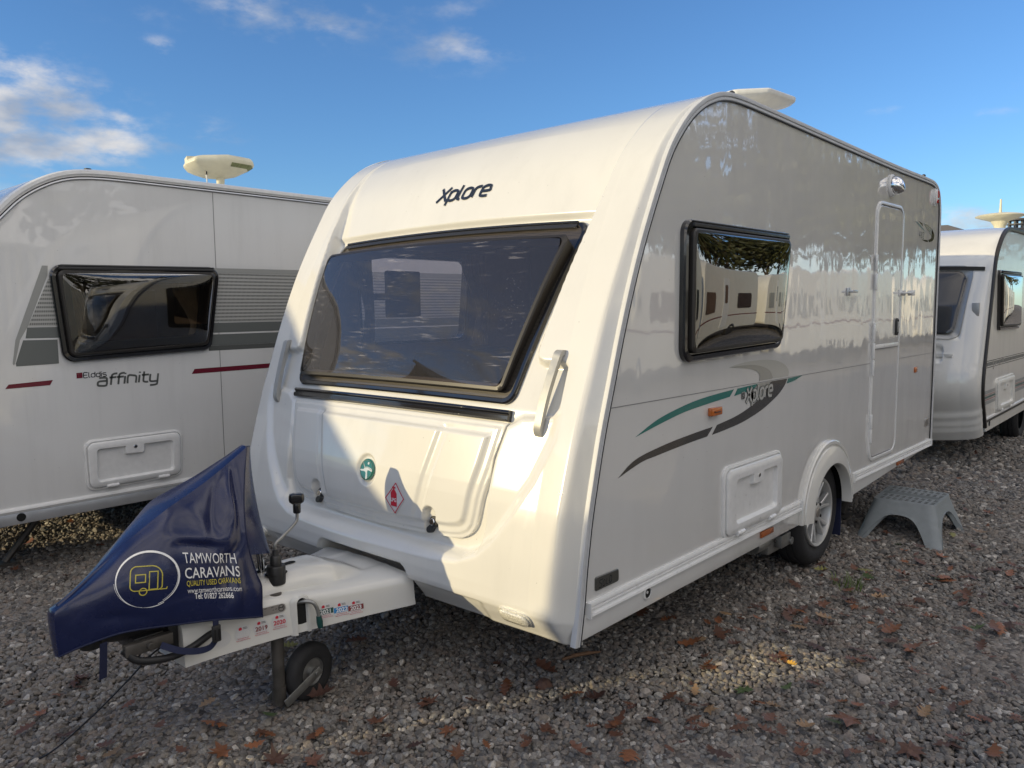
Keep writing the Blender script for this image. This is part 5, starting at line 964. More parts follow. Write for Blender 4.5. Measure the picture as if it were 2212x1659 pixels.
mb = MB(); mb.poly([Vector((p[0], p[1], zt)) for p in lerp_ring(-.03, .035)]); top = mb.build('stool_top', M['stool'], ST)
Q = lambda a, b: topq[0].lerp(topq[1], a).lerp(topq[3].lerp(topq[2], a), b)
mb = MB()
for a in (.10, .17, .28, .35, .62, .69, .82, .89):
    for b in np.linspace(.09, .91, 9):
        if True:
            p = Q(a, b); q = Q(a + .026, b); e = (q - p); d_ = (Q(a, b + .055) - p); mb.poly([Vector((w.x, w.y, zt + .0012)) for w in (p, p + e, p + e + d_, p + d_)])
mb.build('top_slots', M['hole'], top, norm=False)
mb = MB()
for a in (.45, .53): mb.prism([Vector((w.x, w.y, zt + .0008)) for w in (Q(a, .05), Q(a + .06, .05), Q(a + .06, .95), Q(a, .95))], (0, 0, .0015))
mb.build('tread_strip', M['stooltread'], top)

# ------------------------------------------------------------------ other caravans
def shell(root, prof, y0, W_, mat_side, mat_front, D=.06, A=.05, ry=.10, x_end=4.6, ztop=2.38, front_part='front_panel', x_split=None, holes=[], extra=None, skirt_z=.44, dens=60):
    S_ = Skin(prof, y0, W_, lambda z: D * np.interp(z, [.3, 1.5, ztop], [1, .8, .4]), lambda z: A * np.interp(z, [.3, 1.8, ztop], [1, .8, 0]), lambda z: ry + 0 * z, extra)
    ys_ = np.unique(np.r_[np.linspace(y0, y0 + W_, dens), y0 + ry * (1 - np.cos(np.linspace(0, np.pi / 2, 8))), y0 + W_ - ry * (1 - np.cos(np.linspace(0, np.pi / 2, 8)))]); ss_ = np.arange(0, S_.s[-1], .02)
    zz_ = np.interp(ss_, S_.s, S_.c[:, 0]); xs_ = x_split if x_split is not None else prof[0, 0] + 1.1
    ii = np.arange(len(ss_)); kf = ii[(zz_ < xs_) & (ii < len(ii) * .6)].max() + 1
    PP = S_.at_s(ys_[None, :], ss_[:, None]); grid_obj(front_part, PP[:kf + 1], mat_front, root); grid_obj('roof', PP[kf:], mat_front, root)
    out = [tuple(p) for p in prof[::5]] + [tuple(prof[-1])]
    return S_, out
# --- the caravan on the left, its long side facing us
LV = empty('touring_caravan', (1.6, 4.5, 0), 'off-white caravan on the left with a maroon line and grey dash-patterned bands along its side', 'caravan')
LY = 3.4; L3 = lambda p, h=0.0: Vector((p[0], LY - h, p[1]))
LP = dense([(-1.10, .36), (-1.14, .6), (-1.15, .9), (-1.12, 1.2), (-1.06, 1.5), (-.97, 1.8), (-.87, 2.0), (-.762, 2.13), (-.69, 2.205), (-.60, 2.272), (-.50, 2.325), (-.40, 2.358), (-.28, 2.374), (-.1, 2.380), (.3, 2.379), (1.5, 2.374), (3.0, 2.365), (4.3, 2.35), (4.55, 2.28), (4.62, 2.1), (4.62, 1.2), (4.60, .40)], 10, 1, .015)
LS, lout = shell(LV, LP, LY, 2.2, M['cream'], M['gel'], x_split=.2, ztop=2.38)
LWIN = [(-.548, 1.824), (.497, 1.838), (.412, 1.288), (-.500, 1.252)]
flat_panel('side_panel', lout, [rpoly(inset(LWIN, .06), .05, 5)], L3, M['cream'], LV)
mb = MB(); lp_ = [tuple(p) for p in LP[3::2]]; sweep_rail(mb, lp_, [(.012, -.01), (.014, .004), (.006, .016), (-.012, .018), (-.022, .010), (-.026, .010)], LY, -1); o = mb.build('awning_rail', M['trim'], LV, smooth=40)
mb = MB(); sweep_rail(mb, lp_, [(-.026, .006), (-.026, .0105), (-.032, .0105), (-.032, .0)], LY, -1); mb.build('rail_seal', M['seal'], o)
mb = MB(); sweep_rail(mb, lp_, [(-.032, .008), (-.040, .010), (-.047, .004), (-.047, 0)], LY, -1); mb.build('rail_flange', M['alu'], LV, smooth=30)
mb = MB(); mb.box(-.03, .03, LY + .08, LY + .12, 2.39, 2.402); mb.lathe([(.02, 0), (.02, .012)], (-.285, LY + .03, 2.385), (0, 0, 1), 12); mb.build('rail_end_stop', M['satin'], LV)
mb = MB(); mb.box(.4755, .480, LY - .0008, LY, .47, 2.335); mb.build('sheet_joint', M['groove'], LV)
# bands
def ldecal(nm, pts, mat, h=.0012): mb = MB(); mb.poly([L3(p, h) for p in pts]); return mb.build(nm, M[mat], LV, norm=False)
ldecal('grey_band', [(-.545, 1.815), (-.575, 1.815), (-.735, 1.394), (-.757, 1.262), (-.752, 1.252), (-.745, 1.262), (-.712, 1.394), (-.668, 1.470), (-.55, 1.76)], 'bandgrey')
ldecal('grey_band', [(.44, 1.832), (4.0, 1.86), (4.0, 1.812), (.44, 1.800)], 'bandgrey')
ldecal('dash_pattern_band', [(-.548, 1.74), (-.668, 1.468), (-.50, 1.467), (-.53, 1.74)], 'pattern'); ldecal('dash_pattern_band', [(.44, 1.799), (4.0, 1.811), (4.0, 1.472), (.43, 1.469)], 'pattern')
ldecal('dark_band', [(-.672, 1.464), (-.684, 1.402), (-.51, 1.400), (-.51, 1.463)], 'banddark'); ldecal('dark_band', [(.43, 1.466), (4.0, 1.469), (4.0, 1.404), (.43, 1.400)], 'banddark')
ldecal('dark_band', [(-.697, 1.392), (-.742, 1.262), (-.74, 1.246), (-.52, 1.25), (-.52, 1.39)], 'banddark', .0016); ldecal('dark_band', [(.42, 1.389), (4.0, 1.393), (4.0, 1.318), (.42, 1.313)], 'banddark'); ldecal('charcoal_band', [(.40, 1.3125), (4.0, 1.3175), (4.0, 1.288), (.40, 1.280)], 'bandblack')
ldecal('maroon_line', [(-.803, 1.123), (-.784, 1.147), (-.558, 1.156), (-.575, 1.127)], 'maroon'); ldecal('maroon_line', [(.274, 1.133), (.295, 1.165), (3.5, 1.19), (3.5, 1.158)], 'maroon')
mb = MB(); mb.poly([L3(p, .0012) for p in ((-.430, 1.155), (-.430, 1.188), (-.397, 1.189), (-.397, 1.156))]); sq = mb.build('square_logo', M['maroon'], LV, norm=False); mb = MB(); ribbon(mb, [(-.425, 1.181), (-.402, 1.182)], .002, lambda p: L3(p, .0018)); ribbon(mb, [(-.418, 1.160), (-.418, 1.184)], .0016, lambda p: L3(p, .0018)); mb.build('logo_lines', M['brownink'], sq, norm=False)
mb = MB(); wd = lettering(MB(), 'Elddis', lambda p: Vector((p[0], p[1], 0)), 1, .2, 0, .96); lettering(mb, 'Elddis', lambda p: L3((-.390 + p[0], 1.157 + p[1]), .0014), .0215, .24, .04, 1.0, 1.62); mb.build('side_lettering', M['ink'], LV, norm=False)
mb = MB(); lettering(mb, 'affinity', lambda p: L3((-.316 + p[0], 1.101 + p[1] + .012 * p[0]), .0014), .0475, .25, .16, 1.0, 1.66); mb.build('side_lettering', M['grey_ink'], LV, norm=False)
side_window(LWIN, L3, LV, .07, .10, 'pane3', dome=.022)
locker(L3, [(-.402, .760), (.168, .762), (.158, .488), (-.398, .484)], [(-.352, .722), (.121, .718), (.116, .518), (-.357, .515)], [(-.176, .7195), (-.070, .719), (-.073, .668), (-.178, .670)], LV, M['trim'], [(-.27, .484), (.045, .487)], (-.123, .708))
mb = MB(); sec = [(.030, 0), (.030, .010), (.022, .016), (.012, .018), (.004, .012), (.0, .012), (0, 0)]; mb.loops([[Vector((x, LY - h, .415 + o)) for o, h in sec] for x in (-1.12, 4.6)], closed=False); mb.build('side_trim', M['trim'], LV, smooth=40)
mb = MB(); mb.box(-1.12, 4.6, LY - .004, LY + .02, .345, .412); mb.build('skirt', M['alu'], LV, bevel=.004); mb = MB(); mb.lathe([(.024, 0), (.024, .003)], L3((-.77, .385), .0035), (0, -1, 0), 24); mb.build('skirt_hole', M['hole'], LV)
mb = MB(); mb.box(-1.05, 4.5, LY + .05, LY + 2.15, .37, .42); mb.box(-1.05, -1.0, LY + .6, LY + 1.6, .30, .37); mb.build('chassis', M['under'], LV)
wheel(2.3, LY + .06, .32, LV, full=False); wheel(2.3, LY + 1.95, .32, LV, full=False)
mb = MB(); mb.tube([(-.75, LY + .45, 0.02), (-.45, LY + .45, .38)], .022, 8); mb.box(-.80, -.70, LY + .40, LY + .50, 0, .02); mb.build('corner_steady', M['darksteel'], LV)
mb = MB(); mb.box(-.95, 4.3, LY + .07, LY + 2.12, .5, .54); lin = mb.build('interior_lining', M['lining'], LV)
flat_panel('far_wall_lining', [(-.85, .5), (-.6, 2.0), (-.2, 2.3), (4.3, 2.3), (4.3, .5)], [], lambda p: Vector((p[0], LY + 2.12, p[1])), M['lining'], lin)
mb = MB(); mb.box(.9, 1.5, LY + .1, LY + .7, .5, 2.2); mb.box(-.85, .3, LY + .9, LY + 2.0, .5, 1.05); mb.box(.05, .4, LY + .75, LY + 1.0, 1.3, 1.7); mb.build('cupboard', M['wood'], LV, bevel=.01)
curtain(-.47, -.30, LY + .16, 1.78, 1.45, 1.28, LV, pinch=.3); curtain(.25, .42, LY + .16, 1.78, 1.45, 1.28, LV, pinch=.3)
# aerial on its mast
ax_ = Vector((.995, LY + .85, 2.38)); mb = MB(); mb.tube([ax_, ax_ + Vector((0, 0, .17))], .026, 16); mast = mb.build('aerial_mast', M['satin'], LV, smooth=40); mb = MB(); mb.tube([ax_ + Vector((0, 0, .15)), ax_ + Vector((0, 0, .23)), ax_ + Vector((0, 0, .28))], [.030, .034, .06], 16); mb.build('mast_collar', M['aerial'], mast, smooth=40)
T = Matrix.Translation(ax_ + Vector((0, 0, .285))) @ Matrix.Diagonal((.80, .80, 1.15, 1)) @ Matrix.Rotation(R(-14), 4, 'Z') @ Matrix.Rotation(R(-5), 4, 'X') @ Matrix.Rotation(R(-3), 4, 'Y')
shp = rpoly([(-.325, .06), (-.27, .19), (.05, .235), (.29, .12), (.335, 0), (.29, -.12), (.05, -.235), (-.27, -.19), (-.325, -.06)], .05, 4)
mb = MB(); mb.loops([[T @ Vector((p[0] * k_, p[1] * k_, z)) for p in shp] for k_, z in ((.2, -.075), (.5, -.06), (.78, -.03), (.96, -.006), (1.0, .006), (1.0, .018), (.985, .022), (.98, .026), (.93, .038), (.75, .05), (.4, .058), (.1, .06))], True, True)
mb.box(-.31, -.22, -.05, .05, .03, .06, T); ad_ = mb.build('aerial_dish', M['aerial'], mast, smooth=35)
mb = MB(); mb.loops([[T @ Vector((p[0] * k_, p[1] * k_, z)) for p in shp] for k_, z in ((.80, -.0275), (.955, -.0067))], closed=False); mb.v = [Vector(v) - Vector((0, 0, .002)) for v in mb.v]; mb.f = mb.f[12:30]; mb.m = mb.m[12:30]; st_ = mb.build('algae_patch', M['algae'], ad_)
mb = MB(); mb.tube([T @ Vector((-.16, -.10, -.02)), T @ Vector((-.16, -.10, -.07))], .009, 8); mb.build('cable_plug', M['satin'], ad_); mb = MB(); mb.tube(catmull([T @ Vector((-.16, -.10, -.06)), T @ Vector((-.158, -.09, -.13)), ax_ + Vector((-.13, -.02, .01))], 6), .005, 6); mb.build('aerial_cable', M['aerialwhite'], mast, smooth=60)
mb = MB(); vc = Vector((2.35, LY + 1.15, 2.375)); mb.loops([[vc + Vector((p[0] * k_, p[1] * k_, z)) for p in rpoly([(-.32, -.32), (.32, -.32), (.32, .32), (-.32, .32)], .12, 6)] for k_, z in ((1, 0), (1, .06), (.95, .10), (.8, .145), (.55, .175), (.25, .19), (.05, .193))], False, True); mb.build('roof_vent', M['aerial'], LV, smooth=60)

# --- the older caravan behind on the right
RV = empty('touring_caravan', (8.6, 1.0, 0), 'older white caravan behind on the right with dark edge trim and a saucer-shaped roof aerial', 'caravan')
RY = -.1; R3 = lambda p, h=0.0: Vector((p[0], RY - h, p[1]))
RP = dense([(6.09, .375), (6.035, .46), (5.90, .70), (5.885, .87), (5.925, 1.056), (6.02, 1.395), (6.10, 1.70), (6.16, 1.914), (6.22, 2.0), (6.33, 2.095), (6.48, 2.19), (6.66, 2.245), (6.9, 2.262), (8.5, 2.28), (10.6, 2.29), (10.75, 2.2), (10.8, 1.8), (10.8, .4)], 10, 1, .02)
def rv_extra(dy, z, Y):
    dy = np.broadcast_to(dy, np.broadcast(dy, z).shape); z = np.broadcast_to(z, dy.shape); r = np.zeros(dy.shape)
    r += .03 * sm(.60 - z, 0, .01) + .02 * sm(.53 - z, 0, .008) + .015 * sm(.47 - z, 0, .008)          # stepped bumper
    w_ = (dy < .98); r -= .03 * sm(sdf(half([(.90, 1.845), (.86, 1.20)]), dy, z), -.005, .03) * w_; r -= .035 * sm(1.835 - z, 0, .03) * (z > 1.0) * sm(.97 - dy, 0, .03) * 0
    for c in (.48,): r -= .035 * sm(sdf(rpoly([(c - .30, .985), (c + .26, .985), (c + .26, 1.12), (c - .30, 1.12)], .03, 5), dy, z), -.004, .014)
    r -= .006 * sm(.005 - np.abs(z - .90 - .06 * dy), 0, .004); return r
RS, rout = shell(RV, RP, RY, 2.1, M['old'], M['gel'], D=.13, A=.10, ry=.24, x_split=6.7, ztop=2.26, extra=rv_extra, dens=260)
RWIN = [(6.30, 1.852), (7.36, 1.860), (7.40, 1.282), (6.40, 1.290)]
flat_panel('side_panel', rout, [], R3, M['old'], RV); side_window(RWIN, R3, RV, .04, .06, 'pane2', dome=.02)
mb = MB(); rp_ = [tuple(p) for p in RP if p[1] > .40][::2]; sweep_rail(mb, rp_, [(.014, -.012), (.018, .004), (.014, .018), (-.004, .022), (-.02, .016), (-.024, .0)], RY, -1); mb.build('edge_trim', M['brownblack'], RV, smooth=40)
def rband(z0, z1, z0b, z1b, mat, x0=6.05, x1=10.7, h=.0012): mb = MB(); mb.poly([R3(p, h) for p in ((x0, z0), (x1, z0b), (x1, z1b), (x0, z1))]); return mb.build('striped_band', M[mat], RV, norm=False)
for z0, z1, mt in ((1.022, 1.014, 'banddark'), (1.006, .972, 'banddark'), (.962, .954, 'banddark'), (.745, .715, 'bandgrey'), (.708, .700, 'brownink'), (.692, .672, 'darkgreen'), (.664, .655, 'brownink'), (.648, .615, 'bandgrey')): rband(z0, z1, z0 - .02, z1 - .02, mt, 5.93 if z0 > .9 else 5.96)
mb = MB(); ribbon(mb, [(6.33, 1.02), (6.33, .94), (6.42, .97), (6.42, 1.02)], .025, lambda p: R3(p, .002)); ribbon(mb, [(6.60, 1.02), (6.60, .965), (6.68, .965)], .012, lambda p: R3(p, .002)); ribbon(mb, [(6.73, .965), (6.73, 1.01), (6.79, 1.01), (6.79, .965)], .012, lambda p: R3(p, .002)); mb.build('side_lettering', M['silver2'], RV, norm=False)
locker(R3, [(6.46, .812), (7.30, .810), (7.35, .500), (6.53, .512)], [(6.57, .77), (7.2, .768), (7.24, .545), (6.62, .552)], [(6.85, .769), (6.96, .769), (6.96, .70), (6.85, .70)], RV, M['aerialwhite'], [(6.7, .51), (7.15, .502)], (6.905, .735))
mb = MB(); mb.box(6.08, 10.75, RY - .012, RY, .470, .492); mb.build('side_trim', M['trim'], RV, bevel=.003); mb = MB(); mb.box(6.10, 10.75, RY - .010, RY, .448, .470); mb.build('trim_insert', M['brownblack'], RV); mb = MB(); mb.box(6.12, 10.7, RY - .003, RY + .02, .36, .45); mb.build('skirt', M['old'], RV); mb = MB(); mb.lathe([(.028, 0), (.028, .004)], R3((6.25, .425), .003), (0, -1, 0), 16); mb.build('skirt_hole', M['hole'], RV)
mb = MB(); mb.box(6.3, 10.6, RY + .1, RY + 2.0, .36, .42); mb.build('chassis', M['under'], RV); wheel(8.35, RY + .05, .30, RV, full=False); wheel(8.35, RY + 1.8, .30, RV, full=False)
# front window set into the moulding
FR2 = [(.86, 1.815), (-.86, 1.815), (-.80, 1.235), (.80, 1.235)]; rl_ = lambda d, r, h: [RS.pt(RY + 1.05 + p[0], p[1], h) for p in rpoly(inset(FR2, d), r, 8, 14)]
mb = MB(); mb.loops([rl_(-.05, .09, -.004), rl_(-.05, .09, .012), rl_(-.02, .08, .016), rl_(0, .07, .010)]); fw_ = mb.build('front_window_frame', M['handle'], RV, smooth=40); mb = MB(); mb.loops([rl_(0, .07, .008), rl_(0, .07, .03), rl_(.01, .06, .034), rl_(.025, .055, .034)]); mb.build('pane_rim', M['black'], fw_, smooth=40)
b_ = [Vector(p) for p in rpoly(inset(FR2, .025), .055, 8, 14)]; cc2 = Vector((0, 1.525)); mb = MB(); mb.loops([[RS.pt(RY + 1.05 + (cc2 + (b - cc2) * t).x, (cc2 + (b - cc2) * t).y, .034 + .01 * (1 - t ** 2)) for b in b_] for t in (1, .93, .8, .6, .35, .08)], False, True); mb.build('window_pane', M['black'], fw_, smooth=60)
mb = MB(); top = [RS.pt(RY + .06 + 1.98 * i / 30, 1.845, 0) for i in range(31)]; mb.loops([[p + Vector((-h, 0, o)) for o, h in ((-.016, 0), (-.016, .02), (.016, .022), (.018, 0))] for p in top], True, True); mb.build('brow_seal', M['brownblack'], RV, smooth=40)
for s in (-1, 1):
    mb = MB(); hp = [RS.pt(RY + 1.05 + s * (.20 + .62 * i / 14), 1.052 - .010 * i / 14 + .0, .0) for i in range(15)]; fl = np.interp(np.linspace(0, 1, 15), [0, .08, .92, 1], [.0, .035, .035, .0])
    mb.loops([[p + Vector((-.0 - h - f * .0, 0, o)) for o, h in ((-.013, -.0), (-.013, .014), (.013, .016), (.013, 0))] for p, f in zip(hp, fl)], True, True); mb.build('grab_handle', M['gel'], RV, smooth=40)
    lp2 = [RS.pt(RY + 1.05 + s * (.60 + p[0]), .555 + p[1], 0) for p in rpoly([(-.06, -.022), (.06, -.022), (.06, .022), (-.06, .022)], .005, 3)]; mb = MB(); cn = sum(lp2, Vector()) / len(lp2); mb.loops([[cn + (p - cn) * k_ + Vector((-h, 0, 0)) for p in lp2] for k_, h in ((1.1, -.01), (1.1, .012), (1, .014), (.95, .02))], True, True); mb.build('front_marker_lamp', M['galv'], RV, smooth=40)
    pt_ = RS.pt(RY + 1.05 + s * .955, 1.47, 0); mb = MB(); mb.box(-.012, .012, -.03, .03, -.06, .06, Matrix.Translation(pt_)); mb.build('side_repeater', M['handle'], RV, bevel=.006)
# saucer aerial and flue
sa = Vector((8.3, RY + .36, 2.16)); mb = MB(); mb.tube([sa, sa + Vector((0, 0, .12)), sa + Vector((0, 0, .26)), sa + Vector((0, 0, .32))], [.06, .05, .06, .10], 20); mb.lathe([(.06, .30), (.15, .33), (.245, .362), (.25, .37), (.225, .385), (.13, .40), (.03, .41)], sa, (0, 0, 1), 40); mb.tube([sa + Vector((0, 0, .40)), sa + Vector((0, 0, .46)), sa + Vector((.0, 0, .56))], [.018, .013, .010], 10); mb.build('saucer_aerial', M['aerial'], RV, smooth=40)
fa = Vector((8.9, RY + .30, 2.27)); mb = MB(); mb.tube([fa, fa + Vector((0, 0, .16))], .09, 18); mb.tube([fa + Vector((0, 0, .25)), fa + Vector((0, 0, .27))], .13, 18)
for a in range(0, 360, 60): mb.tube([fa + Vector((.075 * math.cos(R(a)), .075 * math.sin(R(a)), .15)), fa + Vector((.075 * math.cos(R(a)), .075 * math.sin(R(a)), .26))], .012, 6)
mb.tube([fa + Vector((0, 0, .20)), fa + Vector((0, 0, .21))], .10, 18); mb.build('heater_flue', M['flue'], RV, smooth=40)
# ------------------------------------------------------------------ ground
def ground_material():
    m, N, L, b = nmat('gravel_bed'); tc = N.new('ShaderNodeTexCoord'); b.inputs['Roughness'].default_value = .95
    v = N.new('ShaderNodeTexVoronoi'); v.inputs['Scale'].default_value = 34; L.new(tc.outputs['Object'], v.inputs['Vector'])
    n = N.new('ShaderNodeTexNoise'); n.inputs['Scale'].default_value = .6; n.inputs['Detail'].default_value = 6; L.new(tc.outputs['Object'], n.inputs['Vector'])
    cr = N.new('ShaderNodeValToRGB'); e = cr.color_ramp.elements; e[0].position = 0; e[0].color = (.06, .052, .046, 1); e[1].position = 1; e[1].color = (.30, .27, .24, 1); k = e.new(.5); k.color = (.165, .145, .127, 1)
    sep = N.new('ShaderNodeSeparateColor'); L.new(v.outputs['Color'], sep.inputs[0]); L.new(sep.outputs[0], cr.inputs[0])
    r = N.new('ShaderNodeMapRange'); L.new(n.outputs[0], r.inputs[0]); r.inputs[1].default_value = .3; r.inputs[2].default_value = .7; r.inputs[3].default_value = .75; r.inputs[4].default_value = 1.15
    x = N.new('ShaderNodeMix'); x.data_type = 'RGBA'; x.blend_type = 'MULTIPLY'; x.inputs[0].default_value = 1; L.new(cr.outputs[0], x.inputs[6]); L.new(r.outputs[0], x.inputs[7]); L.new(x.outputs[2], b.inputs['Base Color'])
    bp = N.new('ShaderNodeBump'); bp.inputs['Strength'].default_value = 1; bp.inputs['Distance'].default_value = .02; bp.invert = True; L.new(v.outputs['Distance'], bp.inputs['Height']); L.new(bp.outputs[0], b.inputs['Normal']); return m
def stone_material():
    m, N, L, b = nmat('gravel_stone'); oi = N.new('ShaderNodeObjectInfo'); cr = N.new('ShaderNodeValToRGB'); cr.color_ramp.interpolation = 'LINEAR'; e = cr.color_ramp.elements
    e[0].position = 0; e[0].color = (.085, .08, .077, 1); e[1].position = 1; e[1].color = (.50, .46, .41, 1)
    for p, c in ((.14, (0.136, 0.126, 0.115)), (.28, (0.194, 0.170, 0.147)), (.40, (0.219, 0.186, 0.153)), (.52, (0.169, 0.158, 0.144)), (.64, (0.248, 0.228, 0.200)), (.73, (0.223, 0.179, 0.147)), (.83, (0.190, 0.186, 0.178)), (.93, (0.306, 0.285, 0.254))): k = e.new(p); k.color = (*c, 1)
    L.new(oi.outputs['Random'], cr.inputs[0]); tc = N.new('ShaderNodeTexCoord'); n = N.new('ShaderNodeTexNoise'); n.inputs['Scale'].default_value = 1.8; n.inputs['Detail'].default_value = 5; L.new(tc.outputs['Object'], n.inputs['Vector'])
    r = N.new('ShaderNodeMapRange'); L.new(n.outputs[0], r.inputs[0]); r.inputs[1].default_value = .3; r.inputs[2].default_value = .7; r.inputs[3].default_value = .7; r.inputs[4].default_value = 1.2
    x = N.new('ShaderNodeMix'); x.data_type = 'RGBA'; x.blend_type = 'MULTIPLY'; x.inputs[0].default_value = 1; L.new(cr.outputs[0], x.inputs[6]); L.new(r.outputs[0], x.inputs[7]); L.new(x.outputs[2], b.inputs['Base Color']); b.inputs['Roughness'].default_value = .8; return m
mb = MB(); mb.add([(-150, -150, 0), (250, -150, 0), (250, 250, 0), (-150, 250, 0)], [(0, 1, 2, 3)]); gr = mb.build('ground', ground_material()); gr['kind'] = 'structure'
FW_ = Vector((.7416, .6637, 0)).normalized(); RT_ = Vector((FW_.y, -FW_.x, 0))
pts = []; scl = []
for d0, d1, sp, rad in ((1.6, 4.4, .0185, .0100), (4.4, 6.8, .0225, .0120), (6.8, 10.5, .034, .018), (10.5, 19, .06, .030)):
    nd = int((d1 - d0) / sp); lm = .74 * d1 + 1.0; nl = int(2 * lm / sp); D_, L_ = np.meshgrid(d0 + (np.arange(nd) + .5) * sp, -lm + (np.arange(nl) + .5) * sp, indexing='ij')
    D_ = D_ + RNG.uniform(-.55, .55, D_.shape) * sp; L_ = L_ + RNG.uniform(-.55, .55, L_.shape) * sp; k = np.abs(L_) < .74 * D_ + 1.0; D_, L_ = D_[k], L_[k]
    s = rad * np.exp(np.clip(RNG.normal(0, .24, D_.shape), -.6, .42)); x = CAM.x + FW_.x * D_ + RT_.x * L_; y = CAM.y + FW_.y * D_ + RT_.y * L_
    pts.append(np.stack([x, y, s * RNG.uniform(.05, .55, s.shape)], 1)); scl.append(s)
    k = RNG.random(D_.shape) < .06; s2 = s[k] * 1.12 + .001; pts.append(np.stack([x[k] + sp * .4, y[k], s2 * .75], 1)); scl.append(s2)
pts = np.concatenate(pts); scl = np.concatenate(scl)
# shallow hollows and ridges raked into the surface
hgt_ = .006 * np.sin(pts[:, 0] * 3.1 + 1.3 * np.sin(pts[:, 1] * 2.3)) + .005 * np.sin(pts[:, 1] * 4.7 + pts[:, 0] * 1.9); pts[:, 2] += hgt_
keepp = ~((np.hypot(pts[:, 0] - 2.41, (pts[:, 1] - .13) * 1.0) < .10))
pts, scl = pts[keepp], scl[keepp]
me = bpy.data.meshes.new('gravel'); me.vertices.add(len(pts)); me.vertices.foreach_set('co', pts.astype(np.float32).ravel())
a = me.attributes.new('scl', 'FLOAT', 'POINT'); a.data.foreach_set('value', scl.astype(np.float32))
a = me.attributes.new('rot', 'FLOAT_VECTOR', 'POINT'); rot_ = np.stack([RNG.uniform(-.6, .6, len(pts)), RNG.uniform(-.6, .6, len(pts)), RNG.uniform(0, 6.283, len(pts))], 1); a.data.foreach_set('vector', rot_.astype(np.float32).ravel())
GV = bpy.data.objects.new('gravel', me); sc.collection.objects.link(GV); GV['kind'] = 'stuff'; GV['label'] = 'crushed grey and pinkish stone gravel covering the whole yard'; GV['category'] = 'gravel'
def gravel_nodes():
    ng = bpy.data.node_groups.new('gravel_scatter', 'GeometryNodeTree'); ng.interface.new_socket('Geometry', in_out='INPUT', socket_type='NodeSocketGeometry'); ng.interface.new_socket('Geometry', in_out='OUTPUT', socket_type='NodeSocketGeometry')
    N, L = ng.nodes, ng.links; gi = N.new('NodeGroupInput'); go = N.new('NodeGroupOutput'); rr = random.Random(3)
    ci = N.new('GeometryNodeCollectionInfo'); ci.inputs['Collection'].default_value = STONES; ci.inputs['Separate Children'].default_value = True; ci.inputs['Reset Children'].default_value = True; join = ci
    ip = N.new('GeometryNodeInstanceOnPoints'); ip.inputs['Pick Instance'].default_value = True; L.new(gi.outputs[0], ip.inputs['Points']); L.new(join.outputs[0], ip.inputs['Instance'])
    rv = N.new('FunctionNodeRandomValue'); rv.data_type = 'INT'; rv.inputs[4].default_value = 0; rv.inputs[5].default_value = 15; L.new(rv.outputs[2], ip.inputs['Instance Index'])
    na = N.new('GeometryNodeInputNamedAttribute'); na.data_type = 'FLOAT'; na.inputs[0].default_value = 'scl'; L.new(na.outputs[0], ip.inputs['Scale'])
    nr = N.new('GeometryNodeInputNamedAttribute'); nr.data_type = 'FLOAT_VECTOR'; nr.inputs[0].default_value = 'rot'; e2 = N.new('FunctionNodeEulerToRotation'); L.new(nr.outputs[0], e2.inputs[0]); L.new(e2.outputs[0], ip.inputs['Rotation'])
    L.new(ip.outputs[0], go.inputs[0]); return ng
STONE = stone_material(); STONES = bpy.data.collections.new('stone_shapes')
for k in range(16):
    rr = random.Random(50 + k); bm = bmesh.new(); bmesh.ops.create_icosphere(bm, subdivisions=3, radius=1); pl_ = []
    for q in range(rr.randint(11, 17)): pl_.append((Vector((rr.gauss(0, 1), rr.gauss(0, 1), rr.gauss(0, 1))).normalized(), rr.uniform(.70, 1.08)))
    sx_, sy_, sz_ = rr.uniform(1.0, 1.35), rr.uniform(.8, 1.05), rr.uniform(.6, .9)
    for v in bm.verts:
        d = v.co.normalized(); r_ = min([1.25] + [dd_ / max(1e-3, d.dot(n_)) for n_, dd_ in pl_ if d.dot(n_) > .05]); c_ = d * r_ * rr.uniform(.985, 1.015); v.co = Vector((c_.x * sx_, c_.y * sy_, c_.z * sz_))
    me_ = bpy.data.meshes.new('stone_shape'); bm.to_mesh(me_); bm.free(); me_.materials.append(STONE); STONES.objects.link(bpy.data.objects.new('stone_shape', me_))
md = GV.modifiers.new('scatter', 'NODES'); md.node_group = gravel_nodes()

# ------------------------------------------------------------------ fallen leaves
def leaf_mat(name, c, var=.35):
    m, N, L, b = nmat(name); tc = N.new('ShaderNodeTexCoord'); oi = N.new('ShaderNodeObjectInfo'); n = N.new('ShaderNodeTexNoise'); n.inputs['Scale'].default_value = 60; n.inputs['Detail'].default_value = 5; L.new(tc.outputs['Object'], n.inputs['Vector'])
    r = N.new('ShaderNodeMapRange'); L.new(n.outputs[0], r.inputs[0]); r.inputs[1].default_value = .3; r.inputs[2].default_value = .7; r.inputs[3].default_value = 1 - var; r.inputs[4].default_value = 1 + var
    q = N.new('ShaderNodeMapRange'); L.new(oi.outputs['Random'], q.inputs[0]); q.inputs[3].default_value = .55; q.inputs[4].default_value = 1.25; mm = N.new('ShaderNodeMath'); mm.operation = 'MULTIPLY'; L.new(r.outputs[0], mm.inputs[0]); L.new(q.outputs[0], mm.inputs[1])
    x = N.new('ShaderNodeMix'); x.data_type = 'RGBA'; x.blend_type = 'MULTIPLY'; x.inputs[0].default_value = 1; x.inputs[6].default_value = (*c, 1); L.new(mm.outputs[0], x.inputs[7]); L.new(x.outputs[2], b.inputs['Base Color']); b.inputs['Roughness'].default_value = .55; return m
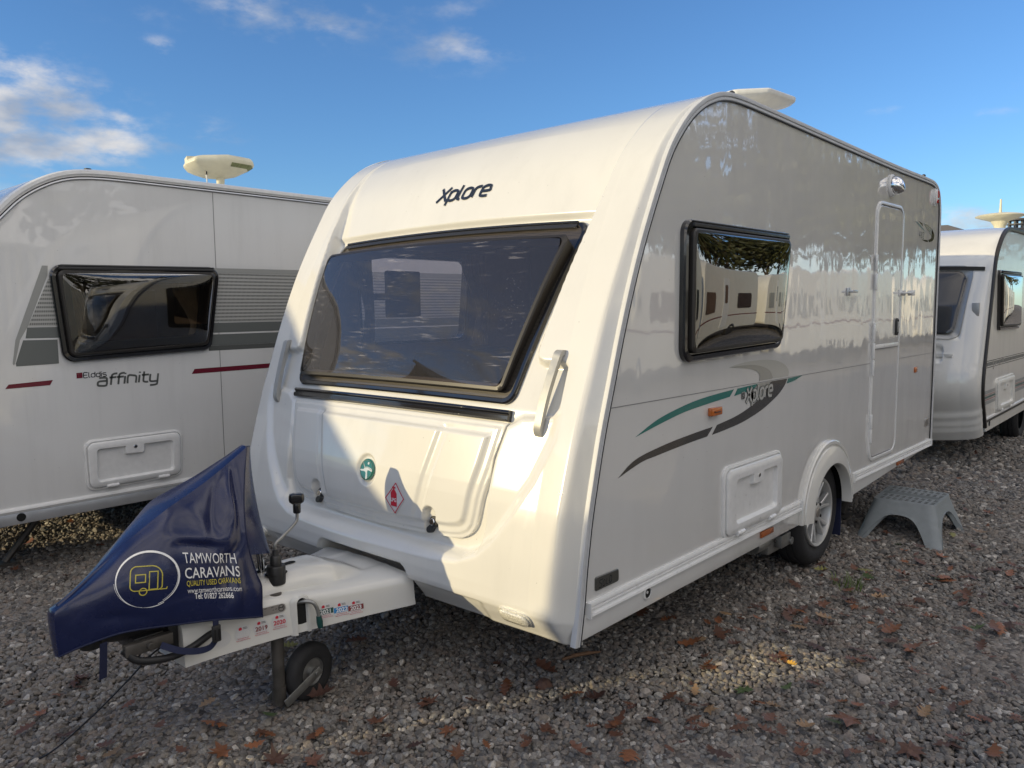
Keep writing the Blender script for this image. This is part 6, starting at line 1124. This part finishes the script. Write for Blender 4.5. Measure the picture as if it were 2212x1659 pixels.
LM = {'brown': leaf_mat('brown_leaf', (.125, .056, .034)), 'orange': leaf_mat('orange_leaf', (.20, .078, .034)), 'dark': leaf_mat('dark_leaf', (.085, .042, .032)), 'tan': leaf_mat('tan_leaf', (.27, .17, .09)), 'green': leaf_mat('green_leaf', (.055, .085, .03)), 'yellow': leaf_mat('yellow_green_leaf', (.20, .19, .06)), 'gold': leaf_mat('gold_leaf', (.60, .34, .05))}
def leaf_mesh(kind, seed):
    r = random.Random(seed); out = []
    if kind == 'oak':
        n = 28
        for i in range(n + 1):
            t = i / n; w = (.30 * math.sin(math.pi * min(1, t * .95 + .05)) ** .8) * (.72 + .28 * math.cos(2 * math.pi * (t * 4.2 + .1))) + .012; out.append((t, w * r.uniform(.9, 1.1)))
        half_ = out; L_ = [(t - .5, w) for t, w in half_]; R_ = [(t - .5, -w * r.uniform(.85, 1.1)) for t, w in half_]; mid = [(t - .5, 0) for t, w in half_]
        V = []; F = []; c1, c2, tw = r.uniform(-.6, 1.2), r.uniform(-.4, .9), r.uniform(-.8, .8)
        for row in (L_, mid, R_):
            for x, y in row: V.append((x, y, c1 * (y * y) * 2.2 + c2 * x * x * .7 + tw * x * y + (.02 * abs(y) if row is not mid else 0) + r.uniform(-.008, .008)))
        m_ = n + 1
        for i in range(n): F += [(i, i + 1, m_ + i + 1, m_ + i), (m_ + i, m_ + i + 1, 2 * m_ + i + 1, 2 * m_ + i)]
        V += [(-.5, .008, c2 * .17), (-.5, -.008, c2 * .17), (-.68, -.005, c2 * .25), (-.68, .005, c2 * .25)]; b = len(V) - 4; F.append((b, b + 1, b + 2, b + 3))
    else:
        tips = [(180 - 12, .12), (-145, .38), (-112, .26), (-88, .50), (-62, .27), (-44, .48), (-24, .26), (0, .62), (24, .26), (44, .48), (62, .27), (88, .50), (112, .26), (145, .38)]
        ring = []; c1, c2 = r.uniform(-.3, .7), r.uniform(-.3, .7)
        for i, (a, q) in enumerate(tips):
            a2, q2 = tips[(i + 1) % len(tips)]; 
            for s_ in (0, .5):
                aa = a + (((a2 - a + 180) % 360) - 180) * s_; qq = q * (1 - s_) + q2 * s_; qq *= (.86 if s_ else 1) * r.uniform(.92, 1.06); ring.append((qq * math.cos(R(aa)), qq * math.sin(R(aa))))
        ph_ = r.uniform(0, 6); V = [(0, 0, 0)] + [(x * .5, y * .5, .02 * math.sin(5 * k)) for k, (x, y) in enumerate(ring)] + [(x, y, c1 * x * x * .8 + c2 * y * y * .8 + .04 * math.sin(k * .7 + ph_)) for k, (x, y) in enumerate(ring)]; n = len(ring); F = []
        for i in range(n): j = (i + 1) % n; F += [(0, 1 + i, 1 + j), (1 + i, 1 + n + i, 1 + n + j, 1 + j)]
        V += [(-.1, .008, .0), (-.1, -.008, .0), (-.62, -.006, .03), (-.62, .006, .03)]; b = len(V) - 4; F.append((b, b + 1, b + 2, b + 3))
    me = bpy.data.meshes.new('leaf'); me.from_pydata(V, [], F); me.update(); me.polygons.foreach_set('use_smooth', [True] * len(me.polygons)); return me
LMESH = {}
for kind, ns in (('oak', 7), ('maple', 5)):
    for i in range(ns):
        for mk, mt in LM.items(): 
            if i == 0 or True: LMESH[(kind, i, mk)] = (kind, i)
_cache = {}
def leaf(px, py, size, col, kind, label, group):
    """lay a leaf on the gravel where the picture shows one (px, py on a 2212-wide print)"""
    d = RM.transposed() @ Vector(((px - 1106) / 1690.0, -(py - 829.5) / 1690.0, -1.0)); t = (.030 - CAM.z) / d.z; p = CAM + d * t
    key = (kind, random.randrange(7 if kind == 'oak' else 5), col)
    if key not in _cache: m_ = leaf_mesh(kind, hash(key[:2]) % 999 + key[1]); m_.materials.append(LM[col]); _cache[key] = m_
    o = bpy.data.objects.new(kind + '_leaf', _cache[key]); sc.collection.objects.link(o); o.location = p + Vector((0, 0, random.uniform(0, .006))); o.scale = (size,) * 3
    o.rotation_euler = (random.uniform(-.3, .3), random.uniform(-.3, .3), random.uniform(0, 6.28)); o['label'] = label; o['category'] = 'leaf'
    if group: o['group'] = group
    return o
G1 = 'brown leaves fallen on the gravel'
Z4 = lambda a, b: (1106 + a / 2, 829.5 + b / 2); Z3 = lambda a, b: (a / 2, 829.5 + b / 2)
LAB = {'brown': 'dry brown leaf lying curled on the gravel', 'orange': 'orange-brown leaf lying on the gravel', 'dark': 'dark blackish-brown leaf lying on the gravel', 'tan': 'pale tan dried leaf lying on the gravel'}
right = [(930, 1075), (890, 1025), (1000, 1015), (1040, 970), (770, 1120), (865, 1225), (680, 1355), (790, 1325), (775, 1385), (850, 1405), (360, 1355), (245, 1355), (450, 1465), (450, 1520), (785, 1445), (790, 1500), (1110, 1445), (1070, 1380), (1430, 1370), (1300, 1290), (1130, 1390), (1105, 1500), (680, 1575), (290, 1590), (1360, 1595), (1490, 1590), (1560, 1540), (1720, 1580), (1920, 1540), (2040, 1440), (2110, 1280), (2100, 1330), (2070, 1180), (2080, 1055), (2150, 1040), (1930, 1055), (1820, 1125), (1810, 1010), (1710, 1110), (1635, 1110), (1640, 1060), (1630, 1035), (1580, 890), (1530, 920), (1600, 900), (1350, 1045), (1240, 1030), (1190, 1010), (1260, 970), (1210, 985), (1430, 740), (1350, 805), (1220, 860), (1850, 745), (1980, 705), (1650, 750), (1700, 770), (1700, 850), (1830, 835), (1840, 865), (1900, 790), (2160, 780), (2110, 770), (2150, 820), (1990, 840), (1470, 1190), (1560, 1190), (1500, 1200), (1740, 1240), (1860, 1320), (1960, 1380), (700, 1010), (830, 1180), (560, 980), (150, 1230), (120, 1300), (1620, 640), (1580, 680), (1480, 800), (1540, 830), (1690, 720), (1760, 700), (1770, 660), (1820, 780), (1880, 850), (1930, 900), (1960, 930), (1760, 930), (1680, 960), (1590, 980), (1530, 1010), (1480, 960), (1440, 1000), (1400, 850), (2020, 640), (2060, 560), (2120, 500), (1950, 520), (2000, 300), (2150, 310), (1930, 410), (2070, 420), (1990, 690), (2190, 880), (2180, 960), (2030, 900), (1300, 760), (1340, 930), (1330, 870), (1060, 960), (980, 1060), (1140, 1180), (1600, 1380), (1780, 1420), (2180, 1450), (1250, 1560), (980, 1480), (600, 1450), (520, 1400), (350, 1480), (160, 1500), (60, 1560), (900, 1600), (2080, 1600)]
left = [(930, 1465), (1145, 1510), (960, 1590), (895, 1380), (1190, 1625), (1350, 1625), (790, 1590), (1380, 1500), (1350, 1520), (1620, 1465), (1670, 1520), (1850, 1370), (1935, 1495), (1790, 1565), (1390, 1340), (1480, 1455), (245, 1340), (350, 1280), (320, 1290), (340, 1305), (110, 1490), (270, 1520), (350, 1630), (460, 1560), (490, 1590), (580, 1610), (555, 1385), (685, 1480), (90, 1650), (290, 830), (220, 745), (430, 695), (65, 800), (340, 770), (300, 600), (1540, 1110), (2180, 1320), (2190, 1300), (2150, 1210), (2050, 1370), (1100, 1560), (1560, 1600), (1980, 1600), (700, 1300), (180, 1420), (40, 1380), (2100, 1560), (1700, 1300), (500, 740), (120, 690), (390, 850)]
for (a, b) in right + left:
    px, py = (Z4 if (a, b) in right else Z3)(a, b); col = random.choices(['brown', 'orange', 'dark', 'tan'], [5, 2.2, 2, .7])[0]
    leaf(px, py, random.uniform(.05, .08) if random.random() < .75 else random.uniform(.085, .12), col, random.choices(['oak', 'maple'], [4, 1])[0], LAB[col], G1)
    if random.random() < .8 and (a, b) in right:
        col = random.choices(['brown', 'orange', 'dark'], [5, 2, 3])[0]; leaf(px + random.uniform(-30, 30), py + random.uniform(-14, 14), random.uniform(.04, .07), col, 'oak', LAB[col], G1)
one = [(Z4(1460, 1450), .15, 'brown', 'maple', 'largest brown maple leaf, lying on the gravel beside a small green leaf'), (Z4(510, 1595), .125, 'orange', 'oak', 'big orange-brown oak leaf near the bottom edge, below the front corner of the caravan'), (Z4(1385, 1460), .08, 'green', 'oak', 'small green leaf touching the largest brown maple leaf'),
       (Z4(1000, 1320), .085, 'green', 'maple', 'dark green maple leaf just below the sunlit patch of gravel'), (Z4(1185, 1310), .07, 'green', 'oak', 'dull green leaf right of the dark green maple leaf'), (Z4(1170, 1180), .075, 'orange', 'oak', 'bright orange leaf lying in the sunlit patch of gravel'), (Z4(1210, 1215), .06, 'gold', 'oak', 'golden yellow leaf at the edge of the sunlit patch'),
       (Z4(1540, 835), .09, 'green', 'oak', 'green leaf on the brown litter between the wheel and the step stool'), (Z4(1525, 805), .09, 'yellow', 'oak', 'yellow-green leaf touching the green leaf between wheel and step stool'), (Z4(1670, 700), .07, 'green', 'oak', 'green leaf in front of the far left foot of the step stool'), (Z4(1830, 838), .08, 'green', 'oak', 'grey-green leaf lying on brown leaves in front of the step stool'),
       (Z4(2005, 1055), .085, 'green', 'maple', 'green maple leaf at the right, below the orange leaf'), (Z4(2010, 985), .09, 'orange', 'maple', 'orange maple leaf at the right, above the green maple leaf'), (Z4(1450, 930), .11, 'dark', 'maple', 'big dark curled leaf standing beside the grass tuft'), (Z4(1265, 1480), .08, 'tan', 'oak', 'pale tan upright leaf left of the largest brown maple leaf'), (Z4(1490, 1385), .07, 'orange', 'oak', 'orange-brown leaf just above the largest maple leaf'),
       (Z4(1890, 1560), .12, 'brown', 'maple', 'broad brown maple leaf near the bottom right corner'), (Z4(1905, 650), .08, 'yellow', 'oak', 'yellow leaf leaning behind the near right leg of the step stool'), (Z4(1340, 805), .08, 'yellow', 'oak', 'yellow and brown leaf just in front of the caravan wheel'), (Z3(1165, 1430), .10, 'green', 'oak', 'green leaf below the jockey wheel'), (Z3(1840, 1385), .11, 'brown', 'maple', 'brown maple leaf on the gravel right of the jockey wheel'), (Z3(1250, 1130), .08, 'yellow', 'oak', 'yellow-green leaf behind the jockey wheel leg'), (Z3(610, 1152), .07, 'tan', 'oak', 'pale leaf under the hanging hitch cable'), (Z3(925, 1463), .10, 'orange', 'oak', 'large orange oak leaf below and left of the jockey wheel'), (Z3(1145, 1508), .09, 'orange', 'oak', 'large upright orange oak leaf straight below the jockey wheel')]
for (p, s, c, k_, lab) in one: leaf(p[0], p[1], s, c, k_, lab, None)
for k in range(40):
    col = random.choices(['brown', 'orange', 'dark', 'tan'], [6, 2, 2, 1])[0]; u_, v_ = (random.gauss(1880, 190), random.gauss(1275, 75)) if k < 32 else (random.uniform(1250, 2210), random.uniform(1180, 1640))
    if v_ > 1175: leaf(u_, v_, random.uniform(.06, .105), col, random.choices(['oak', 'maple'], [3, 1])[0], LAB[col], G1)
# twig, pale stones and a grass tuft
def onground(px, py, z=.02):
    d = RM.transposed() @ Vector(((px - 1106) / 1690.0, -(py - 829.5) / 1690.0, -1.0)); return CAM + d * ((z - CAM.z) / d.z)
M['bark'] = simple('twig_bark', (.20, .11, .06), .8, noise=.3, nscale=60); M['grass'] = simple('grass_blade', (.10, .15, .03), .6, noise=.3, nscale=30); M['palestone'] = simple('pale_stone', (.34, .30, .265), .85, noise=.25, nscale=40); M['brownstone'] = simple('brown_stone', (.13, .07, .05), .85, noise=.3, nscale=40)
a, b = onground(1214, 1425, .03), onground(1297, 1408, .035); mb = MB(); mb.tube([a, a.lerp(b, .3) + Vector((0, 0, .008)), a.lerp(b, .7) + Vector((0, .004, .004)), b], [.006, .009, .008, .004], 7); tw = mb.build('twig', M['bark'], None, smooth=60); tw['label'] = 'short brown twig on the gravel under the front corner of the caravan'; tw['category'] = 'twig'
mb = MB(); g = onground(1840, 1275, .0)
for i in range(45):
    b0 = g + Vector((random.gauss(0, .05), random.gauss(0, .05), .01)); q = random.uniform(0, 6.28); h = random.uniform(.04, .10); dx = Vector((math.cos(q), math.sin(q), 0)); sd = Vector((-dx.y, dx.x, 0)) * .0025; t1 = b0 + dx * h * .4 + Vector((0, 0, h * .7)); t2 = b0 + dx * h * .9 + Vector((0, 0, h * .8)); mb.add([b0 - sd, b0 + sd, t1 + sd * .7, t1 - sd * .7, t2], [(0, 1, 2, 3), (3, 2, 4)])
gt = mb.build('grass_tuft', M['grass'], None, norm=False); gt['label'] = 'small tuft of thin green grass growing through the gravel'; gt['category'] = 'grass tuft'
def rock(px, py, r, mat, label):
    bm = bmesh.new(); bmesh.ops.create_icosphere(bm, subdivisions=2, radius=1); rr = random.Random(px)
    for v in bm.verts: v.co = Vector((v.co.x * 1.2, v.co.y * .95, v.co.z * .8)) * r * rr.uniform(.82, 1.1)
    me = bpy.data.meshes.new('stone'); bm.to_mesh(me); bm.free(); me.materials.append(M[mat]); o = bpy.data.objects.new('stone', me); sc.collection.objects.link(o); o.location = onground(px, py, .02); o['label'] = label; o['category'] = 'stone'; return o
rock(*Z4(905, 1222), .028, 'palestone', 'large pale stone at the left end of the sunlit patch'); rock(*Z4(575, 1335), .024, 'palestone', 'pale rounded stone left of the sunlit patch'); rock(*Z4(135, 1303), .036, 'brownstone', 'big brownish stone on the gravel below the front corner'); rock(*Z4(1510, 1280), .034, 'palestone', 'flat grey slab of stone right of the green maple leaf')

# ------------------------------------------------------------------ out of view: added shadow casters, then the surroundings shown in the shiny panels
M['shedwood'] = simple('brown_timber_boards', (.16, .10, .06), .8, noise=.3, nscale=8); M['tiles'] = simple('grey_roof_felt', (.10, .10, .105), .9, noise=.2, nscale=20); M['steelbox'] = simple('green_painted_steel', (.09, .16, .13), .5, noise=.2, nscale=6); M['fencewood'] = simple('fence_boards', (.24, .18, .12), .85, noise=.35, nscale=5)
SH = empty('shade_caster_shed', (-5.6, 5.0, 0), 'unseen shed with sloping felt roof, added to cast the slanting shadow on the caravan front', 'shed')  # added out of view; roof slope shaped to cast the slanting shadow edge
pr = [(3.90, 0), (6.05, 0), (6.05, 3.55), (3.90, 2.04)]; mb = MB(); mb.prism([Vector((-6.95, a, b)) for a, b in pr], (2.6, 0, 0)); mb.build('wall', M['shedwood'], SH)
mb = MB(); mb.loops([[Vector((x, y, z)) for y, z in ((3.80, 2.04), (4.12, 2.315), (6.12, 3.70), (6.12, 3.64), (4.12, 2.255), (3.80, 2.0))] for x in (-7.0, -4.25)], True, True); mb.build('roof', M['tiles'], SH)
mb = MB(); mb.box(-4.35, -4.32, 4.2, 4.95, .05, 1.98); mb.build('door', M['fencewood'], SH, bevel=.01); mb = MB(); mb.box(-4.35, -4.32, 5.15, 5.9, 1.0, 1.9); mb.build('window', M['black'], SH)
CO = empty('shade_caster_container', (-8.2, 1.0, 0), 'unseen green steel container, added to shade the foreground gravel and the front corner', 'container')  # added out of view to keep sun off the foreground and front corner
mb = MB(); mb.box(-9.4, -7.0, -1.6, 3.60, .12, 2.70); mb.build('container_body', M['steelbox'], CO, bevel=.02); mb = MB()
for i in range(30): y = -1.5 + i * .165; mb.box(-7.0, -6.97, y, y + .08, .2, 2.66)
mb.build('side_ribs', M['steelbox'], CO)
for y in (-1.4, 3.4): mb = MB(); mb.box(-9.3, -7.1, y - .1, y + .1, 0, .12); mb.build('bearer', M['fencewood'], CO)
FP = empty('shade_caster_boards', (-7.05, 3.75, 0), 'unseen timber boards added between container and shed to trim the sunlit patch', 'fence'); mb = MB()  # added blocker out of view; board heights shape the patch of sun
for i in range(6): mb.box(-7.09, -7.065, 3.615 + i * .05, 3.661 + i * .05, .03, 2.33 if i < 1 else 2.06)
mb.build('boards', M['fencewood'], FP); mb = MB(); mb.box(-7.062, -7.03, 3.62, 3.89, .5, .58); mb.box(-7.062, -7.03, 3.62, 3.89, 1.6, 1.68); mb.build('rail', M['fencewood'], FP)
# row of caravans across the drive
def row_van(x, y, ln, ht, rotz, label):
    root = empty('parked_caravan', (0, 0, 0), label, 'caravan', 'caravans parked in the row across the drive'); del ORG[root.name]
    pr = rpoly([(-ln / 2, .4), (ln / 2, .4), (ln / 2 - .05, ht), (-ln / 2 + .35, ht)], [.15, .15, .35, .7], 8)
    mb = MB(); mb.loops([[Vector((a, yy, b)) for a, b in pr] for yy in (-1.1, 1.1)], True, True); mb.build('body', M['old'], root, bevel=.04)
    for (w0, w1, z0, z1) in ((-ln / 2 + .55, -ln / 2 + 1.65, 1.25, 1.8), (ln / 2 - 1.7, ln / 2 - .7, 1.3, 1.8)):
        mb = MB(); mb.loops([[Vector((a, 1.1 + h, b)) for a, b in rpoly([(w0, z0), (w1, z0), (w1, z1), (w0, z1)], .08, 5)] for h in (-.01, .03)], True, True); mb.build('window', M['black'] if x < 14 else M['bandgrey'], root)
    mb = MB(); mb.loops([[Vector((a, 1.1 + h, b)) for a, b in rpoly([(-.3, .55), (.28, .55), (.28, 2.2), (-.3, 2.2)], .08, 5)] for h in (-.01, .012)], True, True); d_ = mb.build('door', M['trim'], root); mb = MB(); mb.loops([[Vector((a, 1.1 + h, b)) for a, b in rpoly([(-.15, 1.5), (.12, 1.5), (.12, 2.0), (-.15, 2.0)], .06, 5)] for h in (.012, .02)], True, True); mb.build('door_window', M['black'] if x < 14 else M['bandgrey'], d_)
    mb = MB(); mb.box(-ln / 2 + .03, ln / 2 - .03, 1.1, 1.108, 1.02, 1.06); mb.build('side_stripe', M['maroon'], root); mb = MB(); mb.lathe([(.30, -.1), (.31, -.05), (.31, .05), (.19, .08), (.19, .04), (.0, .05)], (.9, 1.05, .31), (0, 1, 0), 24); mb.build('wheel', M['rubber'], root, smooth=40); mb = MB(); mb.box(-.5, .5, -.4, .4, ht, ht + .08); mb.build('roof_vent', M['trim'], root, bevel=.03)
    root.location = (x, y, 0); root.rotation_euler = (0, 0, rotz); return root
for i, (x, y, ln, ht) in enumerate(((6.4, -7.0, 5.0, 2.5), (12.4, -7.3, 5.6, 2.55), (18.6, -7.1, 4.8, 2.45), (24.5, -7.5, 5.8, 2.6), (31, -7.2, 5.2, 2.5), (38, -7.6, 5.6, 2.55))):
    row_van(x, y, ln, ht, 0 if i % 2 else .06, 'white caravan in the opposite row, number %s from the drive entrance' % ('one', 'two', 'three', 'four', 'five', 'six')[i])
FE = empty('boundary_fence', (20, -13, 0), 'pale corrugated boundary fence running behind the opposite row', 'fence'); M['sheet'] = simple('corrugated_sheet', (.46, .47, .46), .6, noise=.15, nscale=3); mb = MB(); rows = []
xs_ = np.arange(-20, 75, .12); mb.loops([[Vector((x, -12.0 + (.04 if i % 2 else -.04), z)) for i, x in enumerate(xs_)] for z in (0, 3.0)], closed=False); mb.build('fence_sheet', M['sheet'], FE)
mb = MB(); mb.box(-20, 75, -12.08, -11.92, 3.0, 3.08); mb.build('top_rail', M['trim'], FE)
# trees beyond the fence
M['foliage'] = leaf_mat('autumn_foliage', (.065, .07, .022), .5); M['trunk'] = simple('tree_bark', (.09, .065, .045), .9, noise=.4, nscale=10)
def tree_mesh(seed, n=2600):
    rr = np.random.default_rng(seed); cl = rr.normal(0, 1, (26, 3)); cl /= np.linalg.norm(cl, axis=1)[:, None]; cl *= rr.uniform(.35, 1, (26, 1)); c = cl[rr.integers(0, 26, n)] * np.array([3.6, 3.6, 3.4]) + rr.normal(0, .62, (n, 3)) + np.array([0, 0, 6.6])
    a = rr.normal(0, 1, (n, 3)); a /= np.linalg.norm(a, axis=1)[:, None]; b = np.cross(a, rr.normal(0, 1, (n, 3))); b /= np.linalg.norm(b, axis=1)[:, None]; s = rr.uniform(.14, .30, (n, 1)); V = np.stack([c - a * s, c - b * s * .7, c + a * s, c + b * s * .7], 1).reshape(-1, 3); return V, [(4 * i, 4 * i + 1, 4 * i + 2, 4 * i + 3) for i in range(n)]
V, F = tree_mesh(5); tm = bpy.data.meshes.new('crown'); tm.from_pydata(V.tolist(), [], F); tm.update(); tm.materials.append(M['foliage'])
mb = MB(); mb.tube([(0, 0, 0), (.1, 0, 2), (0, .1, 4.5), (.2, 0, 7)], [.28, .22, .16, .06], 10)
for q in range(6): a_ = q * 1.05; mb.tube([(0, 0, 2.6 + q * .5), (1.2 * math.cos(a_), 1.2 * math.sin(a_), 4.2 + q * .5), (2.4 * math.cos(a_), 2.4 * math.sin(a_), 5.6 + q * .5)], [.12, .08, .02], 6)
t0 = mb.build('trunk', M['trunk'], None); trm = t0.data; bpy.data.objects.remove(t0)
for i, (x, y, s, lab) in enumerate(((4, -17, 1.1, 'nearest'), (11, -18.5, 1.25, 'second'), (17, -17.5, 1.05, 'third'), (23.5, -19, 1.3, 'fourth'), (30, -18, 1.15, 'fifth'), (37, -19, 1.35, 'sixth'), (45, -18, 1.3, 'seventh'), (54, -19, 1.4, 'eighth'), (64, -18, 1.5, 'ninth'), (75, -19, 1.6, 'tenth'), (88, -18, 1.8, 'eleventh'), (104, -19, 2.0, 'twelfth'))):
    e = empty('broadleaf_tree', (x, y, 0), 'dark autumn tree beyond the corrugated fence, %s from the drive entrance' % lab, 'tree', 'trees beyond the corrugated fence'); e.scale = (s, s, s); e.rotation_euler = (0, 0, i * 1.9)
    for nm, m_ in (('crown', tm), ('trunk', trm)): o = bpy.data.objects.new(nm, m_); sc.collection.objects.link(o); o.parent = e
# house far behind on the right
HB = empty('distant_house', (34, 5.3, 0), 'pinkish rendered house with a dark roof far behind, between the two caravans on the right', 'house'); M['render'] = simple('pink_render', (.55, .36, .30), .8, noise=.1); M['slate'] = simple('dark_slate', (.09, .085, .10), .7)
mb = MB(); mb.box(40, 47, 7.75, 15, 0, 4.9); mb.build('wall', M['render'], HB); mb = MB(); mb.loops([[Vector((x, y, z)) for y, z in ((yy0, 4.75), (yy0 + .0, 4.85), (yy0 + .9, 5.25), (yy1, 5.35), (yy1, 4.9))] for x, yy0, yy1 in ((39.8, 7.15, 15.2), (47.2, 7.15, 15.2))], True, True); mb.build('roof', M['slate'], HB)
mb = MB(); mb.box(39.95, 40, 8.0, 8.5, 3.9, 4.7); mb.build('window', M['black'], HB)
